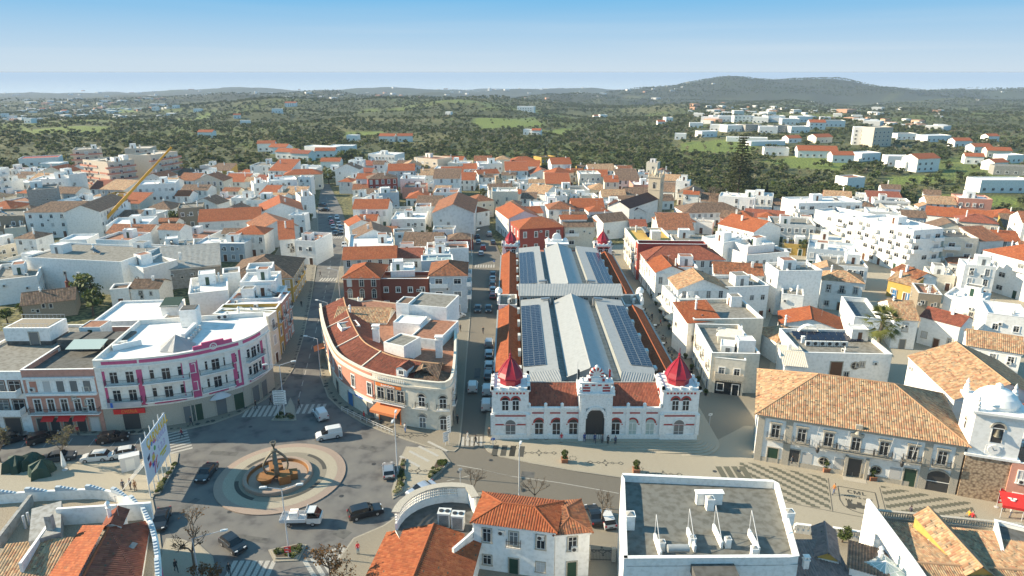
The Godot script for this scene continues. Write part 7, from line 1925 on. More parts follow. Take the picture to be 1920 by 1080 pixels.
	for q in[[V2(-30.5,-110.1),V2(-23.8,-104.6),"low white kerb railing before the salmon building"],[V2(-23.8,-104.6),V2(-19.9,-101.7),"low white kerb railing continuing to the crossing"]]:
		var a:Vector2=q[0];var e:Vector2=q[1];var dv:=e-a
		o=thing("kerb_railing",q[2],"railing",g3(a,.12),atan2(-dv.y,dv.x));b=MB.new()
		for i in 6:b.tube(V3(dv.length()*i/5.0,0,0),V3(dv.length()*i/5.0,.9,0),.03,.03,5)
		for y in[.5,.9]:b.tube(V3(0,y,0),V3(dv.length(),y,0),.03,.03,5)
		put(b,"rail",M.plastic_w,o)
	o=thing("iron_gate","black iron gate beside the annex at the bottom edge","gate",g3(V2(9.8,-71),.12),-.05);b=MB.new()
	for i in 15:b.tube(V3(i*.18,0,0),V3(i*.18,1.6,0),.02,.02,4)
	for y in[.1,1.5]:b.box(0,y,-.03,2.55,y+.06,.03)
	put(b,"bars",M.dark_iron,o);b=MB.new()
	for x in[-.3,2.85]:b.box(x-.25,0,-.25,x+.25,1.9,.25)
	put(b,"gate_post",M.trim_stone,o)
func ordinal(i:int)->String:
	return["first","second","third","fourth","fifth","sixth","seventh","eighth","ninth","tenth","eleventh","twelfth","thirteenth","fourteenth"][i]+" from the near end"
func crown_mesh(seed_:int,w:float,h:float,clumps:int,leaves:int,leaf:float,m:Material,fill:=.75)->ArrayMesh:
	var g:=RandomNumberGenerator.new();g.seed=seed_
	var b:=MB.new()
	for k in clumps:
		var d:=V3(g.randfn(),g.randfn()*.8,g.randfn()).normalized()
		var c:=d*V3(w/2,h/2,w/2)*lerpf(.3,fill,sqrt(g.randf()));c.y+=h/2
		var r:=w*g.randf_range(.13,.24)
		for i in leaves:
			var e:=V3(g.randfn(),g.randfn(),g.randfn()).normalized()
			var p:=c+e*r*V3(1,.75,1)*lerpf(.45,1.0,g.randf())
			leaf_quad(b,p,(e+V3(p.x,p.y-h*.4,p.z).normalized()*.6).normalized(),leaf*g.randf_range(.6,1.3),g)
	return b.mesh(m)
func trunk_mesh(seed_:int,h:float,r:float,w:float,ch:float,m:Material)->ArrayMesh:
	var g:=RandomNumberGenerator.new();g.seed=seed_
	var b:=MB.new();var top:=V3(g.randf_range(-.2,.2),h,g.randf_range(-.2,.2))
	b.tube(V3(0,-.4,0),top,r*1.25,r*.8,7)
	for k in 5:
		var a:=TAU*k/5+g.randf();var e:=top+V3(cos(a)*w*.3,ch*g.randf_range(.3,.65),sin(a)*w*.3)
		b.tube(top-V3(0,.1,0),e,r*.55,r*.15,5)
		b.tube(top.lerp(e,.5),top.lerp(e,.5)+V3(cos(a+1)*w*.15,ch*.3,sin(a+1)*w*.15),r*.3,r*.08,4)
	return b.mesh(m)
func tree_kind(kind:String,v:=0)->Array:
	var key:="tree_%s%d"%[kind,v]
	if cache.has(key):return cache[key]
	var s:=hash(kind)%500+v*17
	match kind:
		"olive":cache[key]=[trunk_mesh(s,1.6,.22,5,3.4,M.bark_l),crown_mesh(s,5.4,3.8,16,34,.34,M.leaf_olive),1.2]
		"broad":cache[key]=[trunk_mesh(s,2.0,.26,6,5,M.bark),crown_mesh(s,6.6,5.6,20,38,.40,M.leaf_dark),1.6]
		"green":cache[key]=[trunk_mesh(s,1.8,.22,5,4,M.bark),crown_mesh(s,5.4,4.6,18,36,.36,M.leaf_mid),1.4]
		"almond":cache[key]=[trunk_mesh(s,1.4,.16,4.4,3.4,M.bark),crown_mesh(s,4.8,3.8,18,30,.24,M.leaf_pale),1.2]
		"bare":cache[key]=[trunk_mesh(s,2.0,.22,6,5,M.bark_l),crown_mesh(s,6.4,5.6,20,26,.20,M.leaf_bare),1.5]
		"cypress":
			var g:=RandomNumberGenerator.new();g.seed=s;var b:=MB.new()
			for i in 620:
				var t:=g.randf();var r:=(.95*sin(PI*pow(t*.97+.03,.55)))*g.randf_range(.65,1.05);var a:=g.randf()*TAU
				leaf_quad(b,V3(cos(a)*r,t*9.5,sin(a)*r),V3(cos(a),.5,sin(a)).normalized(),.34*g.randf_range(.6,1.2),g)
			cache[key]=[trunk_mesh(s,.8,.16,.6,1,M.bark),b.mesh(M.leaf_cyp),.4]
	return cache[key]
func tree(kind:String,called:String,label:String,at:Vector3,s:=1.0,group:="",v:=0)->Node3D:
	var a:=tree_kind(kind,v)
	var o:=thing(called,label,"tree",at,fposmod(at.x*3.7+at.z,TAU),group)
	o.scale=Vector3.ONE*s
	part(a[0],"trunk",o);part(a[1],"crown",o,TB(V3(0,a[2],0)))
	return o
func bare_tree(called:String,label:String,p:Vector2,h:float,seed_:int,leaf_m:Material,leaves:int,base:=.12)->void:
	var g:=RandomNumberGenerator.new();g.seed=seed_
	var b:=MB.new();var lf:=MB.new()
	var stack:=[[V3(0,-.2,0),V3(0,1,0),h*.3,h*.016+.03,0]]
	while stack.size()>0:
		var q:Array=stack.pop_back()
		var e:Vector3=q[0]+q[1]*q[2];var r1:float=q[3]*.68
		b.tube(q[0],e,q[3],r1,6 if q[4]<2 else 4)
		if q[4]>=3:
			for i in leaves:
				if g.randf()<.75:leaf_quad(lf,(q[0]as Vector3).lerp(e,g.randf_range(.3,1.1))+V3(g.randfn(),g.randfn(),g.randfn())*.12,Vector3.UP,.12*g.randf_range(.6,1.4),g)
		if q[4]<5:
			for k in(3 if q[4]<4 else 2):
				var d:Vector3=(q[1]+V3(g.randf_range(-1,1),g.randf_range(-.15,.5),g.randf_range(-1,1))*.85).normalized()
				stack.append([e,d,q[2]*g.randf_range(.6,.82),r1,q[4]+1])
	var o:=thing(called,label,"tree",g3(p,base))
	put(b,"trunk",M.bark_l,o)
	if lf.v.size()>0:put(lf,"crown",leaf_m,o)
func make_trees()->void:
	bare_tree("plane_tree","leafless tree with a few brown seed clusters at the bottom left corner pavement",V2(-38.8,-69.3),8.5,5,M.leaf_brown,1)
	bare_tree("plane_tree","rust-leaved tree at the bottom edge right of the planted island",V2(-20.9,-64.7),8.0,9,M.leaf_brown,4)
	bare_tree("plane_tree","small rust-leaved tree at the very bottom beside the bent lamp",V2(-35.4,-64.2),5.0,12,M.leaf_brown,3)
	bare_tree("plane_tree","brownish bare tree on the left square behind the parked cars",V2(-70,-93.2),6.5,21,M.leaf_bare,3)
	bare_tree("plane_tree","brownish bare tree cut by the left edge of the square",V2(-79.6,-93.2),6.0,22,M.leaf_bare,3)
	bare_tree("young_tree","slim bare young tree beside the road sign on the cobbled road",V2(-5.6,-84.1),5.6,31,M.leaf_bare,0,0.0);bare_tree("young_tree","slim bare young tree right of the lamp on the cobbled road",V2(3.2,-82.6),5.4,32,M.leaf_bare,0,0.0);bare_tree("young_tree","slim bare young tree beside the parked white car",V2(12.1,-78.1),6.2,33,M.leaf_bare,0,.12)
	bare_tree("plane_tree","large bare grey tree before the tall pine",V2(89.1,-300.6),13.0,41,M.leaf_bare,1,0.0);bare_tree("plane_tree","bare grey tree among the roofs left of the church",V2(28,-300.6),10.0,42,M.leaf_bare,1,0.0)
	var p:Vector2=V2(73.8,-127.9);var o:=thing("palm_tree","fan palm rising behind the town hall roof","tree",g3(p));o.scale=Vector3.ONE*1.35;var b:=MB.new()
	b.tube(V3(0,-.5,0),V3(.1,8.4,0),.34,.27,9);put(b,"trunk",M.bark_l,o)
	var g:=RandomNumberGenerator.new();g.seed=6;b=MB.new()
	for i in 54:
		var a:=g.randf()*TAU;var el:=lerpf(-.85,1.35,g.randf());var d:=V3(cos(a)*cos(el),sin(el),sin(a)*cos(el));var st:=V3(.1,8.5,0);var e:=st+d*1.9+V3(0,-.1,0)
		b.tube(st,e,.03,.02,4)
		var sd:=d.cross(Vector3.UP).normalized();var up:=sd.cross(d)
		for k in 11:
			var t:=(k-5)/5.0*1.25;var dd:=(d*cos(t)+sd*sin(t)).normalized();var tip:=e+dd*1.5+V3(0,-.4,0);var w:=dd.cross(up)*.1
			b.tri(e-w,tip,e+w)
	put(b,"fronds",M.leaf_palm,o)
	p=V2(100,-300.6);o=thing("araucaria_tree","tall dark tiered pine rising above the rooftops on the right","tree",g3(p));b=MB.new();b.tube(V3(0,-.5,0),V3(0,33,0),.6,.08,8);put(b,"trunk",M.bark,o);b=MB.new()
	for tier in 25:
		var y:=5.0+tier*1.12;var r:=lerpf(8.2,1.2,pow(tier/24.0,1.15))*g.randf_range(.8,1.08);var nb:=7 if tier<15 else 5
		for k in nb:
			var a:=TAU*k/nb+tier*.7+g.randf_range(-.2,.2);var d:=V3(cos(a),.12,sin(a));var rr:=r*g.randf_range(.75,1.08)
			b.tube(V3(0,y,0),V3(0,y,0)+d*rr,.07,.03,4)
			for i in 26:
				var t:=lerpf(.15,1.0,sqrt(g.randf()));var q:=V3(0,y,0)+d*rr*t+V3(g.randfn()*.45,g.randf_range(-.1,.35),g.randfn()*.45);leaf_quad(b,q,V3(0,1,0),.6*g.randf_range(.5,1.1),g)
	put(b,"crown",M.leaf_pine,o)
	tree("broad","dense_tree","dark dense tree below the long blank white wall",g3(V2(-112,-171.5)),1.15,"",0)
	tree("green","leafy_tree","leafy green tree before the long blank white wall, right of the chimney",g3(V2(-104.7,-160.7)),1.25,"",1)
	tree("green","leafy_bush","low green bush at the left edge of the gardens",g3(V2(-122.3,-155.4)),0.7,"",0)
	tree("green","leafy_bush","round green bush second from the left edge of the gardens",g3(V2(-120.5,-158.4)),0.75,"",1)
	tree("green","leafy_bush","green bush beside the white roof hut in the left gardens",g3(V2(-116.6,-161.5)),0.8,"",0)
	tree("bare","bare_tree","brown bare thicket in the left gardens",g3(V2(-114.5,-163.5)),0.7,"",1)
	tree("green","leafy_tree","tree beside the pinkish stone house near the crane",g3(V2(-131.7,-262.2)),1.2,"",0)
	tree("green","leafy_tree","garden tree between the tall white house and the avenue",g3(V2(-80.6,-264.2)),1.0,"",1)
	tree("green","leafy_tree","green garden trees behind the white court by the blank gable",g3(V2(-37,-257.5)),1.1,"",0)
	tree("green","leafy_tree","round green tree beside the blank gable wall",g3(V2(-33,-250.2)),0.8,"",1)
	tree("green","leafy_bush","trimmed hedge bush below the blank gable wall",g3(V2(-30.8,-240)),0.5,"",0)
	tree("cypress","cypress_tree","leftmost of the three slim cypresses below the tall pine",g3(V2(107.9,-300.6)),1.0,"",1)
	tree("cypress","cypress_tree","middle of the three slim cypresses below the tall pine",g3(V2(110.7,-301.8)),1.1,"",0)
	tree("cypress","cypress_tree","rightmost of the three slim cypresses below the tall pine",g3(V2(113.5,-303.1)),1.15,"",1)
	tree("cypress","cypress_tree","slim cypress beside the ochre house at the edge of the groves",g3(V2(22.6,-470.5)),1.1,"",0)
	tree("broad","dense_tree","dark garden tree among the right roofs beside the cube houses",g3(V2(97,-221.7)),0.8,"",1)
	tree("green","leafy_tree","green garden tree in the right courtyards",g3(V2(106.4,-221.7)),0.8,"",0)
	tree("green","leafy_bush","yellow-green bush before the white apartment block at the right",g3(V2(138.9,-197.9)),0.9,"",1)
	tree("green","leafy_bush","low bush in the right courtyards below the yellow house",g3(V2(129.7,-182)),0.7,"",0)
	tree("broad","dense_tree","dark tree beside the cream hotel",g3(V2(-99.8,-372.3)),1.2,"",1)
	tree("almond","almond_tree","pale almond tree right of the cream hotel",g3(V2(-96.3,-391.9)),1.1,"",0)
	tree("almond","almond_tree","pale almond tree second from the cream hotel",g3(V2(-91.1,-391.9)),1.0,"",1)
	tree("almond","almond_tree","pale almond tree third from the cream hotel",g3(V2(-87.2,-402.5)),1.1,"",0)
	tree("almond","almond_tree","pale almond tree behind the red villa",g3(V2(-71.3,-406.9)),1.0,"",1)
	tree("almond","almond_tree","pale almond tree right of the red villa",g3(V2(-62.4,-411.4)),1.1,"",0)
	tree("olive","olive_tree","round olive tree before the white edge-of-town houses",g3(V2(-53.1,-413.6)),1.2,"",1)
	tree("olive","olive_tree","second round olive tree before the white edge-of-town houses",g3(V2(-47.4,-420.6)),1.2,"",0)
	tree("broad","dense_tree","dark pine group left of the white edge houses, first",g3(V2(-110.6,-445.5)),1.5,"",1)
	tree("broad","dense_tree","dark pine group left of the white edge houses, second",g3(V2(-106.1,-456.3)),1.5,"",0)
	tree("broad","dense_tree","dark pine group left of the white edge houses, third",g3(V2(-99.6,-450.9)),1.4,"",1)
	tree("bare","bare_tree","bare brown tree among the old roofs near the ruin",g3(V2(-1.3,-327.6)),1.3,"",0)
	tree("bare","bare_tree","bare brown tree behind the pink-beige house",g3(V2(36.4,-372.3)),1.4,"",1)
	tree("olive","olive_tree","olive tree among the old roofs behind the ruin",g3(V2(-14.3,-330.6)),1.0,"",0)
	tree("almond","almond_tree","pale flowering tree on the slope above the right apartments",g3(V2(199.8,-323.3)),1.4,"",1)
	tree("almond","almond_tree","pale flowering tree near the road at the right",g3(V2(207.1,-303.1)),1.1,"",0)
	tree("broad","dense_tree","dark round tree left of the road at the right",g3(V2(174.8,-303.1)),1.2,"",1)
	tree("green","leafy_tree","tree before the salmon banded apartments",g3(V2(-221,-359.6)),1.0,"",0)
	tree("broad","dense_tree","tree between the salmon banded apartments",g3(V2(-223.3,-406.9)),1.3,"",1)
	tree("green","leafy_tree","green tree beside the right salmon banded block",g3(V2(-204.8,-398.2)),1.0,"",0)
	tree("green","leafy_bush","dark red-leaved climbing shrub on the balustrade by the square",g3(V2(43.3,-75.4)),0.45,"",1)
	make_woods()
func make_woods()->void:
	var g:=RandomNumberGenerator.new();g.seed=77
	var cn:=FastNoiseLite.new();cn.seed=33;cn.frequency=.006;cn.noise_type=FastNoiseLite.TYPE_CELLULAR;cn.cellular_return_type=FastNoiseLite.RETURN_CELL_VALUE
	var dn:=FastNoiseLite.new();dn.seed=51;dn.frequency=.008;dn.fractal_octaves=3
	var kinds:=[["olive","olive_tree","grey-green olive tree"],["broad","carob_tree","dark carob tree"],["green","leafy_tree","fresh green tree"],["almond","almond_tree","pale almond tree"],["bare","bare_tree","leafless brown tree"]]
	var lists:=[[],[],[],[],[]];var nearest:=[]
	for i in 90000:
		var a:=g.randf_range(-.78,.78);var d:=300.0+2500.0*pow(g.randf(),1.25)
		var x:=sin(a)*d;var z:=-cos(a)*d
		if i>78000:
			x=g.randf_range(450,2500);z=g.randf_range(-3700,-2850);d=3300
		var q:=V2(x,z)
		var f:=dn.get_noise_2d(x,z);var cv:=cn.get_noise_2d(x,z*.6)
		var kr:=g.randf();var sc:=g.randf_range(.42,.95);var pick:=g.randf()
		if Geometry2D.is_point_in_polygon(q,TOWN):continue
		if cv>.45 and kr>.14:continue
		if cv<-.55 and kr>.25:continue
		if f<-.25 and kr>.35:continue
		if kr>.8 and d<1700:continue
		var hit:=d<2400 and in_field(q)and kr>.04
		for c in CLEAR:
			if absf(x-c[0])<c[2]and absf(z-c[1])<c[2]:hit=true;break
		if hit:continue
		var k:=0
		if pick<.42:k=0
		elif pick<.66:k=1
		elif pick<.84:k=2
		elif pick<.95 and d<1100:k=3
		elif pick<.95:k=1
		else:k=4
		if f>.25 and k==0:k=1
		if d>1500:sc*=1.3
		nearest.append([d,k,x,z,sc])
	nearest.sort_custom(func(u,w):return u[0]<w[0])
	var spot:={}
	for i in mini(260,nearest.size()):
		var e:Array=nearest[i];var c:=V2(e[2],e[3]);var nl:Array=NEAR_TO[0]
		for l:Array in NEAR_TO:
			if c.distance_to(V2(l[1],l[2]))<c.distance_to(V2(nl[1],nl[2])):nl=l
		var key:="%s beyond %s"%[kinds[e[1]][2],nl[0]]
		if not spot.has(key):spot[key]=[]
		spot[key].append(i);e.append(key)
	for k in spot:spot[k].sort_custom(func(u,w):return nearest[u][2]/-nearest[u][3]<nearest[w][2]/-nearest[w][3])
	var nth:="first second third fourth fifth sixth seventh eighth ninth tenth eleventh twelfth thirteenth fourteenth fifteenth sixteenth seventeenth eighteenth nineteenth twentieth".split(" ")
	for i in nearest.size():
		var e:Array=nearest[i];var k:int=e[1];var at:=V3(e[2],ground_y(e[2],e[3])-.15,e[3])
		if i<260:
			var rank:int=spot[e[5]].find(i)
			tree(kinds[k][0],kinds[k][1],"%s at the grove edge, %s from the left"%[e[5],nth[rank]if rank<20 else["twenty","thirty","forty","fifty","sixty","seventy","eighty","ninety"][rank/10-2]+"-"+nth[rank%10]],at,e[4],"%ss at the edge of the groves"%kinds[k][2],i%2)
		else:lists[k].append(Transform3D(BU(fposmod(e[2]*1.7,TAU)).scaled(V3(e[4],e[4]*.9,e[4])),at))
	for k in 5:
		var mm:=MultiMesh.new();mm.transform_format=MultiMesh.TRANSFORM_3D;mm.use_colors=true
		var src:=crown_mesh(900+k,[5.4,6.6,5.4,4.8,6.0][k],[4.8,6.6,5.6,4.6,5.5][k],9,16,[.62,.75,.65,.45,.4][k],M[["leaf_olive","leaf_dark","leaf_mid","leaf_pale","leaf_bare"][k]],.7)
		var m:StandardMaterial3D=src.surface_get_material(0).duplicate();m.vertex_color_use_as_albedo=true;src.surface_set_material(0,m)
		mm.mesh=src;mm.instance_count=lists[k].size()
		for i in lists[k].size():
			mm.set_instance_transform(i,lists[k][i]);var t:=.7+.6*fposmod(i*.618,1.0);mm.set_instance_color(i,Color(t,t*(.94+.1*fposmod(i*.37,1.0)),t*.95))
		var o:=MultiMeshInstance3D.new();o.name=["olive_groves","carob_woods","leafy_woods","almond_groves","bare_woods"][k];o.multimesh=mm;add_child(o)
		tag(o,["grey-green olive groves covering the slopes beyond the town","dark evergreen woods over the hills beyond the town","fresh green trees scattered over the slopes beyond the town","pale blossoming almond trees among the groves","leafless brown thickets among the groves"][k],"trees","","stuff")
	var bm:=MB.new();bm.box(-.5,0,-.5,.5,.55,.5)
	var mm:=MultiMesh.new();mm.transform_format=MultiMesh.TRANSFORM_3D;mm.use_colors=true
	var wm:=pm("far_white",lin(.7,.69,.66),.9);wm.vertex_color_use_as_albedo=true
	mm.mesh=bm.mesh(wm);var tf:=[]
	for i in 1500:
		var a:=g.randf_range(-.72,.72);var d:=g.randf_range(2400,9300)
		if i<420:
			a=g.randfn()*.06+.12;d=g.randf_range(7600,9300)
		elif i<620:
			a=g.randf_range(.5,.72);d=g.randf_range(6500,9000)
		elif i<800:
			a=g.randf_range(-.7,-.45);d=g.randf_range(1500,2700)
		elif i<960:
			a=g.randf_range(.24,.55);d=g.randf_range(850,1700)
		var x:=sin(a)*d;var z:=-cos(a)*d;var s:=g.randf_range(.6,1.3)*(9.0+d*.0016)
		if x>900 and x<2000 and z>-3900 and z<-2700:continue
		tf.append(Transform3D(BU(g.randf()*3).scaled(V3(s*g.randf_range(.8,1.6),s*(.7 if i>=420 else g.randf_range(.6,1.6)),s)),V3(x,ground_y(x,z)-.5,z)))
	mm.instance_count=tf.size()
	for i in tf.size():
		mm.set_instance_transform(i,tf[i]);mm.set_instance_color(i,Color(1,1,1)if i%5 else Color(.85,.5,.35))
	var o:=MultiMeshInstance3D.new();o.name="far_towns";o.multimesh=mm;add_child(o);tag(o,"tiny white buildings of the far towns scattered towards the sea","buildings","","stuff")
func person_field(pose:String)->Array:
	var st:=.26 if pose=="walk" else .06
	var hip:=.92;var b:=[]
	if pose=="sit":
		for s in[-1,1]:
			b.append([V3(s*.10,.52,0),V3(s*.12,.50,.42),.085,.065,2]);b.append([V3(s*.12,.50,.42),V3(s*.12,.08,.46),.062,.045,2]);b.append([V3(s*.12,.05,.42),V3(s*.13,.04,.60),.045,.035,3])
		hip=.52
	else:
		for s in[-1,1]:
			var f:float=st*s
			b.append([V3(s*.09,hip,0),V3(s*.095,.50,f*.55+.05),.088,.062,2]);b.append([V3(s*.095,.50,f*.55+.05),V3(s*.095,.09,f*1.2-.03),.06,.042,2]);b.append([V3(s*.095,.05,f*1.2-.05),V3(s*.10,.04,f*1.2+.13),.045,.036,3])
	b.append([V3(0,hip+.02,0),V3(0,hip+.22,0),.125,.125,1]);b.append([V3(-.05,hip+.40,0),V3(.05,hip+.40,0),.13,.13,1]);b.append([V3(-.15,hip+.50,0),V3(.15,hip+.50,0),.07,.07,1])
	b.append([V3(0,hip+.52,.0),V3(0,hip+.62,.01),.055,.05,0]);b.append([V3(0,hip+.70,.02),V3(0,hip+.78,.01),.085,.095,0]);b.append([V3(0,hip+.665,.055),V3(0,hip+.68,.07),.045,.04,0]);b.append([V3(0,hip+.725,.105),V3(0,hip+.70,.118),.012,.016,0])
	b.append([V3(0,hip+.80,-.025),V3(0,hip+.75,-.05),.092,.085,4])
	for s in[-1,1]:
		var f:float=-st*s*.8
		var el:=V3(s*.235,hip+.22,f*.5-.03);var wr:=V3(s*.25,hip+.0,f+.08)
		if pose=="sit":wr=V3(s*.15,hip+.14,.28)
		b.append([V3(s*.17,hip+.49,0),el,.05,.042,1]);b.append([el,wr,.042,.032,1]);var hd:=(wr-el).normalized();b.append([wr,wr+hd*.07,.032,.03,0])
		for k in 4:b.append([wr+hd*.06+V3(0,0,-.03+k*.02),wr+hd*(.14-absf(k-1.4)*.012)+V3(-s*.02,0,-.03+k*.02),.0095,.008,0])
		b.append([wr+hd*.02+V3(0,0,.03),wr+hd*.07+V3(-s*.01,0,.062),.011,.009,0])
	return b
func person_mesh(pose:String)->Array:
	if cache.has("person_"+pose):return cache["person_"+pose]
	var bones:=person_field(pose);var c:=.026
	var lo:=V3(-.36,-.03,-.5);var n:=Vector3i(28,70,48)
	if pose=="sit":n=Vector3i(28,56,50)
	var val:=PackedFloat32Array();val.resize((n.x+1)*(n.y+1)*(n.z+1));val.fill(1.0)
	var slot:=PackedInt32Array();slot.resize(val.size())
	var near:=PackedFloat32Array();near.resize(val.size());near.fill(9.0)
	for bo in bones:
		var a:Vector3=bo[0];var e:Vector3=bo[1];var R:float=maxf(bo[2],bo[3])+c*3
		var m0:=(a.min(e)-Vector3.ONE*R-lo)/c;var m1:=(a.max(e)+Vector3.ONE*R-lo)/c
		var ab:=e-a;var l2:=maxf(ab.length_squared(),1e-6)
		for i in range(maxi(0,int(m0.x)),mini(n.x,int(m1.x)+1)+1):
			for j in range(maxi(0,int(m0.y)),mini(n.y,int(m1.y)+1)+1):
				for k in range(maxi(0,int(m0.z)),mini(n.z,int(m1.z)+1)+1):
					var p:=lo+V3(i,j,k)*c;var t:=clampf((p-a).dot(ab)/l2,0,1)
					var d:=p.distance_to(a+ab*t)-maxf(lerpf(bo[2],bo[3],t),.012)
					var id:=(i*(n.y+1)+j)*(n.z+1)+k
					var h:=clampf(.5+.5*(val[id]-d)/.03,0,1);val[id]=lerpf(val[id],d,h)-.03*h*(1-h)
					if d<near[id]:near[id]=d;slot[id]=bo[4]
	var vs:=PackedVector3Array();var sl:=PackedInt32Array();var ids:={};var idx:=PackedInt32Array()
	var sy:=n.z+1;var sx:=(n.y+1)*sy
	for i in n.x:
		for j in n.y:
			for k in n.z:
				var o:=i*sx+j*sy+k;var inside:=0;var sum:=Vector3.ZERO;var cnt:=0
				for q in 8:
					if val[o+(q&1)*sx+((q>>1)&1)*sy+((q>>2)&1)]<0:inside+=1
				if inside==0 or inside==8:continue
				for q in 8:
					for ax in 3:
						if q&(1<<ax):continue
						var r:=q|(1<<ax)
						var v0:=val[o+(q&1)*sx+((q>>1)&1)*sy+((q>>2)&1)];var v1:=val[o+(r&1)*sx+((r>>1)&1)*sy+((r>>2)&1)]
						if(v0<0)==(v1<0):continue
						var t:=v0/(v0-v1);var pa:=V3(q&1,(q>>1)&1,(q>>2)&1);var pb:=V3(r&1,(r>>1)&1,(r>>2)&1)
						sum+=pa.lerp(pb,t);cnt+=1
				ids[o]=vs.size();vs.append(lo+(V3(i,j,k)+sum/cnt)*c);sl.append(slot[o])
	for o:int in ids:
		for ax in 3:
			var st:int=[sx,sy,1][ax];var u:int=[sy,1,sx][ax];var w:int=[1,sx,sy][ax]
			if(val[o]<0)==(val[o+st]<0):continue
			if not(ids.has(o-u)and ids.has(o-w)and ids.has(o-u-w)):continue
			var q:=[ids[o],ids[o-u],ids[o-u-w],ids[o-w]]
			if val[o]<0:q.reverse()
			idx.append_array(PackedInt32Array([q[0],q[1],q[2],q[0],q[2],q[3]]))
	var nm:=PackedVector3Array();nm.resize(vs.size())
	for t in range(0,idx.size(),3):
		var f:=(vs[idx[t+2]]-vs[idx[t]]).cross(vs[idx[t+1]]-vs[idx[t]])
		for s in 3:nm[idx[t+s]]+=f
	for i in nm.size():nm[i]=nm[i].normalized()
	cache["person_"+pose]=[vs,nm,idx,sl]
	return cache["person_"+pose]
func person(label:String,p:Vector2,turn:float,pose:String,top:Color,legs:Color,up:=.13,h:=1.0)->void:
	var d:=person_mesh(pose);var cols:=PackedColorArray();var pal:=[Color(.42,.25,.17),top,legs,Color(.03,.025,.02),Color(.035,.022,.015)]
	for s in d[3]:cols.append(pal[s])
	var a:=[];a.resize(Mesh.ARRAY_MAX);a[Mesh.ARRAY_VERTEX]=d[0];a[Mesh.ARRAY_NORMAL]=d[1];a[Mesh.ARRAY_INDEX]=d[2];a[Mesh.ARRAY_COLOR]=cols
	var am:=ArrayMesh.new();am.add_surface_from_arrays(Mesh.PRIMITIVE_TRIANGLES,a)
	if not M.has("clothes"):
		var m:=pm("clothes",Color.WHITE,.85);m.vertex_color_use_as_albedo=true
	am.surface_set_material(0,M.clothes)
	var o:=part(am,"person",self,Transform3D(BU(turn).scaled(Vector3.ONE*h),g3(p,up)))
	tag(o,label,"person")
func make_people()->void:
	person("person in an orange jacket and blue jeans walking over the paved shield",V2(47,-86.1),-1.2,"walk",Color(0.45,0.16,0.03),Color(0.06,0.1,0.22))
	person("person in dark clothes walking near the yellow roof",V2(55.2,-80.8),1.4,"walk",Color(0.05,0.04,0.07),Color(0.03,0.03,0.04))
	person("person in a yellow jacket walking on the right of the square",V2(62.7,-79.9),-1.4,"walk",Color(0.6,0.36,0.03),Color(0.06,0.05,0.05))
	person("person in a red jacket beside the yellow jacket",V2(62.9,-79.5),-1.4,"walk",Color(0.55,0.02,0.03),Color(0.04,0.04,0.05))
	person("person in red outside the salmon house",V2(-72.6,-101.6),0.5,"stand",Color(0.4,0.03,0.03),Color(0.04,0.04,0.05))
	person("person in dark clothes by the pink building near the billboard",V2(-55.1,-104.8),1.0,"walk",Color(0.05,0.06,0.07),Color(0.03,0.03,0.04))
	person("person in dark red crossing at the zebra beside the billboard",V2(-54.8,-100.7),-0.8,"walk",Color(0.2,0.03,0.04),Color(0.03,0.04,0.07))
	person("person in dark clothes between the parked black cars",V2(-65.8,-99),0.2,"stand",Color(0.03,0.03,0.03),Color(0.03,0.03,0.04))
	person("person in black stepping onto the zebra crossing",V2(-46.2,-110.9),1.2,"walk",Color(0.02,0.02,0.02),Color(0.02,0.02,0.025))
	person("person in black crossing towards the island",V2(-44,-112.5),-1.4,"walk",Color(0.02,0.02,0.02),Color(0.025,0.02,0.02))
	person("person in dark clothes at the avenue kerb crossing",V2(-38.5,-111.3),1.0,"walk",Color(0.04,0.04,0.05),Color(0.03,0.03,0.04))
	person("person in dark clothes walking at the bottom left corner",V2(-40.8,-68.8),0.8,"walk",Color(0.02,0.02,0.025),Color(0.02,0.02,0.02))
	person("person in black at the bottom edge on the crossing",V2(-34.1,-68.2),0.4,"walk",Color(0.02,0.02,0.02),Color(0.02,0.02,0.025))
	person("person in dark clothes in the group behind the billboard, left",V2(-56.4,-85.7),0.3,"stand",Color(0.08,0.09,0.12),Color(0.03,0.03,0.05))
	person("person in grey in the group behind the billboard, middle",V2(-55.5,-86),-0.3,"stand",Color(0.18,0.18,0.2),Color(0.05,0.05,0.06))
	person("person in a brown coat in the group behind the billboard, right",V2(-54.6,-85.6),0.9,"stand",Color(0.26,0.13,0.06),Color(0.14,0.07,0.04))
	person("person in red before the curved salmon building",V2(-25.8,-106.7),1.2,"walk",Color(0.5,0.03,0.03),Color(0.03,0.03,0.04))
	person("person in white walking over the market street crossing",V2(-7.3,-99.7),1.3,"walk",Color(0.6,0.57,0.52),Color(0.5,0.5,0.5))
	person("person in dark clothes walking on the market street crossing",V2(-5.9,-98.5),-1.3,"walk",Color(0.04,0.035,0.03),Color(0.06,0.05,0.04))
	person("person in dark clothes at the corner of the left market tower",V2(-3.8,-101),0.2,"stand",Color(0.05,0.04,0.04),Color(0.03,0.03,0.03))
	person("person in black beside the notice board at the left market tower",V2(-2.2,-100.7),0.6,"stand",Color(0.02,0.02,0.025),Color(0.02,0.02,0.02))
	person("person in black at the corner of the curved cream building",V2(-9.4,-105.4),-0.4,"stand",Color(0.02,0.02,0.02),Color(0.02,0.02,0.02))
	person("person in a red top and pale trousers before the market front",V2(8.1,-99.3),0.0,"stand",Color(0.5,0.03,0.05),Color(0.35,0.45,0.45))
	person("person in blue left of the market portal",V2(11.9,-99.5),0.3,"stand",Color(0.03,0.07,0.25),Color(0.03,0.05,0.15))
	person("person in blue in the market portal",V2(13.6,-99.4),0.0,"walk",Color(0.05,0.08,0.2),Color(0.04,0.05,0.09))
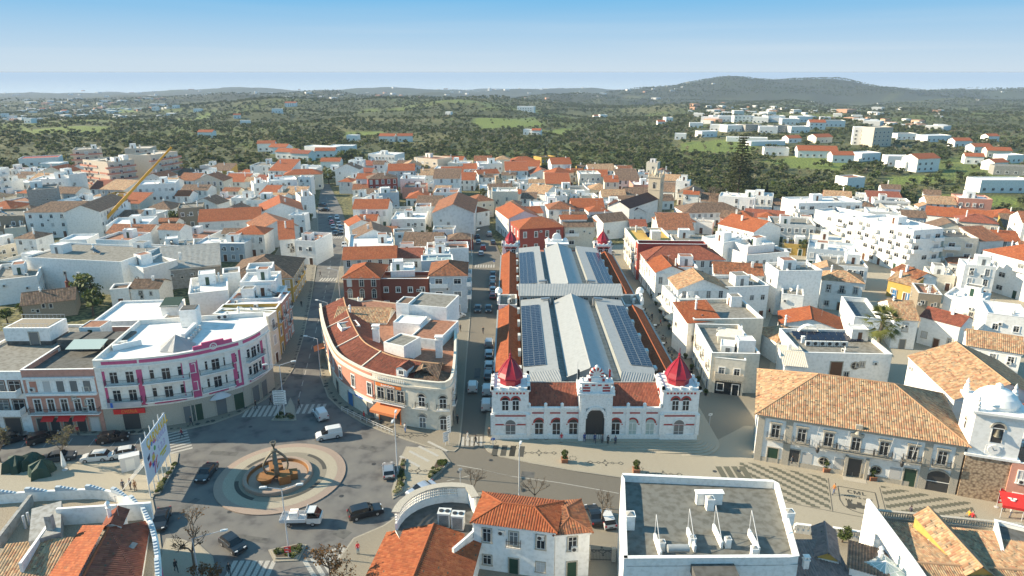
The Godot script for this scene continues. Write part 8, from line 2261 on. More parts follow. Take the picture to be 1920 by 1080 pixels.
	person("person in grey in the market portal, right",V2(14.8,-99.3),0.8,"stand",Color(0.12,0.13,0.15),Color(0.03,0.03,0.04))
	person("person in dark clothes right of the market portal",V2(15.7,-99),-0.6,"stand",Color(0.03,0.03,0.035),Color(0.03,0.03,0.03))
	person("person in dark blue by the café tables right of the portal",V2(16.9,-98.9),0.4,"stand",Color(0.04,0.06,0.12),Color(0.03,0.03,0.04))
	person("person in red at the bottom edge by the centre pavement",V2(-19.4,-72),0.6,"stand",Color(0.5,0.03,0.04),Color(0.1,0.2,0.28))
	person("person in white beside the pastry shop",V2(-18,-102.5),-0.5,"stand",Color(0.55,0.53,0.5),Color(0.12,0.2,0.4))
	person("person in dark clothes in the middle of the market street",V2(-6.7,-148),0.1,"walk",Color(0.03,0.04,0.05),Color(0.03,0.03,0.04))
	person("person in black on the left pavement of the avenue",V2(-54.5,-167.2),0.4,"walk",Color(0.02,0.02,0.02),Color(0.02,0.02,0.02))
	person("person in dark clothes crossing high on the avenue",V2(-57,-194.8),-1.3,"walk",Color(0.03,0.03,0.03),Color(0.02,0.02,0.03))
	person("person standing in the left doorway of the town hall",V2(43.8,-93.7),0.4,"stand",Color(0.2,0.2,0.2),Color(0.04,0.04,0.05))
	person("person with a scooter by the shop in the market street",V2(-12.1,-149.7),0.5,"stand",Color(0.08,0.08,0.09),Color(0.03,0.03,0.03))
	person("person in light clothes seated by the red awning",V2(69,-82),0.2,"stand",Color(0.4,0.3,0.35),Color(0.05,0.05,0.06))
	person("person in white standing by the red awning",V2(68.9,-80.6),1.2,"stand",Color(0.5,0.48,0.45),Color(0.1,0.1,0.14))
	person("person in dark clothes in the pedestrian street by the white awning",V2(34.9,-160.1),0.2,"walk",Color(0.05,0.05,0.06),Color(0.03,0.03,0.04))
	person("person in red in the pedestrian street",V2(36.1,-155.6),0.9,"walk",Color(0.4,0.05,0.04),Color(0.04,0.04,0.06))
const TH_L=Vector2(38.5,-95.6)
const TH_R=Vector2(64.7,-86.1)
const TOWN=[Vector2(-340.7,-359.6),Vector2(-316,-381.9),Vector2(-256.2,-396.1),Vector2(-186.4,-391.9),Vector2(-152.1,-406.9),Vector2(-112.9,-402.5),Vector2(-93.6,-430.2),Vector2(-72,-464.7),Vector2(-11,-473.5),Vector2(16.2,-415.9),Vector2(48,-411.4),Vector2(90,-398.2),Vector2(88.8,-342.9),Vector2(113.2,-298.1),Vector2(142.5,-300.6),Vector2(170.1,-327.6),Vector2(180.8,-309.5),Vector2(202,-293.3),Vector2(225.5,-259.4),Vector2(190,-150),Vector2(170,60),Vector2(-170,60),Vector2(-190,-150)]
const CLEAR=[[-940,-1315.8,12.799999999999999],[-917.7,-1308.7,11.399999999999999],[-1037.9,-1436.1,11.399999999999999],[-563.2,-814.9,10.0],[-288.6,-655.3,12.799999999999999],[-188.9,-532.8,12.1],[-174.6,-515.4,12.799999999999999],[-158.7,-483.9,14.2],[-146.1,-474.5,12.799999999999999],[-144,-515.4,21.2],[-128.7,-521.8,15.6],[-133,-491.9,12.799999999999999],[-110.5,-612.9,12.799999999999999],[-94.1,-612.9,12.1],[-142.5,-619.1,10.0],[16.3,-708.1,10.0],[24.2,-703.4,9.3],[23.1,-1221.3,24.0],[183.9,-1407.7,14.2],[167.8,-1398.1,10.0],[-369.4,-1107.5,14.2],[-439.3,-1400.5,18.4],[-647.4,-1448.4,14.2],[-720.1,-1511.1,12.799999999999999],[237.8,-844.3,17.21],[259.7,-849.3,16.089999999999996],[272.4,-822.9,19.38],[283.5,-801,15.04],[305.9,-812.4,18.259999999999998],[305.5,-768.2,16.089999999999996],[333.5,-799.8,17.21],[210.4,-715.4,13.92],[225,-704.5,16.089999999999996],[243.3,-704.7,16.089999999999996],[250.5,-682.6,15.04],[267,-690.6,16.089999999999996],[281.8,-682.6,16.089999999999996],[311.2,-712.8,13.92],[200.3,-761,12.799999999999999],[339.8,-736.7,17.21],[186.2,-657,15.04],[205.9,-609.8,27.009999999999998],[213.4,-578.3,24.84],[244.3,-600.4,11.75],[269.6,-600.4,15.04],[294.9,-581.5,16.089999999999996],[302.8,-568.9,17.21],[193.4,-506,15.04],[217.4,-491.9,21.549999999999997],[223.3,-465.1,12.799999999999999],[246.8,-474.5,15.04],[250.6,-446.2,12.799999999999999],[254.7,-421,15.04],[248.8,-425.8,11.399999999999999],[178.1,-353.4,10.629999999999999],[249.7,-343.9,21.549999999999997],[373.4,-608.3,19.38],[369.7,-568.8,12.799999999999999],[353.8,-520.1,12.799999999999999],[348.8,-494.9,13.92],[339.3,-465,13.92],[431.6,-623.6,10.629999999999999],[355,-625.7,16.089999999999996],[307.5,-458.7,10.629999999999999],[297.2,-403.7,19.38],[303.8,-427.3,10.629999999999999],[-113.7,-430.5,11.399999999999999],[153.3,-634.8,10.0],[201,-895.5,10.0],[181.2,-849.3,9.3],[-100.5,-1103.4,9.3],[-346.5,-909.7,11.399999999999999],[-405.8,-1037.1,10.0],[-767.4,-1513.5,11.399999999999999],[-977.8,-1535.8,11.399999999999999],[-1205.8,-2069,11.399999999999999],[-1132.7,-1699.7,11.399999999999999],[-306.3,-446.2,18.4],[-286.2,-425.8,11.399999999999999]]
const FIELDS=[[Vector2(127.1,-523.3),Vector2(155.5,-623.8),Vector2(211.6,-627.2),Vector2(209.2,-583),Vector2(175,-515.4)],[Vector2(173.3,-474.5),Vector2(213.5,-512.3),Vector2(241,-487.1),Vector2(206.8,-425.8),Vector2(180.6,-430.5)],[Vector2(176.3,-301.5),Vector2(210.5,-343.9),Vector2(242.7,-328.2),Vector2(225.4,-293.6),Vector2(185.9,-293.6)],[Vector2(-524.3,-746.8),Vector2(-437.6,-755.5),Vector2(-400.6,-695.2),Vector2(-454.6,-653.2)],[Vector2(-604.7,-1243.6),Vector2(-610.7,-1426.4),Vector2(-488.1,-1131)],[Vector2(-55.6,-914.4),Vector2(34.9,-1149),Vector2(42.1,-850.5),Vector2(-36.8,-803.6)],[Vector2(24.1,-787.3),Vector2(71.3,-850.1),Vector2(52.3,-683)],[Vector2(220.1,-403.7),Vector2(251.6,-403.7),Vector2(229.9,-372.3),Vector2(203.7,-372.3)],[Vector2(-184.6,-755),Vector2(-140.7,-767.6),Vector2(-129,-687.8),Vector2(-162.9,-686.1)],[Vector2(-1210.3,-2077.2),Vector2(-1092.7,-2093.6),Vector2(-783,-1487.4),Vector2(-848.2,-1472.8)]]
const HOUSES=[
	["long white three-storey building with brown tiled roof facing the parking yard","building",-177.6,-245.2,-152,-247.2,9.5,13,"hip","b","w","f","plain",false,{"space":3.4}],
	["right wing of the long three-storey building, brown gabled roof behind the crane","building",-150.8,-246.2,-153.9,-271.5,9.5,12,"gx","b","w","f","plain",false,{}],
	["low cream house with flat roof at the edge of the parking yard","house",-162.1,-205.3,-159.1,-217.1,5,12,"f","g","c","fr","plain",false,{}],
	["old stone building with flat roof at the left edge above the yard","building",-193.3,-243.5,-178.3,-245.4,7.5,14,"f","g","stone","f","plain",false,{}],
	["small cream house with dark flat roof beside the parking yard","house",-180.4,-237.5,-175.2,-241,4.5,9,"f","k","c","fr","plain",false,{}],
	["white clinic with a colourful H sign under the crane boom","building",-140.9,-232,-127.9,-235.4,6.5,15,"f","w","w","-","plain",false,{"sign":"H"}],
	["white stepped apartment house right of the crane boom","building",-162.9,-295.7,-148.3,-300.2,11,12,"f","w","w","f","plain",false,{}],
	["pinkish stone house behind the dark tree in the left blocks","house",-129.2,-260.6,-120.7,-263.9,7.5,11,"f","g","stone","f","plain",false,{}],
	["long white hall with orange tiled roof left of the twin gables","hall",-113.4,-242.6,-93,-248.3,6.5,15,"gx","o","w","f","plain",false,{"space":4.2}],
	["rear of the twin orange gabled halls with a small bell gable","hall",-96.2,-256.8,-81.3,-262.1,7,19,"gz","o","w","-","plain",false,{}],
	["front of the twin orange gabled halls","hall",-86.6,-227.8,-75,-235.4,6.5,16,"gz","o","w","-","plain",false,{}],
	["small white house with orange hipped roof before the twin gables","house",-91.4,-218.6,-81.3,-218.6,7.5,9,"hip","o","w","f","tall",false,{}],
	["white house with orange lean-to roof on the avenue before the twin gables","house",-73.8,-211.2,-69.5,-212.6,7.5,12,"mf","o","w","-","plain",false,{}],
	["white terraced house beside the avenue with brown doors on its roof","house",-68.2,-208.9,-61.6,-207.5,7,12,"f","t","w","f","plain",false,{}],
	["tall plain white house on the avenue behind the garden tree","house",-86.8,-278,-81.6,-280.5,9,12,"f","g","w","-","plain",false,{}],
	["white house with a long roof vent among the left flat roofs","house",-138.9,-204.2,-131.1,-204.9,8.5,8,"f","w","w","f","plain",false,{}],
	["large plain white building with long blank wall left of the dark tree","building",-134.7,-182.2,-105.3,-177.2,9,17,"f","g","w","-","plain",false,{}],
	["lower white building stepping down at the end of the long blank wall","building",-107.8,-181.7,-99.1,-176.4,7,10,"f","w","w","-","plain",true,{}],
	["grey warehouse with grey sloping roof and one barred window","warehouse",-101.1,-180.5,-83.3,-187.6,5.8,12,"mf","metal","g","-","plain",true,{}],
	["shed with dark red metal roof among the left flat roofs","shed",-103.6,-189.9,-93.5,-193.4,5.8,6,"mf","r","w","-","plain",false,{}],
	["white house with potted terrace among the left flat roofs","house",-113.1,-188.8,-101.4,-186.4,8,13,"f","g","w","fr","plain",false,{}],
	["white flat house with grey roof hatch behind the red metal shed","house",-105.6,-200.1,-97.7,-203.4,6.5,12,"f","g","w","f","plain",false,{}],
	["pale blue rendered house left of the small orange hipped roof","house",-101.2,-212.2,-85.6,-212.2,5.5,8,"f","w","b","f","plain",false,{}],
	["yellow street house with large dark brown hipped roof on the avenue","house",-57.5,-170.8,-59.9,-190.2,7,17,"hip","b","yel","fl","tall",true,{}],
	["cream street house beside the curved pink building on the avenue","house",-49.4,-130,-48.9,-133.6,10.5,12,"f","w","c","f","tall",true,{}],
	["orange-brown street house second from the curved pink building","house",-49.5,-135.3,-49.8,-139.1,10,12,"f","w","yel","f","tall",true,{}],
	["pink street house third from the curved pink building","house",-50.3,-140.9,-50.9,-149.2,9.5,12,"f","w","p","f","tall",true,{}],
	["tall white house with green shuttered windows behind the curved pink building","house",-70.6,-141.6,-63.2,-144.6,11,13,"f","w","w","-","plain",true,{}],
	["white terrace house with low long wall behind the curved pink building","house",-62.6,-143.4,-52,-144.6,9.5,9,"f","w","w","-","plain",true,{}],
	["white upper house with pierced terrace rail beside the avenue","house",-61.5,-147.5,-53.9,-148.7,12.2,8,"f","w","w","f","plain",true,{"floors":3}],
	["plain white roof tower behind the upper white house","house",-67.9,-153.7,-64.4,-155.1,12.5,5,"f","g","w","-","plain",true,{"bare":1}],
	["white roof room behind the pierced terrace rail","house",-65.5,-161.6,-59.6,-163,11,6,"f","w","w","-","plain",true,{"bare":1}],
	["white roof terrace with a green-roofed hut behind the curved pink building","building",-85.7,-130.7,-72.1,-132.2,9,13.5,"f","w","w","-","plain",true,{"bare":1,"hut":1}],
	["small white shed with brown door in the left gardens","shed",-103.2,-166.8,-99.2,-168.1,4.5,5,"f","b","w","f","plain",true,{"bare":1}],
	["low white house with brown tiled roof in the left gardens","house",-99.3,-169,-91.8,-169,4.5,7,"gx","b","w","-","plain",true,{}],
	["white flat-roofed house at the left edge below the blank wall","house",-134.9,-168.4,-125.7,-173.2,6,18,"f","g","w","r","plain",true,{}],
	["ruined house with old brown tiles in the left gardens","house",-119.2,-156.9,-109.3,-161.8,4,9,"gx","b","stone","-","plain",true,{}],
	["white balcony apartment block at the left edge with grey side wall","building",-200.2,-280.5,-191.1,-285.9,11,14,"f","g","g","-","plain",false,{}],
	["white flat apartment block behind the grey balcony block","building",-219.6,-312.7,-205,-315.9,11,12,"f","w","w","f","plain",false,{}],
	["tall white block with blank bright side, left background","building",-205.6,-317.5,-202.6,-326.2,12,12,"f","w","w","-","plain",false,{}],
	["white block cut by the left edge in the background","building",-247.2,-320.9,-245.8,-333.8,13,14,"f","w","w","fr","apt",false,{}],
	["lower salmon banded apartment block in the left background","apartments",-220,-353.2,-201.6,-342.4,15,14,"f","apt_r","apt","f","aptp",false,{}],
	["blank pale side of the salmon banded apartment block, left background","apartments",-200.1,-340.4,-193.7,-351,15,14,"f","apt_r","apt","f","aptp",false,{}],
	["salmon banded apartment block farthest left in the background","apartments",-252.8,-398.1,-240.7,-403.8,15,14,"f","apt_r","apt","f","aptp",false,{}],
	["salmon banded apartment block behind the crane boom","apartments",-227.6,-406.7,-214.1,-409.7,15,14,"f","apt_r","apt","f","aptp",false,{}],
	["right salmon banded apartment block at the tip of the crane boom","apartments",-189,-360.9,-184.1,-380.8,16,14,"f","apt_r","apt","fr","aptp",false,{}],
	["low house with old mottled tiles behind the salmon curved building","house",-37,-133.6,-26.1,-133,8.6,8,"gx","y","c","-","plain",true,{}],
	["brick-red corner house with orange hipped roof and arched white windows on the avenue","house",-42.3,-163.7,-33.2,-163.7,9,12,"hip","o","brick","fl","arch",true,{}],
	["low brick-red house with terracotta terrace between two taller houses","house",-33.5,-165.3,-21.2,-165.3,7.4,6.5,"f","t","brick","f","plain",true,{"bare":1}],
	["pale apartment house with orange hipped roof and white panel bands on the market street","house",-20.5,-162.2,-11.3,-162.6,10,12,"hip","o","b","fr","apt",true,{}],
	["white warehouse with stepped roof line beside the avenue","warehouse",-50.3,-203.4,-36.8,-206.1,6,19,"f","w","w","-","plain",true,{}],
	["ochre and white gabled house beside the avenue, two small windows","house",-51.9,-218.9,-39.6,-222,6,13,"gz","b","w","f","plain",false,{"floors":2}],
	["orange gabled row house beside the avenue","house",-57.9,-237.7,-49.5,-241.3,6,9,"gz","o","w","-","plain",false,{}],
	["big white house with blank gable wall and orange roof on the market street","house",-28.8,-244.3,-13.9,-244.3,9.5,26,"gz","o","w","-","plain",false,{}],
	["low red-walled shed with brown pointed roof before the blank gable","shed",-21.5,-225.8,-13.2,-226.6,4,7,"hip","b","red","-","plain",false,{}],
	["white house with terracotta roof terrace beside the market street","house",-25,-194.3,-12.8,-195.6,8,8,"f","t","w","-","plain",true,{}],
	["low white court house behind the brick-red houses","house",-35.3,-197.6,-25.8,-198.9,5.5,9,"f","t","w","-","plain",true,{}],
	["white shed with black flat roof by the green court","shed",-40.5,-230.3,-33.9,-231.9,5,6,"f","k","w","-","plain",false,{"bare":1}],
	["pale blue roof terrace with glass screens behind the panelled apartment house","house",-24.2,-175.9,-15.8,-177,9.5,6,"f","lb","b","-","plain",true,{}],
	["white roof house with small terrace behind the low brick-red house","house",-31.3,-169.2,-25.2,-170.2,8.5,8,"f","w","w","-","plain",true,{}],
	["white cube house on the avenue before the red villa","house",-62.8,-283,-56.6,-281.8,7,8,"f","w","w","f","plain",false,{}],
	["grey-blue flat house before the red villa","house",-59.1,-296,-49.7,-298.7,7,9,"f","g","b","f","plain",false,{}],
	["red three-storey villa with brown hipped roof in the left centre","villa",-68.7,-326,-55.2,-329.5,9.5,10,"hip","b","red","f","tall",false,{}],
	["white house with orange roof left of the red villa","house",-75.9,-323.9,-68.8,-323.9,5,9,"gx","o","w","f","plain",false,{}],
	["cream hotel with orange roof and roof turret at the far end of the avenue","hotel",-116.9,-350.8,-98.5,-354.6,8,10,"hip","o","c","f","plain",false,{}],
	["white four-storey house left of the cream hotel","house",-114.3,-321,-102.5,-326,9,12,"f","w","w","f","plain",false,{}],
	["white house with bay front left of the four-storey house","house",-120.5,-317.8,-114.6,-320.9,8,9,"f","w","w","f","plain",false,{}],
	["house with plain ochre roof before the cream hotel","house",-104.3,-307.5,-94.5,-306.1,5.5,8,"mf","y","w","-","plain",false,{}],
	["white street house with large orange roof behind the left back dome","house",-6.3,-259.1,-1.3,-241.1,8,12,"gx","o","w","fr","plain",false,{}],
	["red rendered house with orange hipped roof behind the market","house",2.5,-224.4,17.6,-228.3,8,12,"hip","o","red","fl","tall",false,{"space":3.2}],
	["cream house with brown roof and balconies right of the red house","house",18.1,-230.6,28.3,-231,7.5,9,"gx","b","c","f","apt",false,{}],
	["orange roofed attic above the cream house behind the market","house",17,-233.4,26,-233.8,9.5,5,"gx","o","w","f","plain",false,{"floors":3}],
	["house with orange hipped roof behind the right back dome","house",27.2,-248.2,33.8,-245.6,6,9,"hip","o","w","-","plain",false,{}],
	["cream house with orange pyramid roof on the left of the narrow street","house",-15.9,-280.5,-7.6,-284.3,7,10,"hip","o","c","f","plain",false,{}],
	["narrow house with orange roof in the street behind the left back dome","house",-13.7,-262.9,-8.9,-267.3,6,7,"hip","o","w","f","plain",false,{}],
	["white house with orange roof and roof boxes behind the red house","house",5.3,-259.8,12,-261.9,6,9,"gx","o","w","-","plain",false,{}],
	["white chapel-like house with flat front in the middle of the old roofs","house",14.7,-292.2,23.9,-292.2,6.5,9,"f","w","w","f","plain",false,{}],
	["house with old ochre gabled roof in the middle of the old roofs","house",6.1,-310.3,14.8,-304.6,6,14,"gx","y","w","-","plain",false,{}],
	["pink-beige house with two orange hips behind the old roofs","house",22,-358.2,32.8,-364.2,7.5,11,"hip","o","apt","f","plain",false,{}],
	["red farmhouse with orange roofs at the edge of the groves","house",0.3,-416.3,14.9,-419,7,10,"hip","o","red","f","plain",false,{}],
	["ochre house beside a cypress at the edge of the groves","house",18.3,-429.8,27.6,-435.4,7,9,"f","b","yel","f","plain",false,{}],
	["salmon pink apartment house with terraces at the far edge of town","building",-59.9,-421.3,-44.5,-410.7,8,14,"f","t","apt","f","apt",false,{}],
	["white house at the far edge of town, left of the salmon apartments","house",-93.8,-450,-75.4,-444.1,7,14,"f","w","w","f","plain",false,{}],
	["white house with orange roof beside the salmon apartments","house",-44,-424.5,-30.7,-421.9,6,12,"gx","o","w","f","plain",false,{}],
	["white stepped house with curved roof at the far edge of town","house",-18.9,-392.6,-5.5,-394.9,7.5,12,"f","w","w","f","plain",false,{}],
	["white house with orange roof before the stepped far house","house",-18,-366.8,-6.9,-370.8,6,9,"gx","o","w","-","plain",false,{}],
	["white nave of the church with dark brown roof","church",37.4,-263.1,44.8,-257.7,8.5,26,"gz","d","w","-","plain",false,{"slope":0.5}],
	["lower aisle of the church with dark brown roof beside the stone tower","church",45.6,-260.8,52.4,-262.9,6,20,"gz","d","w","-","plain",false,{"slope":0.5}],
	["white church annex with brown roof before the stone tower","church",33,-242.4,42.8,-246.9,6.5,10,"gx","b","w","-","plain",false,{}],
	["low white house with brown roof right of the church annex","house",43,-243,48.8,-243,5,8,"gx","r","w","-","plain",false,{}],
	["yellow street house with roof terrace and black collectors right of the right back dome","house",36.7,-217.8,36.9,-198.3,9.5,12,"f","yel_r","c","fr","tall",true,{"racks":4}],
	["red-parapet street house with narrow front beside the yellow one","house",36.9,-197.6,36.7,-193.3,9.5,20,"f","red_r","red","f","tall",true,{"par":1.6,"bare":1}],
	["white street house with brown hipped roof and roof room","house",37.4,-196.5,37.7,-184.8,8.5,22,"hip","r","w","fr","panes",true,{}],
	["white street house with orange gable facing the pedestrian street","house",37.9,-185.3,38.2,-173.9,8.2,8,"gx","o","w","fr","panes",true,{}],
	["white rear part of the orange gabled street house with flat roof","house",40.9,-176.2,49.7,-175.7,8.4,12,"f","t","w","-","plain",true,{}],
	["white street house with ochre and red tiled gable","house",40.2,-167.8,40.4,-158.1,8.6,12,"gx","y","w","fr","panes",true,{}],
	["low white street house with terraced front","house",38.1,-165.4,39,-154.6,6.5,6,"f","w","w","f","plain",true,{}],
	["yellow trimmed street house with curved orange roofs behind","house",38.2,-149.8,38.7,-136.4,8,15,"f","g","c","f","tall",true,{}],
	["house with orange roof sheets behind the yellow trimmed street house","house",37.3,-135.6,44.5,-137.2,8.4,7,"mf","o","w","-","plain",true,{}],
	["large white block with window row left of the narrow alley","house",49.5,-159.1,63.5,-160.8,8,10,"f","g","w","f","plain",true,{}],
	["white house with orange tiled roof behind the block by the alley","house",53.3,-172.4,65.1,-170,8.5,9,"gx","o","w","-","plain",true,{}],
	["tall white house with outside stair right of the narrow alley","house",66.3,-163.1,77.4,-163.6,11,8,"f","g","w","-","plain",true,{}],
	["white house with ochre hipped roof and four stone framed windows","house",80.1,-168.3,89,-165.2,8,8,"hip","y","w","f","stone",true,{"floors":2}],
	["white cube house below the outside stair house","house",65.9,-158.4,70.5,-156.7,7,6,"f","g","w","-","plain",true,{}],
	["house with bright orange metal gabled roof below the white cube","house",59.7,-142.7,71.7,-138.4,5.5,9,"gz","o","w","-","plain",true,{"slope":0.3}],
	["house with ochre hipped roof at the head of the alley","house",55.6,-133.2,63.2,-135.3,5,8,"hip","y","w","-","plain",true,{}],
	["white annex with solar panels and roof plant behind the town hall","building",55.8,-122.1,73,-121.1,6.5,13,"f","g","w","-","plain",true,{"solar":1}],
	["house with beige canvas roof behind the town hall","house",50.8,-116.9,54.4,-116,7,10,"gx","canvas","w","-","plain",true,{"slope":0.15}],
	["house with sunken slate grey flat roof and skylights","house",76.3,-143.1,81.7,-141.7,6,15,"f","slate","w","-","plain",true,{"bare":1,"par":1.0}],
	["white house with ochre roof left of the blue sign house","house",84.5,-141.7,89.2,-140.7,7,12,"gx","y","w","f","stone",true,{}],
	["white house with dark red tiled roof and three framed windows","house",92.2,-144.8,97,-138.4,6.5,7,"gx","r","w","f","stone",true,{"floors":1}],
	["white house with ribbed ochre roof over a dark porch at the right","house",91.9,-127.8,99.7,-123.4,6.5,9,"gx","y","w","f","plain",true,{}],
	["church nave with broad orange-ochre roof and palm shadow","church",73.3,-116.3,71,-99,9,15,"gx","y","w","f","plain",true,{"floors":1,"space":9}],
	["white terraced house with balustrade at the right edge","house",104.2,-141,111.1,-137.7,8,10,"f","w","w","f","plain",true,{}],
	["strong yellow house with blue doors on the right","house",103,-178.8,106.7,-173.1,4.6,8,"gx","y","yel","f","plain",true,{"doors":"blue"}],
	["house with bright orange gable wall behind the yellow house","house",108.4,-175.2,114.8,-176.7,6,9,"gz","o","w","-","plain",true,{}],
	["brown flat-roofed house with two dark hatches on the right","house",101.1,-161.4,105.9,-159.7,6,9,"f","t","stone","-","plain",true,{}],
	["white row house with tiled edge right of the brown flat house","house",107,-160.6,112.5,-154.9,6,9,"f","w","w","-","plain",true,{}],
	["white apartment block with flat roof nearest the groves on the right","apartments",111.3,-262.6,137.2,-264.9,9,14,"f","w","w","fl","apt",false,{}],
	["white balcony apartment block with blue awnings on the right","apartments",110.3,-245.4,118.2,-230,10,11,"f","w","w","f","apt",false,{}],
	["tallest white balcony apartment block on the right","apartments",113.5,-220.4,119.5,-198.6,13,11,"f","w","w","fr","apt",false,{"space":3.0}],
	["grey balcony apartment block with dark roof on the right","apartments",131.7,-202.8,140.9,-200.9,10,13,"f","k","c","f","apt",false,{}],
	["white apartment block with orange roof and blue lines at the right edge","apartments",133.1,-187,138.4,-169.8,11,18,"hip","o","w","fl","apt",false,{}],
	["long low house with orange roof behind the tall balcony block","house",158.9,-258.8,176.9,-247.4,6,12,"gx","o","w","-","plain",false,{}],
	["house with orange roof and chimney behind the grey balcony block","house",147,-208.8,155.3,-210.2,8,9,"mf","o","w","-","plain",false,{}],
	["white house with long orange roof and blank gable on the right","house",72.7,-236.2,80.8,-223.2,7.5,14,"gx","o","w","f","plain",false,{}],
	["white cube houses with orange roof box on the right","house",68.6,-193,82.7,-197.2,7,12,"f","t","w","f","plain",true,{}],
	["white flat house with long bright side wall on the right","house",65.8,-206.8,69.9,-196.5,8.5,10,"f","w","w","-","plain",true,{}],
	["old house with broad weathered roof below the tall pine","house",67.8,-264.4,92,-266.6,5.5,13,"hip","b","w","f","plain",false,{}],
	["house with large orange roof below the church tower","house",51,-231.4,62.6,-230.6,6.5,12,"mf","o","w","-","plain",false,{}],
	["white block with blank shaded wall beyond the red parapet","house",59.4,-208.3,63.7,-200.2,9,12,"f","w","w","-","plain",true,{}],
	["cream street block with grey roof and balconies left of the corner office","building",38.7,-135.2,37.8,-119.5,7.6,9,"f","g","c","f","tall",true,{}],
	["grey corner office with flat concrete roof and GARVETUR sign","office",38.5,-119.3,43.8,-117.8,6.6,24,"f","g","c","flr","plain",true,{"sign":"GARVETUR","floors":2}],
	["pink house with grey balcony at the right edge beside the old wall","house",70,-83.7,75.4,-81.3,6.5,8,"f","t","p","f","tall",true,{}],
	["white roofed house behind the clock tower at the right edge","house",75.8,-94.4,80,-88,7.5,9,"gx","r","w","-","plain",true,{}],
]
const STREETS=[[Vector2(-42.1,-104.6),Vector2(-28.4,-104.6),Vector2(-42,-143.7),Vector2(-47,-174.2),Vector2(-51.8,-206),Vector2(-62.1,-259.4),Vector2(-75.4,-303.1),Vector2(-103.9,-391.9),Vector2(-110,-391.9),Vector2(-88.6,-303.1),Vector2(-65.4,-219),Vector2(-55.2,-174.2),Vector2(-49.7,-143.7)],[Vector2(-9.4,-96),Vector2(-2.1,-96),Vector2(-1.7,-126.4),Vector2(-2.1,-219),Vector2(-6.4,-269.1),Vector2(-13.4,-309.5),Vector2(-19.9,-338.2),Vector2(-25,-338.2),Vector2(-16,-250.2),Vector2(-12.9,-174.2),Vector2(-11.3,-126.4)],[Vector2(30.2,-97.4),Vector2(40.9,-106.3),Vector2(55.1,-133.8),Vector2(52.9,-165.9),Vector2(43.9,-227.3),Vector2(33.4,-230.8),Vector2(33.8,-220.3),Vector2(32.9,-133.8)],[Vector2(38.6,-106.3),Vector2(42.3,-106.3),Vector2(53.1,-128.4),Vector2(66.2,-156.3),Vector2(86.4,-204.7),Vector2(79.8,-204.7),Vector2(62.3,-156.3),Vector2(48.7,-128.4)],[Vector2(-3,-96),Vector2(31.1,-97.4),Vector2(38.3,-238.4),Vector2(-6.7,-237.6)],[Vector2(-160.3,-215.6),Vector2(-140.2,-226.1),Vector2(-154.1,-250.2),Vector2(-182.1,-250.2)],[Vector2(58.9,-264.2),Vector2(71.6,-264.2),Vector2(78.9,-293.3),Vector2(65,-293.3)],[Vector2(86.8,-152.7),Vector2(91.9,-152.7),Vector2(116.8,-196.2),Vector2(110.4,-196.2)],[Vector2(-66.9,-66.4),Vector2(-152.1,-174.2),Vector2(-121.9,-188.9),Vector2(-70.7,-219),Vector2(-41.4,-140.5),Vector2(-15.8,-174.2),Vector2(-2.1,-96),Vector2(30.2,-97.4),Vector2(45.3,-160.1),Vector2(151.1,-176.5),Vector2(73,-67.4)]]
const NEAR_TO=[["the crane",-153.5,-250.2],["the twin gables",-92.6,-264.2],["the red villa",-69.1,-363.2],["the cream hotel",-114.4,-372.3],["the blank white gable",-22.8,-259.4],["the red back house",10.5,-237.7],["the church tower",60.1,-285.2],["the tall pine",100,-300.6],["the tall balcony block",126.3,-220.4],["the blue-doored house",107.3,-178.8],["the parking yard",-165.9,-237.6],["the salmon apartments",-223.1,-391.9],["the stone ruin",-6.9,-338.2],["the curved salmon house",-31.4,-143.7],["the far stepped house",-13.1,-420.6]]
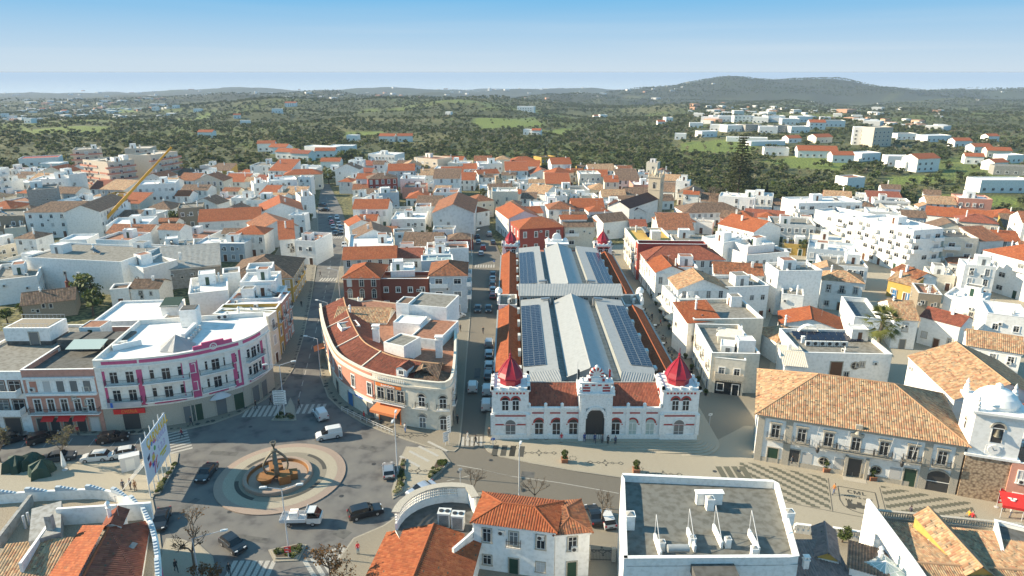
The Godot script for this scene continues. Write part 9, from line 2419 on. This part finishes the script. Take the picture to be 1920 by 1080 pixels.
const FARHOUSES=[
	["white flat-roofed building among the groves, far left, second from left",-940,-1315.8,14,6,9,"f","w","w"],
	["white flat-roofed building among the groves, far left, third from left",-917.7,-1308.7,12,6,9,"f","w","w"],
	["white flat-roofed building among the groves, far left, leftmost",-1037.9,-1436.1,12,6,9,"f","w","w"],
	["white flat-roofed building among the groves, far left, fourth from left",-563.2,-814.9,10,5,8,"f","w","w"],
	["white tiled villa among the groves, left, leftmost",-288.6,-655.3,14,5,9,"gx","o","w"],
	["white tiled villa among the groves, left, third from left",-188.9,-532.8,13,6,9,"gx","o","w"],
	["white tiled villa among the groves, left, fourth from left",-174.6,-515.4,14,5,10,"gx","o","w"],
	["white tiled villa among the groves, left, fifth from left",-158.7,-483.9,16,5,10,"gx","o","w"],
	["white tiled villa among the groves, left, seventh from left",-146.1,-474.5,14,5,9,"gx","r","w"],
	["white flat-roofed building among the groves, left, sixth from left",-144,-515.4,26,5,10,"f","w","w"],
	["white flat-roofed building among the groves, centre, leftmost",-128.7,-521.8,18,5,10,"f","w","w"],
	["white tiled villa among the groves, left, eighth from left",-133,-491.9,14,5,9,"gx","o","w"],
	["white tiled villa among the groves, centre, second from left",-110.5,-612.9,14,5,9,"gx","o","w"],
	["white tiled villa among the groves, centre, third from left",-94.1,-612.9,13,5,9,"gx","o","w"],
	["white flat-roofed building among the groves, centre, second from left",-142.5,-619.1,10,5,8,"f","w","w"],
	["white flat-roofed building among the groves, centre, fifth from left",16.3,-708.1,10,5,8,"f","w","w"],
	["white tiled villa among the groves, centre, fourth from left",24.2,-703.4,9,5,8,"gx","o","w"],
	["white flat-roofed building among the groves, centre, fourth from left",23.1,-1221.3,30,8,14,"f","w","w"],
	["white flat-roofed building among the groves, centre, sixth from left",183.9,-1407.7,16,6,10,"f","w","w"],
	["white tiled villa among the groves, centre, fifth from left",167.8,-1398.1,10,5,8,"gx","o","w"],
	["white flat-roofed building among the groves, left, fifth from left",-369.4,-1107.5,16,6,10,"f","w","w"],
	["white tiled villa among the groves, left, sixth from left",-439.3,-1400.5,22,7,12,"gx","o","w"],
	["white flat-roofed building among the groves, left, third from left",-647.4,-1448.4,16,6,10,"f","w","w"],
	["white flat-roofed building among the groves, left, second from left",-720.1,-1511.1,14,6,10,"f","w","w"],
	["white flat-roofed building in the industrial estate, right, second from left",237.8,-844.3,20.3,6,14,"f","w","w"],
	["white flat-roofed building in the industrial estate, right, fifth from left",259.7,-849.3,18.7,6,14,"f","w","w"],
	["white flat-roofed building in the industrial estate, right, seventh from left",272.4,-822.9,23.4,7,16,"f","g","w"],
	["white flat-roofed building in the industrial estate, right, eighth from left",283.5,-801,17.2,6,14,"f","w","w"],
	["white flat-roofed building in the industrial estate, right, tenth from left",305.9,-812.4,21.8,6,14,"f","g","w"],
	["white flat-roofed building in the industrial estate, right, eleventh from left",305.5,-768.2,18.7,6,14,"f","w","w"],
	["white flat-roofed building in the industrial estate, right, thirteenth from left",333.5,-799.8,20.3,6,14,"f","w","w"],
	["white flat-roofed building in the industrial estate, right, fourth from left",210.4,-715.4,15.6,6,12,"f","w","w"],
	["white flat-roofed building in the industrial estate, right, sixth from left",225,-704.5,18.7,6,13,"f","w","w"],
	["grey flat-roofed building in the industrial estate, right, leftmost",243.3,-704.7,18.7,6,13,"f","g","g"],
	["white flat-roofed building in the industrial estate, right, ninth from left",250.5,-682.6,17.2,6,12,"f","w","w"],
	["grey flat-roofed building in the industrial estate, right, second from left",267,-690.6,18.7,6,13,"f","g","g"],
	["white flat-roofed building in the industrial estate, right, twelfth from left",281.8,-682.6,18.7,6,12,"f","w","w"],
	["white tiled villa in the industrial estate, right",311.2,-712.8,15.6,7,12,"gx","o","w"],
	["white flat-roofed building in the industrial estate, right, leftmost",200.3,-761,14,5,11,"f","w","w"],
	["white flat-roofed building in the industrial estate, right, fourteenth from left",339.8,-736.7,20.3,6,14,"f","g","w"],
	["white flat-roofed building in the industrial estate, right, third from left",186.2,-657,17.2,5,11,"f","w","w"],
	["white long low building among the groves, right, leftmost",205.9,-609.8,34.3,3.2,10,"f","w","w"],
	["white long low building among the groves, right, second from left",213.4,-578.3,31.2,3.2,9,"f","w","w"],
	["white tiled villa among the groves, right, second from left",244.3,-600.4,12.5,4,10,"gx","o","w"],
	["cream tiled villa among the groves, right",269.6,-600.4,17.2,5,11,"gx","o","c"],
	["white apartment block among the groves, far right",294.9,-581.5,18.7,14,12,"f","w","w"],
	["pale salmon apartment block among the groves, far right",302.8,-568.9,20.3,15,12,"f","apt_r","apt"],
	["white flat-roofed building among the groves, right, third from left",193.4,-506,17.2,5,11,"f","g","w"],
	["white tiled villa among the groves, right, third from left",217.4,-491.9,26.5,5,14,"gx","o","w"],
	["white tiled villa among the groves, right, fourth from left",223.3,-465.1,14,5,10,"gx","o","w"],
	["white flat-roofed building among the groves, far right, leftmost",246.8,-474.5,17.2,5,12,"f","w","w"],
	["white flat-roofed building among the groves, far right, second from left",250.6,-446.2,14,6,11,"f","w","w"],
	["white tiled villa among the groves, far right, leftmost",254.7,-421,17.2,8,12,"gx","o","w"],
	["white flat-roofed building among the groves, far right, fourth from left",248.8,-425.8,12,5,9,"f","w","w"],
	["white flat-roofed building among the groves, right, fourth from left",178.1,-353.4,10.9,6,9,"f","t","w"],
	["white flat-roofed building among the groves, far right, sixth from left",249.7,-343.9,26.5,6,12,"f","w","w"],
	["white flat-roofed building among the groves, far right, fifth from left",373.4,-608.3,23.4,5,14,"f","w","w"],
	["white tiled villa among the groves, far right, second from left",369.7,-568.8,14,5,10,"gx","o","w"],
	["white tiled villa among the groves, far right, fourth from left",353.8,-520.1,14,5,10,"gx","o","w"],
	["cream tiled villa among the groves, far right",348.8,-494.9,15.6,5,10,"gx","o","c"],
	["white flat-roofed building among the groves, far right, seventh from left",339.3,-465,15.6,5,10,"f","w","w"],
	["white tiled villa among the groves, far right, fifth from left",431.6,-623.6,10.9,5,9,"gx","o","w"],
	["white flat-roofed building among the groves, far right, third from left",355,-625.7,18.7,5,12,"f","g","w"],
	["white tiled villa among the groves, far right, third from left",307.5,-458.7,10.9,5,9,"gx","o","w"],
	["grey flat-roofed building among the groves, far right",297.2,-403.7,23.4,5,11,"f","g","g"],
	["white tiled villa among the groves, far right, sixth from left",303.8,-427.3,10.9,5,9,"gx","o","w"],
	["white tiled villa among the groves, centre, leftmost",-113.7,-430.5,12,5,9,"gx","o","w"],
	["white flat-roofed building among the groves, right, second from left",153.3,-634.8,10,5,8,"f","w","w"],
	["white flat-roofed building among the groves, right, leftmost",201,-895.5,10,5,8,"f","w","w"],
	["white tiled villa among the groves, right, leftmost",181.2,-849.3,9,5,8,"gx","o","w"],
	["white flat-roofed building among the groves, centre, third from left",-100.5,-1103.4,9,5,8,"f","w","w"],
	["white flat-roofed building among the groves, left, fourth from left",-346.5,-909.7,12,5,9,"f","w","w"],
	["white tiled villa among the groves, left, second from left",-405.8,-1037.1,10,5,8,"gx","o","w"],
	["white flat-roofed building among the groves, left, leftmost",-767.4,-1513.5,12,5,9,"f","w","w"],
	["white tiled villa among the groves, far left, second from left",-977.8,-1535.8,12,5,9,"gx","o","w"],
	["white flat-roofed building among the groves, far left, seventh from left",-1205.8,-2069,12,5,9,"f","w","w"],
	["white tiled villa among the groves, far left, leftmost",-1132.7,-1699.7,12,5,9,"gx","o","w"],
	["white flat-roofed building among the groves, far left, fifth from left",-306.3,-446.2,22,5,14,"f","red_r","w"],
	["white flat-roofed building among the groves, far left, sixth from left",-286.2,-425.8,12,4,10,"f","w","w"],
]
func make_town()->void:
	M["roof_apt_r"]=M.wall_apt;M["roof_yel_r"]=M.wall_yel;M["roof_red_r"]=M.wall_red;M["roof_canvas"]=M.canvas
	pm("roof_slate",lin(.09,.13,.16),.8,T.concrete,.1)
	for r:Array in HOUSES:
		var called:={"house":"town_house","building":"town_building","church":"church_building","apartments":"apartment_block","shed":"garden_shed","hall":"tiled_hall","warehouse":"warehouse","villa":"villa","hotel":"hotel","office":"office_building"}
		var opt:Dictionary=r[14]
		var o:=house(called[r[1]],r[0],{"church":"church","apartments":"apartments","hall":"building"}.get(r[1],r[1]),"",V2(r[2],r[3]),V2(r[4],r[5]),r[6],r[7],r[8],r[9],r[10],r[11],r[12],r[13],opt)
		var w:=V2(r[2],r[3]).distance_to(V2(r[4],r[5]));var h:float=r[6];var dep:float=r[7]
		if opt.get("sign","")=="H":
			for k in 3:
				var b:=MB.new();b.box([-6.2,-5.7,-6.2][k],[3.0,3.0,3.6][k],0,[-5.9,-5.4,-5.4][k],[4.6,4.6,3.9][k],.06);put(b,"sign_letter",[M.orange_sign,M.blue_sign,M.canvas_red][k],o)
		elif opt.get("sign","")=="GARVETUR":
			var b:=MB.new();b.box(-w/2+.3,2.85,0,w/2-.3,3.5,.18);var s:=put(b,"shop_sign",M.trim_stone,o)
			letters("GARVETUR",.5,M.trim_w,s,TB(V3(0,3.17,.2)))
			b=MB.new();b.box(-w/2+.4,.1,0,w/2-.4,2.7,.06);put(b,"shop_window",M.glass,o)
			balcony(o,TB(V3(0,3.7,0)),w-.3,1.0,M.trim_stone,M.trim_stone,true)
			b=MB.new();b.box(-w/2+.4,6.6,-12,w/2-.4,9.2,-7);put(b,"roof_storey",M.wall_c,o)
		if opt.has("hut"):
			var b:=MB.new();b.box(5.5,h,-7,9.0,h+2.2,-3.5);put(b,"roof_hut",M.wall_w,o);b=MB.new();b.quad(V3(5.3,h+2.1,-3.2),V3(9.2,h+2.1,-3.2),V3(9.2,h+3.0,-7.2),V3(5.3,h+3.0,-7.2));put(b,"hut_roof",M.canvas_g,o)
		if opt.has("solar"):
			for i in 9:
				for j in 2:
					var b:=MB.new();b.obox(Transform3D(Basis(Vector3.RIGHT,.3),V3(-w*.34+i*1.5,h+.5,-9.0-j*1.9)),V3(1.4,.05,1.7));put(b,"solar_panel",M.solar,o)
			for i in 6:ac_unit(o,V3(-w*.3+i*1.4,h,-5.5),0,1.5)
			var b:=MB.new()
			for i in 8:
				var a:=PI*i/8;var e:=PI*(i+1)/8;b.quad(V3(-3+cos(a)*2.2,h+sin(a)*2.2,-11.5),V3(-3+cos(a)*2.2,h+sin(a)*2.2,-12.5),V3(-3+cos(e)*2.2,h+sin(e)*2.2,-12.5),V3(-3+cos(e)*2.2,h+sin(e)*2.2,-11.5))
			put(b,"arched_wall",M.wall_w,o);door(o,TB(V3(-1.5,h-4.0,0)),2.2,3.0,M.door_n);gable_oval(o,TB(V3(2.0,h-1.7,0)),.7)
		if opt.has("racks"):
			for i in opt.racks:solar_rack(o,V3(-w*.3+i*1.6,h+.1,-6),2.4)
		if opt.has("doors"):
			for x in[-1.2,2.4]:door(o,TB(V3(x,.1,.05)),1.1,2.3,M.door_bl)
	fill_town()
	for r:Array in FARHOUSES:
		var at:=V3(r[1],ground_y(r[1],r[2]),r[2]);var w:float=r[3];var h:float=r[4];var dep:float=r[5]
		var o:=thing("far_house" if r[6]=="gx" else "far_building",r[0],"house" if r[6]=="gx" else "building",at,fposmod(r[1]*.7,.8)-.4)
		put(body(-w/2,w/2,0,-dep,-4,h,.4 if r[6]=="f" else 0.0),"wall",M["wall_"+r[8]],o)
		if r[6]=="f":
			var q:=MB.new();q.quad(V3(-w/2+.2,h,-.2),V3(w/2-.2,h,-.2),V3(w/2-.2,h,-dep+.2),V3(-w/2+.2,h,-dep+.2));put(q,"roof",M["roof_"+r[7]],o)
		else:pitched(o,"gx",-w/2,w/2,0,-dep,h,.42,M["roof_"+r[7]],M.wall_w,false)
		if h>3.5:
			for k in maxi(1,int(h/3.2)):
				for i in int(w/4.5):window(o,TB(V3(-w/2+2.2+i*4.5,k*3.2+1.0,0)),1.5,1.4,"plain")
	make_church_tower()
func corners(a:Vector2,b:Vector2,dep:float)->PackedVector2Array:
	var u:=(b-a).normalized();var k:=V2(u.y,-u.x)*dep
	return PackedVector2Array([a,b,b+k,a+k])
func meet(p:PackedVector2Array,q:PackedVector2Array)->bool:
	for poly in[p,q]:
		for i in 4:
			var e:Vector2=poly[(i+1)%4]-poly[i];var n:=V2(e.y,-e.x).normalized()
			var a0:=1e9;var a1:=-1e9;var b0:=1e9;var b1:=-1e9
			for k in 4:
				var s:=p[k].dot(n);var t:=q[k].dot(n)
				a0=minf(a0,s);a1=maxf(a1,s);b0=minf(b0,t);b1=maxf(b1,t)
			if a1<b0-.15 or b1<a0-.15:return false
	return true
func fill_town()->void:
	var g:=RandomNumberGenerator.new();g.seed=5
	var taken:=[];var rows:=[];var same:={}
	for r:Array in HOUSES:taken.append(corners(V2(r[2],r[3]),V2(r[4],r[5]),r[7]))
	var st:=[]
	for s in STREETS:st.append(PackedVector2Array(s))
	var town:=PackedVector2Array(TOWN)
	for pass_ in[[10.0,15.0,11.0,240],[6.0,9.0,8.0,300]]:
		var z:=-150.0
		while z>-430:
			var x:=z*.92
			while x<-z*.92:
				var w:=g.randf_range(pass_[0],pass_[1]);var d:=g.randf_range(pass_[0]*.85,pass_[1]);var an:=g.randf_range(-.12,.12)+(-.1 if x<-60 else(-.36 if x>70 else 0.0))
				var c:=V2(x+g.randf_range(-2,2),z+g.randf_range(-2,2));var u:=V2(cos(an),-sin(an))*w/2
				x+=pass_[2]
				if rows.size()>=pass_[3]:continue
				var p:=corners(c-u,c+u,d);var ok:=absf(c.x)<-c.y*.80+16
				for q in p:
					if not Geometry2D.is_point_in_polygon(q,town):ok=false
				for s:PackedVector2Array in st:
					for q in[p[0],p[1],p[2],p[3],(p[0]+p[2])/2]:
						if Geometry2D.is_point_in_polygon(q,s):ok=false
				if not ok:continue
				for q:PackedVector2Array in taken:
					if q[0].distance_to(c)<60 and meet(p,q):
						ok=false;break
				if not ok:continue
				taken.append(p)
				var h:float=[3.4,3.8,4.6,5.4,6.0,6.4,7.4,8.6][g.randi()%8];var kind:String=["f","f","f","f","gx","gx","gx","gz","hip","mf"][g.randi()%10]
				var rc:String=["w","w","w","w","g","t","w","w","g","t"][g.randi()%10]if kind=="f" else["o","o","o","b","r","b","b","y","y","o"][g.randi()%10]
				var wc:String=["w","w","w","w","w","w","w","c","c",["g","b","p","yel"][g.randi()%4]][g.randi()%10];var sd:String=["f","f","fl","fl","fr","f","-"][g.randi()%7]
				var nl:Array=NEAR_TO[0]
				for l:Array in NEAR_TO:
					if c.distance_to(V2(l[1],l[2]))<c.distance_to(V2(nl[1],nl[2])):nl=l
				var dv:=c-V2(nl[1],nl[2])
				var fl:="low" if h<4.5 else("two-storey" if h<7.2 else("taller" if h<8 else "three-storey"))
				var lab:String=fl+" "+{"w":"white","c":"cream","g":"grey","b":"pale blue","p":"pinkish","yel":"yellow"}[wc]+" house with "+{"w":"white flat roof","g":"grey flat roof","t":"terracotta terrace","k":"dark flat roof","o":"orange tiled roof","r":"red tiled roof","b":"brown tiled roof","y":"ochre tiled roof"}[rc]
				lab+=", "+(("left of " if dv.x<0 else "right of ")if absf(dv.x)>absf(dv.y)else("behind " if dv.y<0 else "before "))+nl[0]
				if not same.has(lab):same[lab]=0
				same[lab]+=1
				rows.append([lab,c-u,c+u,h,d,kind,rc,wc,sd,["plain","tall","panes"][g.randi()%3],same[lab]])
			z-=pass_[2]*.8
	for r:Array in rows:
		var lab:String=r[0]
		if same[lab]>1:lab+=", "+["","nearest","second nearest","third nearest","fourth nearest","fifth nearest","sixth nearest","seventh nearest","eighth nearest","ninth nearest"][mini(r[10],9)]
		house("town_house",lab,"house","houses among the roofs of the old town",r[1],r[2],r[3],r[4],r[5],r[6],r[7],r[8],r[9],false)
func make_church_tower()->void:
	var p:Vector2=V2(59.5,-281.8)
	var o:=thing("church_tower","tall square stone church bell tower with pointed crown above the roofs","tower",g3(p),-.5)
	var t:=2.5;var h:=17.0
	var wl:=put(body(-t,t,t,-t,-.5,h,0),"wall",M.tower_stone,o)
	var c:=MB.new()
	for y in[8.5,12.0,h-.3]:c.box(-t-.15,y,-t-.15,t+.15,y+.25,t+.15)
	c.box(-t-.3,h,-t-.3,t+.3,h+.35,t+.3)
	for q in[V2(-1,-1),V2(1,-1),V2(1,1),V2(-1,1)]:c.lathe([[.45,h+.35],[.4,h+1.5],[.5,h+1.6],[.05,h+2.9],[0,h+2.95]],6,V3(q.x*(t-.2),0,q.y*(t-.2)))
	for i in 4:
		var a:=PI/2*i
		for x in[-.9,0.0,.9]:c.obox(Transform3D(BU(a),BU(a)*V3(x,h+.75,t-.05)),V3(.5,.8,.3))
	c.lathe([[1.3,h+.35],[1.25,h+1.6],[.7,h+2.6],[.12,h+4.0],[0,h+4.6]],8,Vector3.ZERO,false);put(c,"crown",M.tower_stone,o)
	for i in 4:arch(wl,Transform3D(BU(PI/2*i),BU(PI/2*i)*V3(0,12.6,t)),1.3,1.9,"bell_opening",M.trim_stone,M.frame_k,false)
	p=V2(-6.9,-339.7);o=thing("stone_ruin","broken old stone wall tower standing among the roofs","ruin",g3(p),.1);var b:=MB.new();b.prism(PackedVector2Array([V2(-1.4,-4),V2(1.2,-4),V2(1.5,1),V2(-1.2,1.2)]),-.5,7.5);b.prism(PackedVector2Array([V2(-1.4,-3.5),V2(.4,-3.5),V2(.2,.4),V2(-1.2,.6)]),7.5,9.0);put(b,"stonework",M.rubble,o)
	p=V2(-117.2,-172);o=thing("brick_chimney","slim tapering brick chimney before the long blank white wall","chimney",g3(p));b=MB.new();b.lathe([[.75,-.3],[.7,1],[.5,5.2],[.58,5.3],[.58,5.6],[.3,5.7],[.12,6.4],[.1,7.3],[0,7.35]],10);put(b,"shaft",M.wall_brick,o)
func _ready()->void:
	setup()
	make_materials()
	make_land();make_streets()
	make_market();make_pink();make_corner();make_town_hall();make_foreground()
	make_town()
	make_cars();make_props();make_trees();make_people()
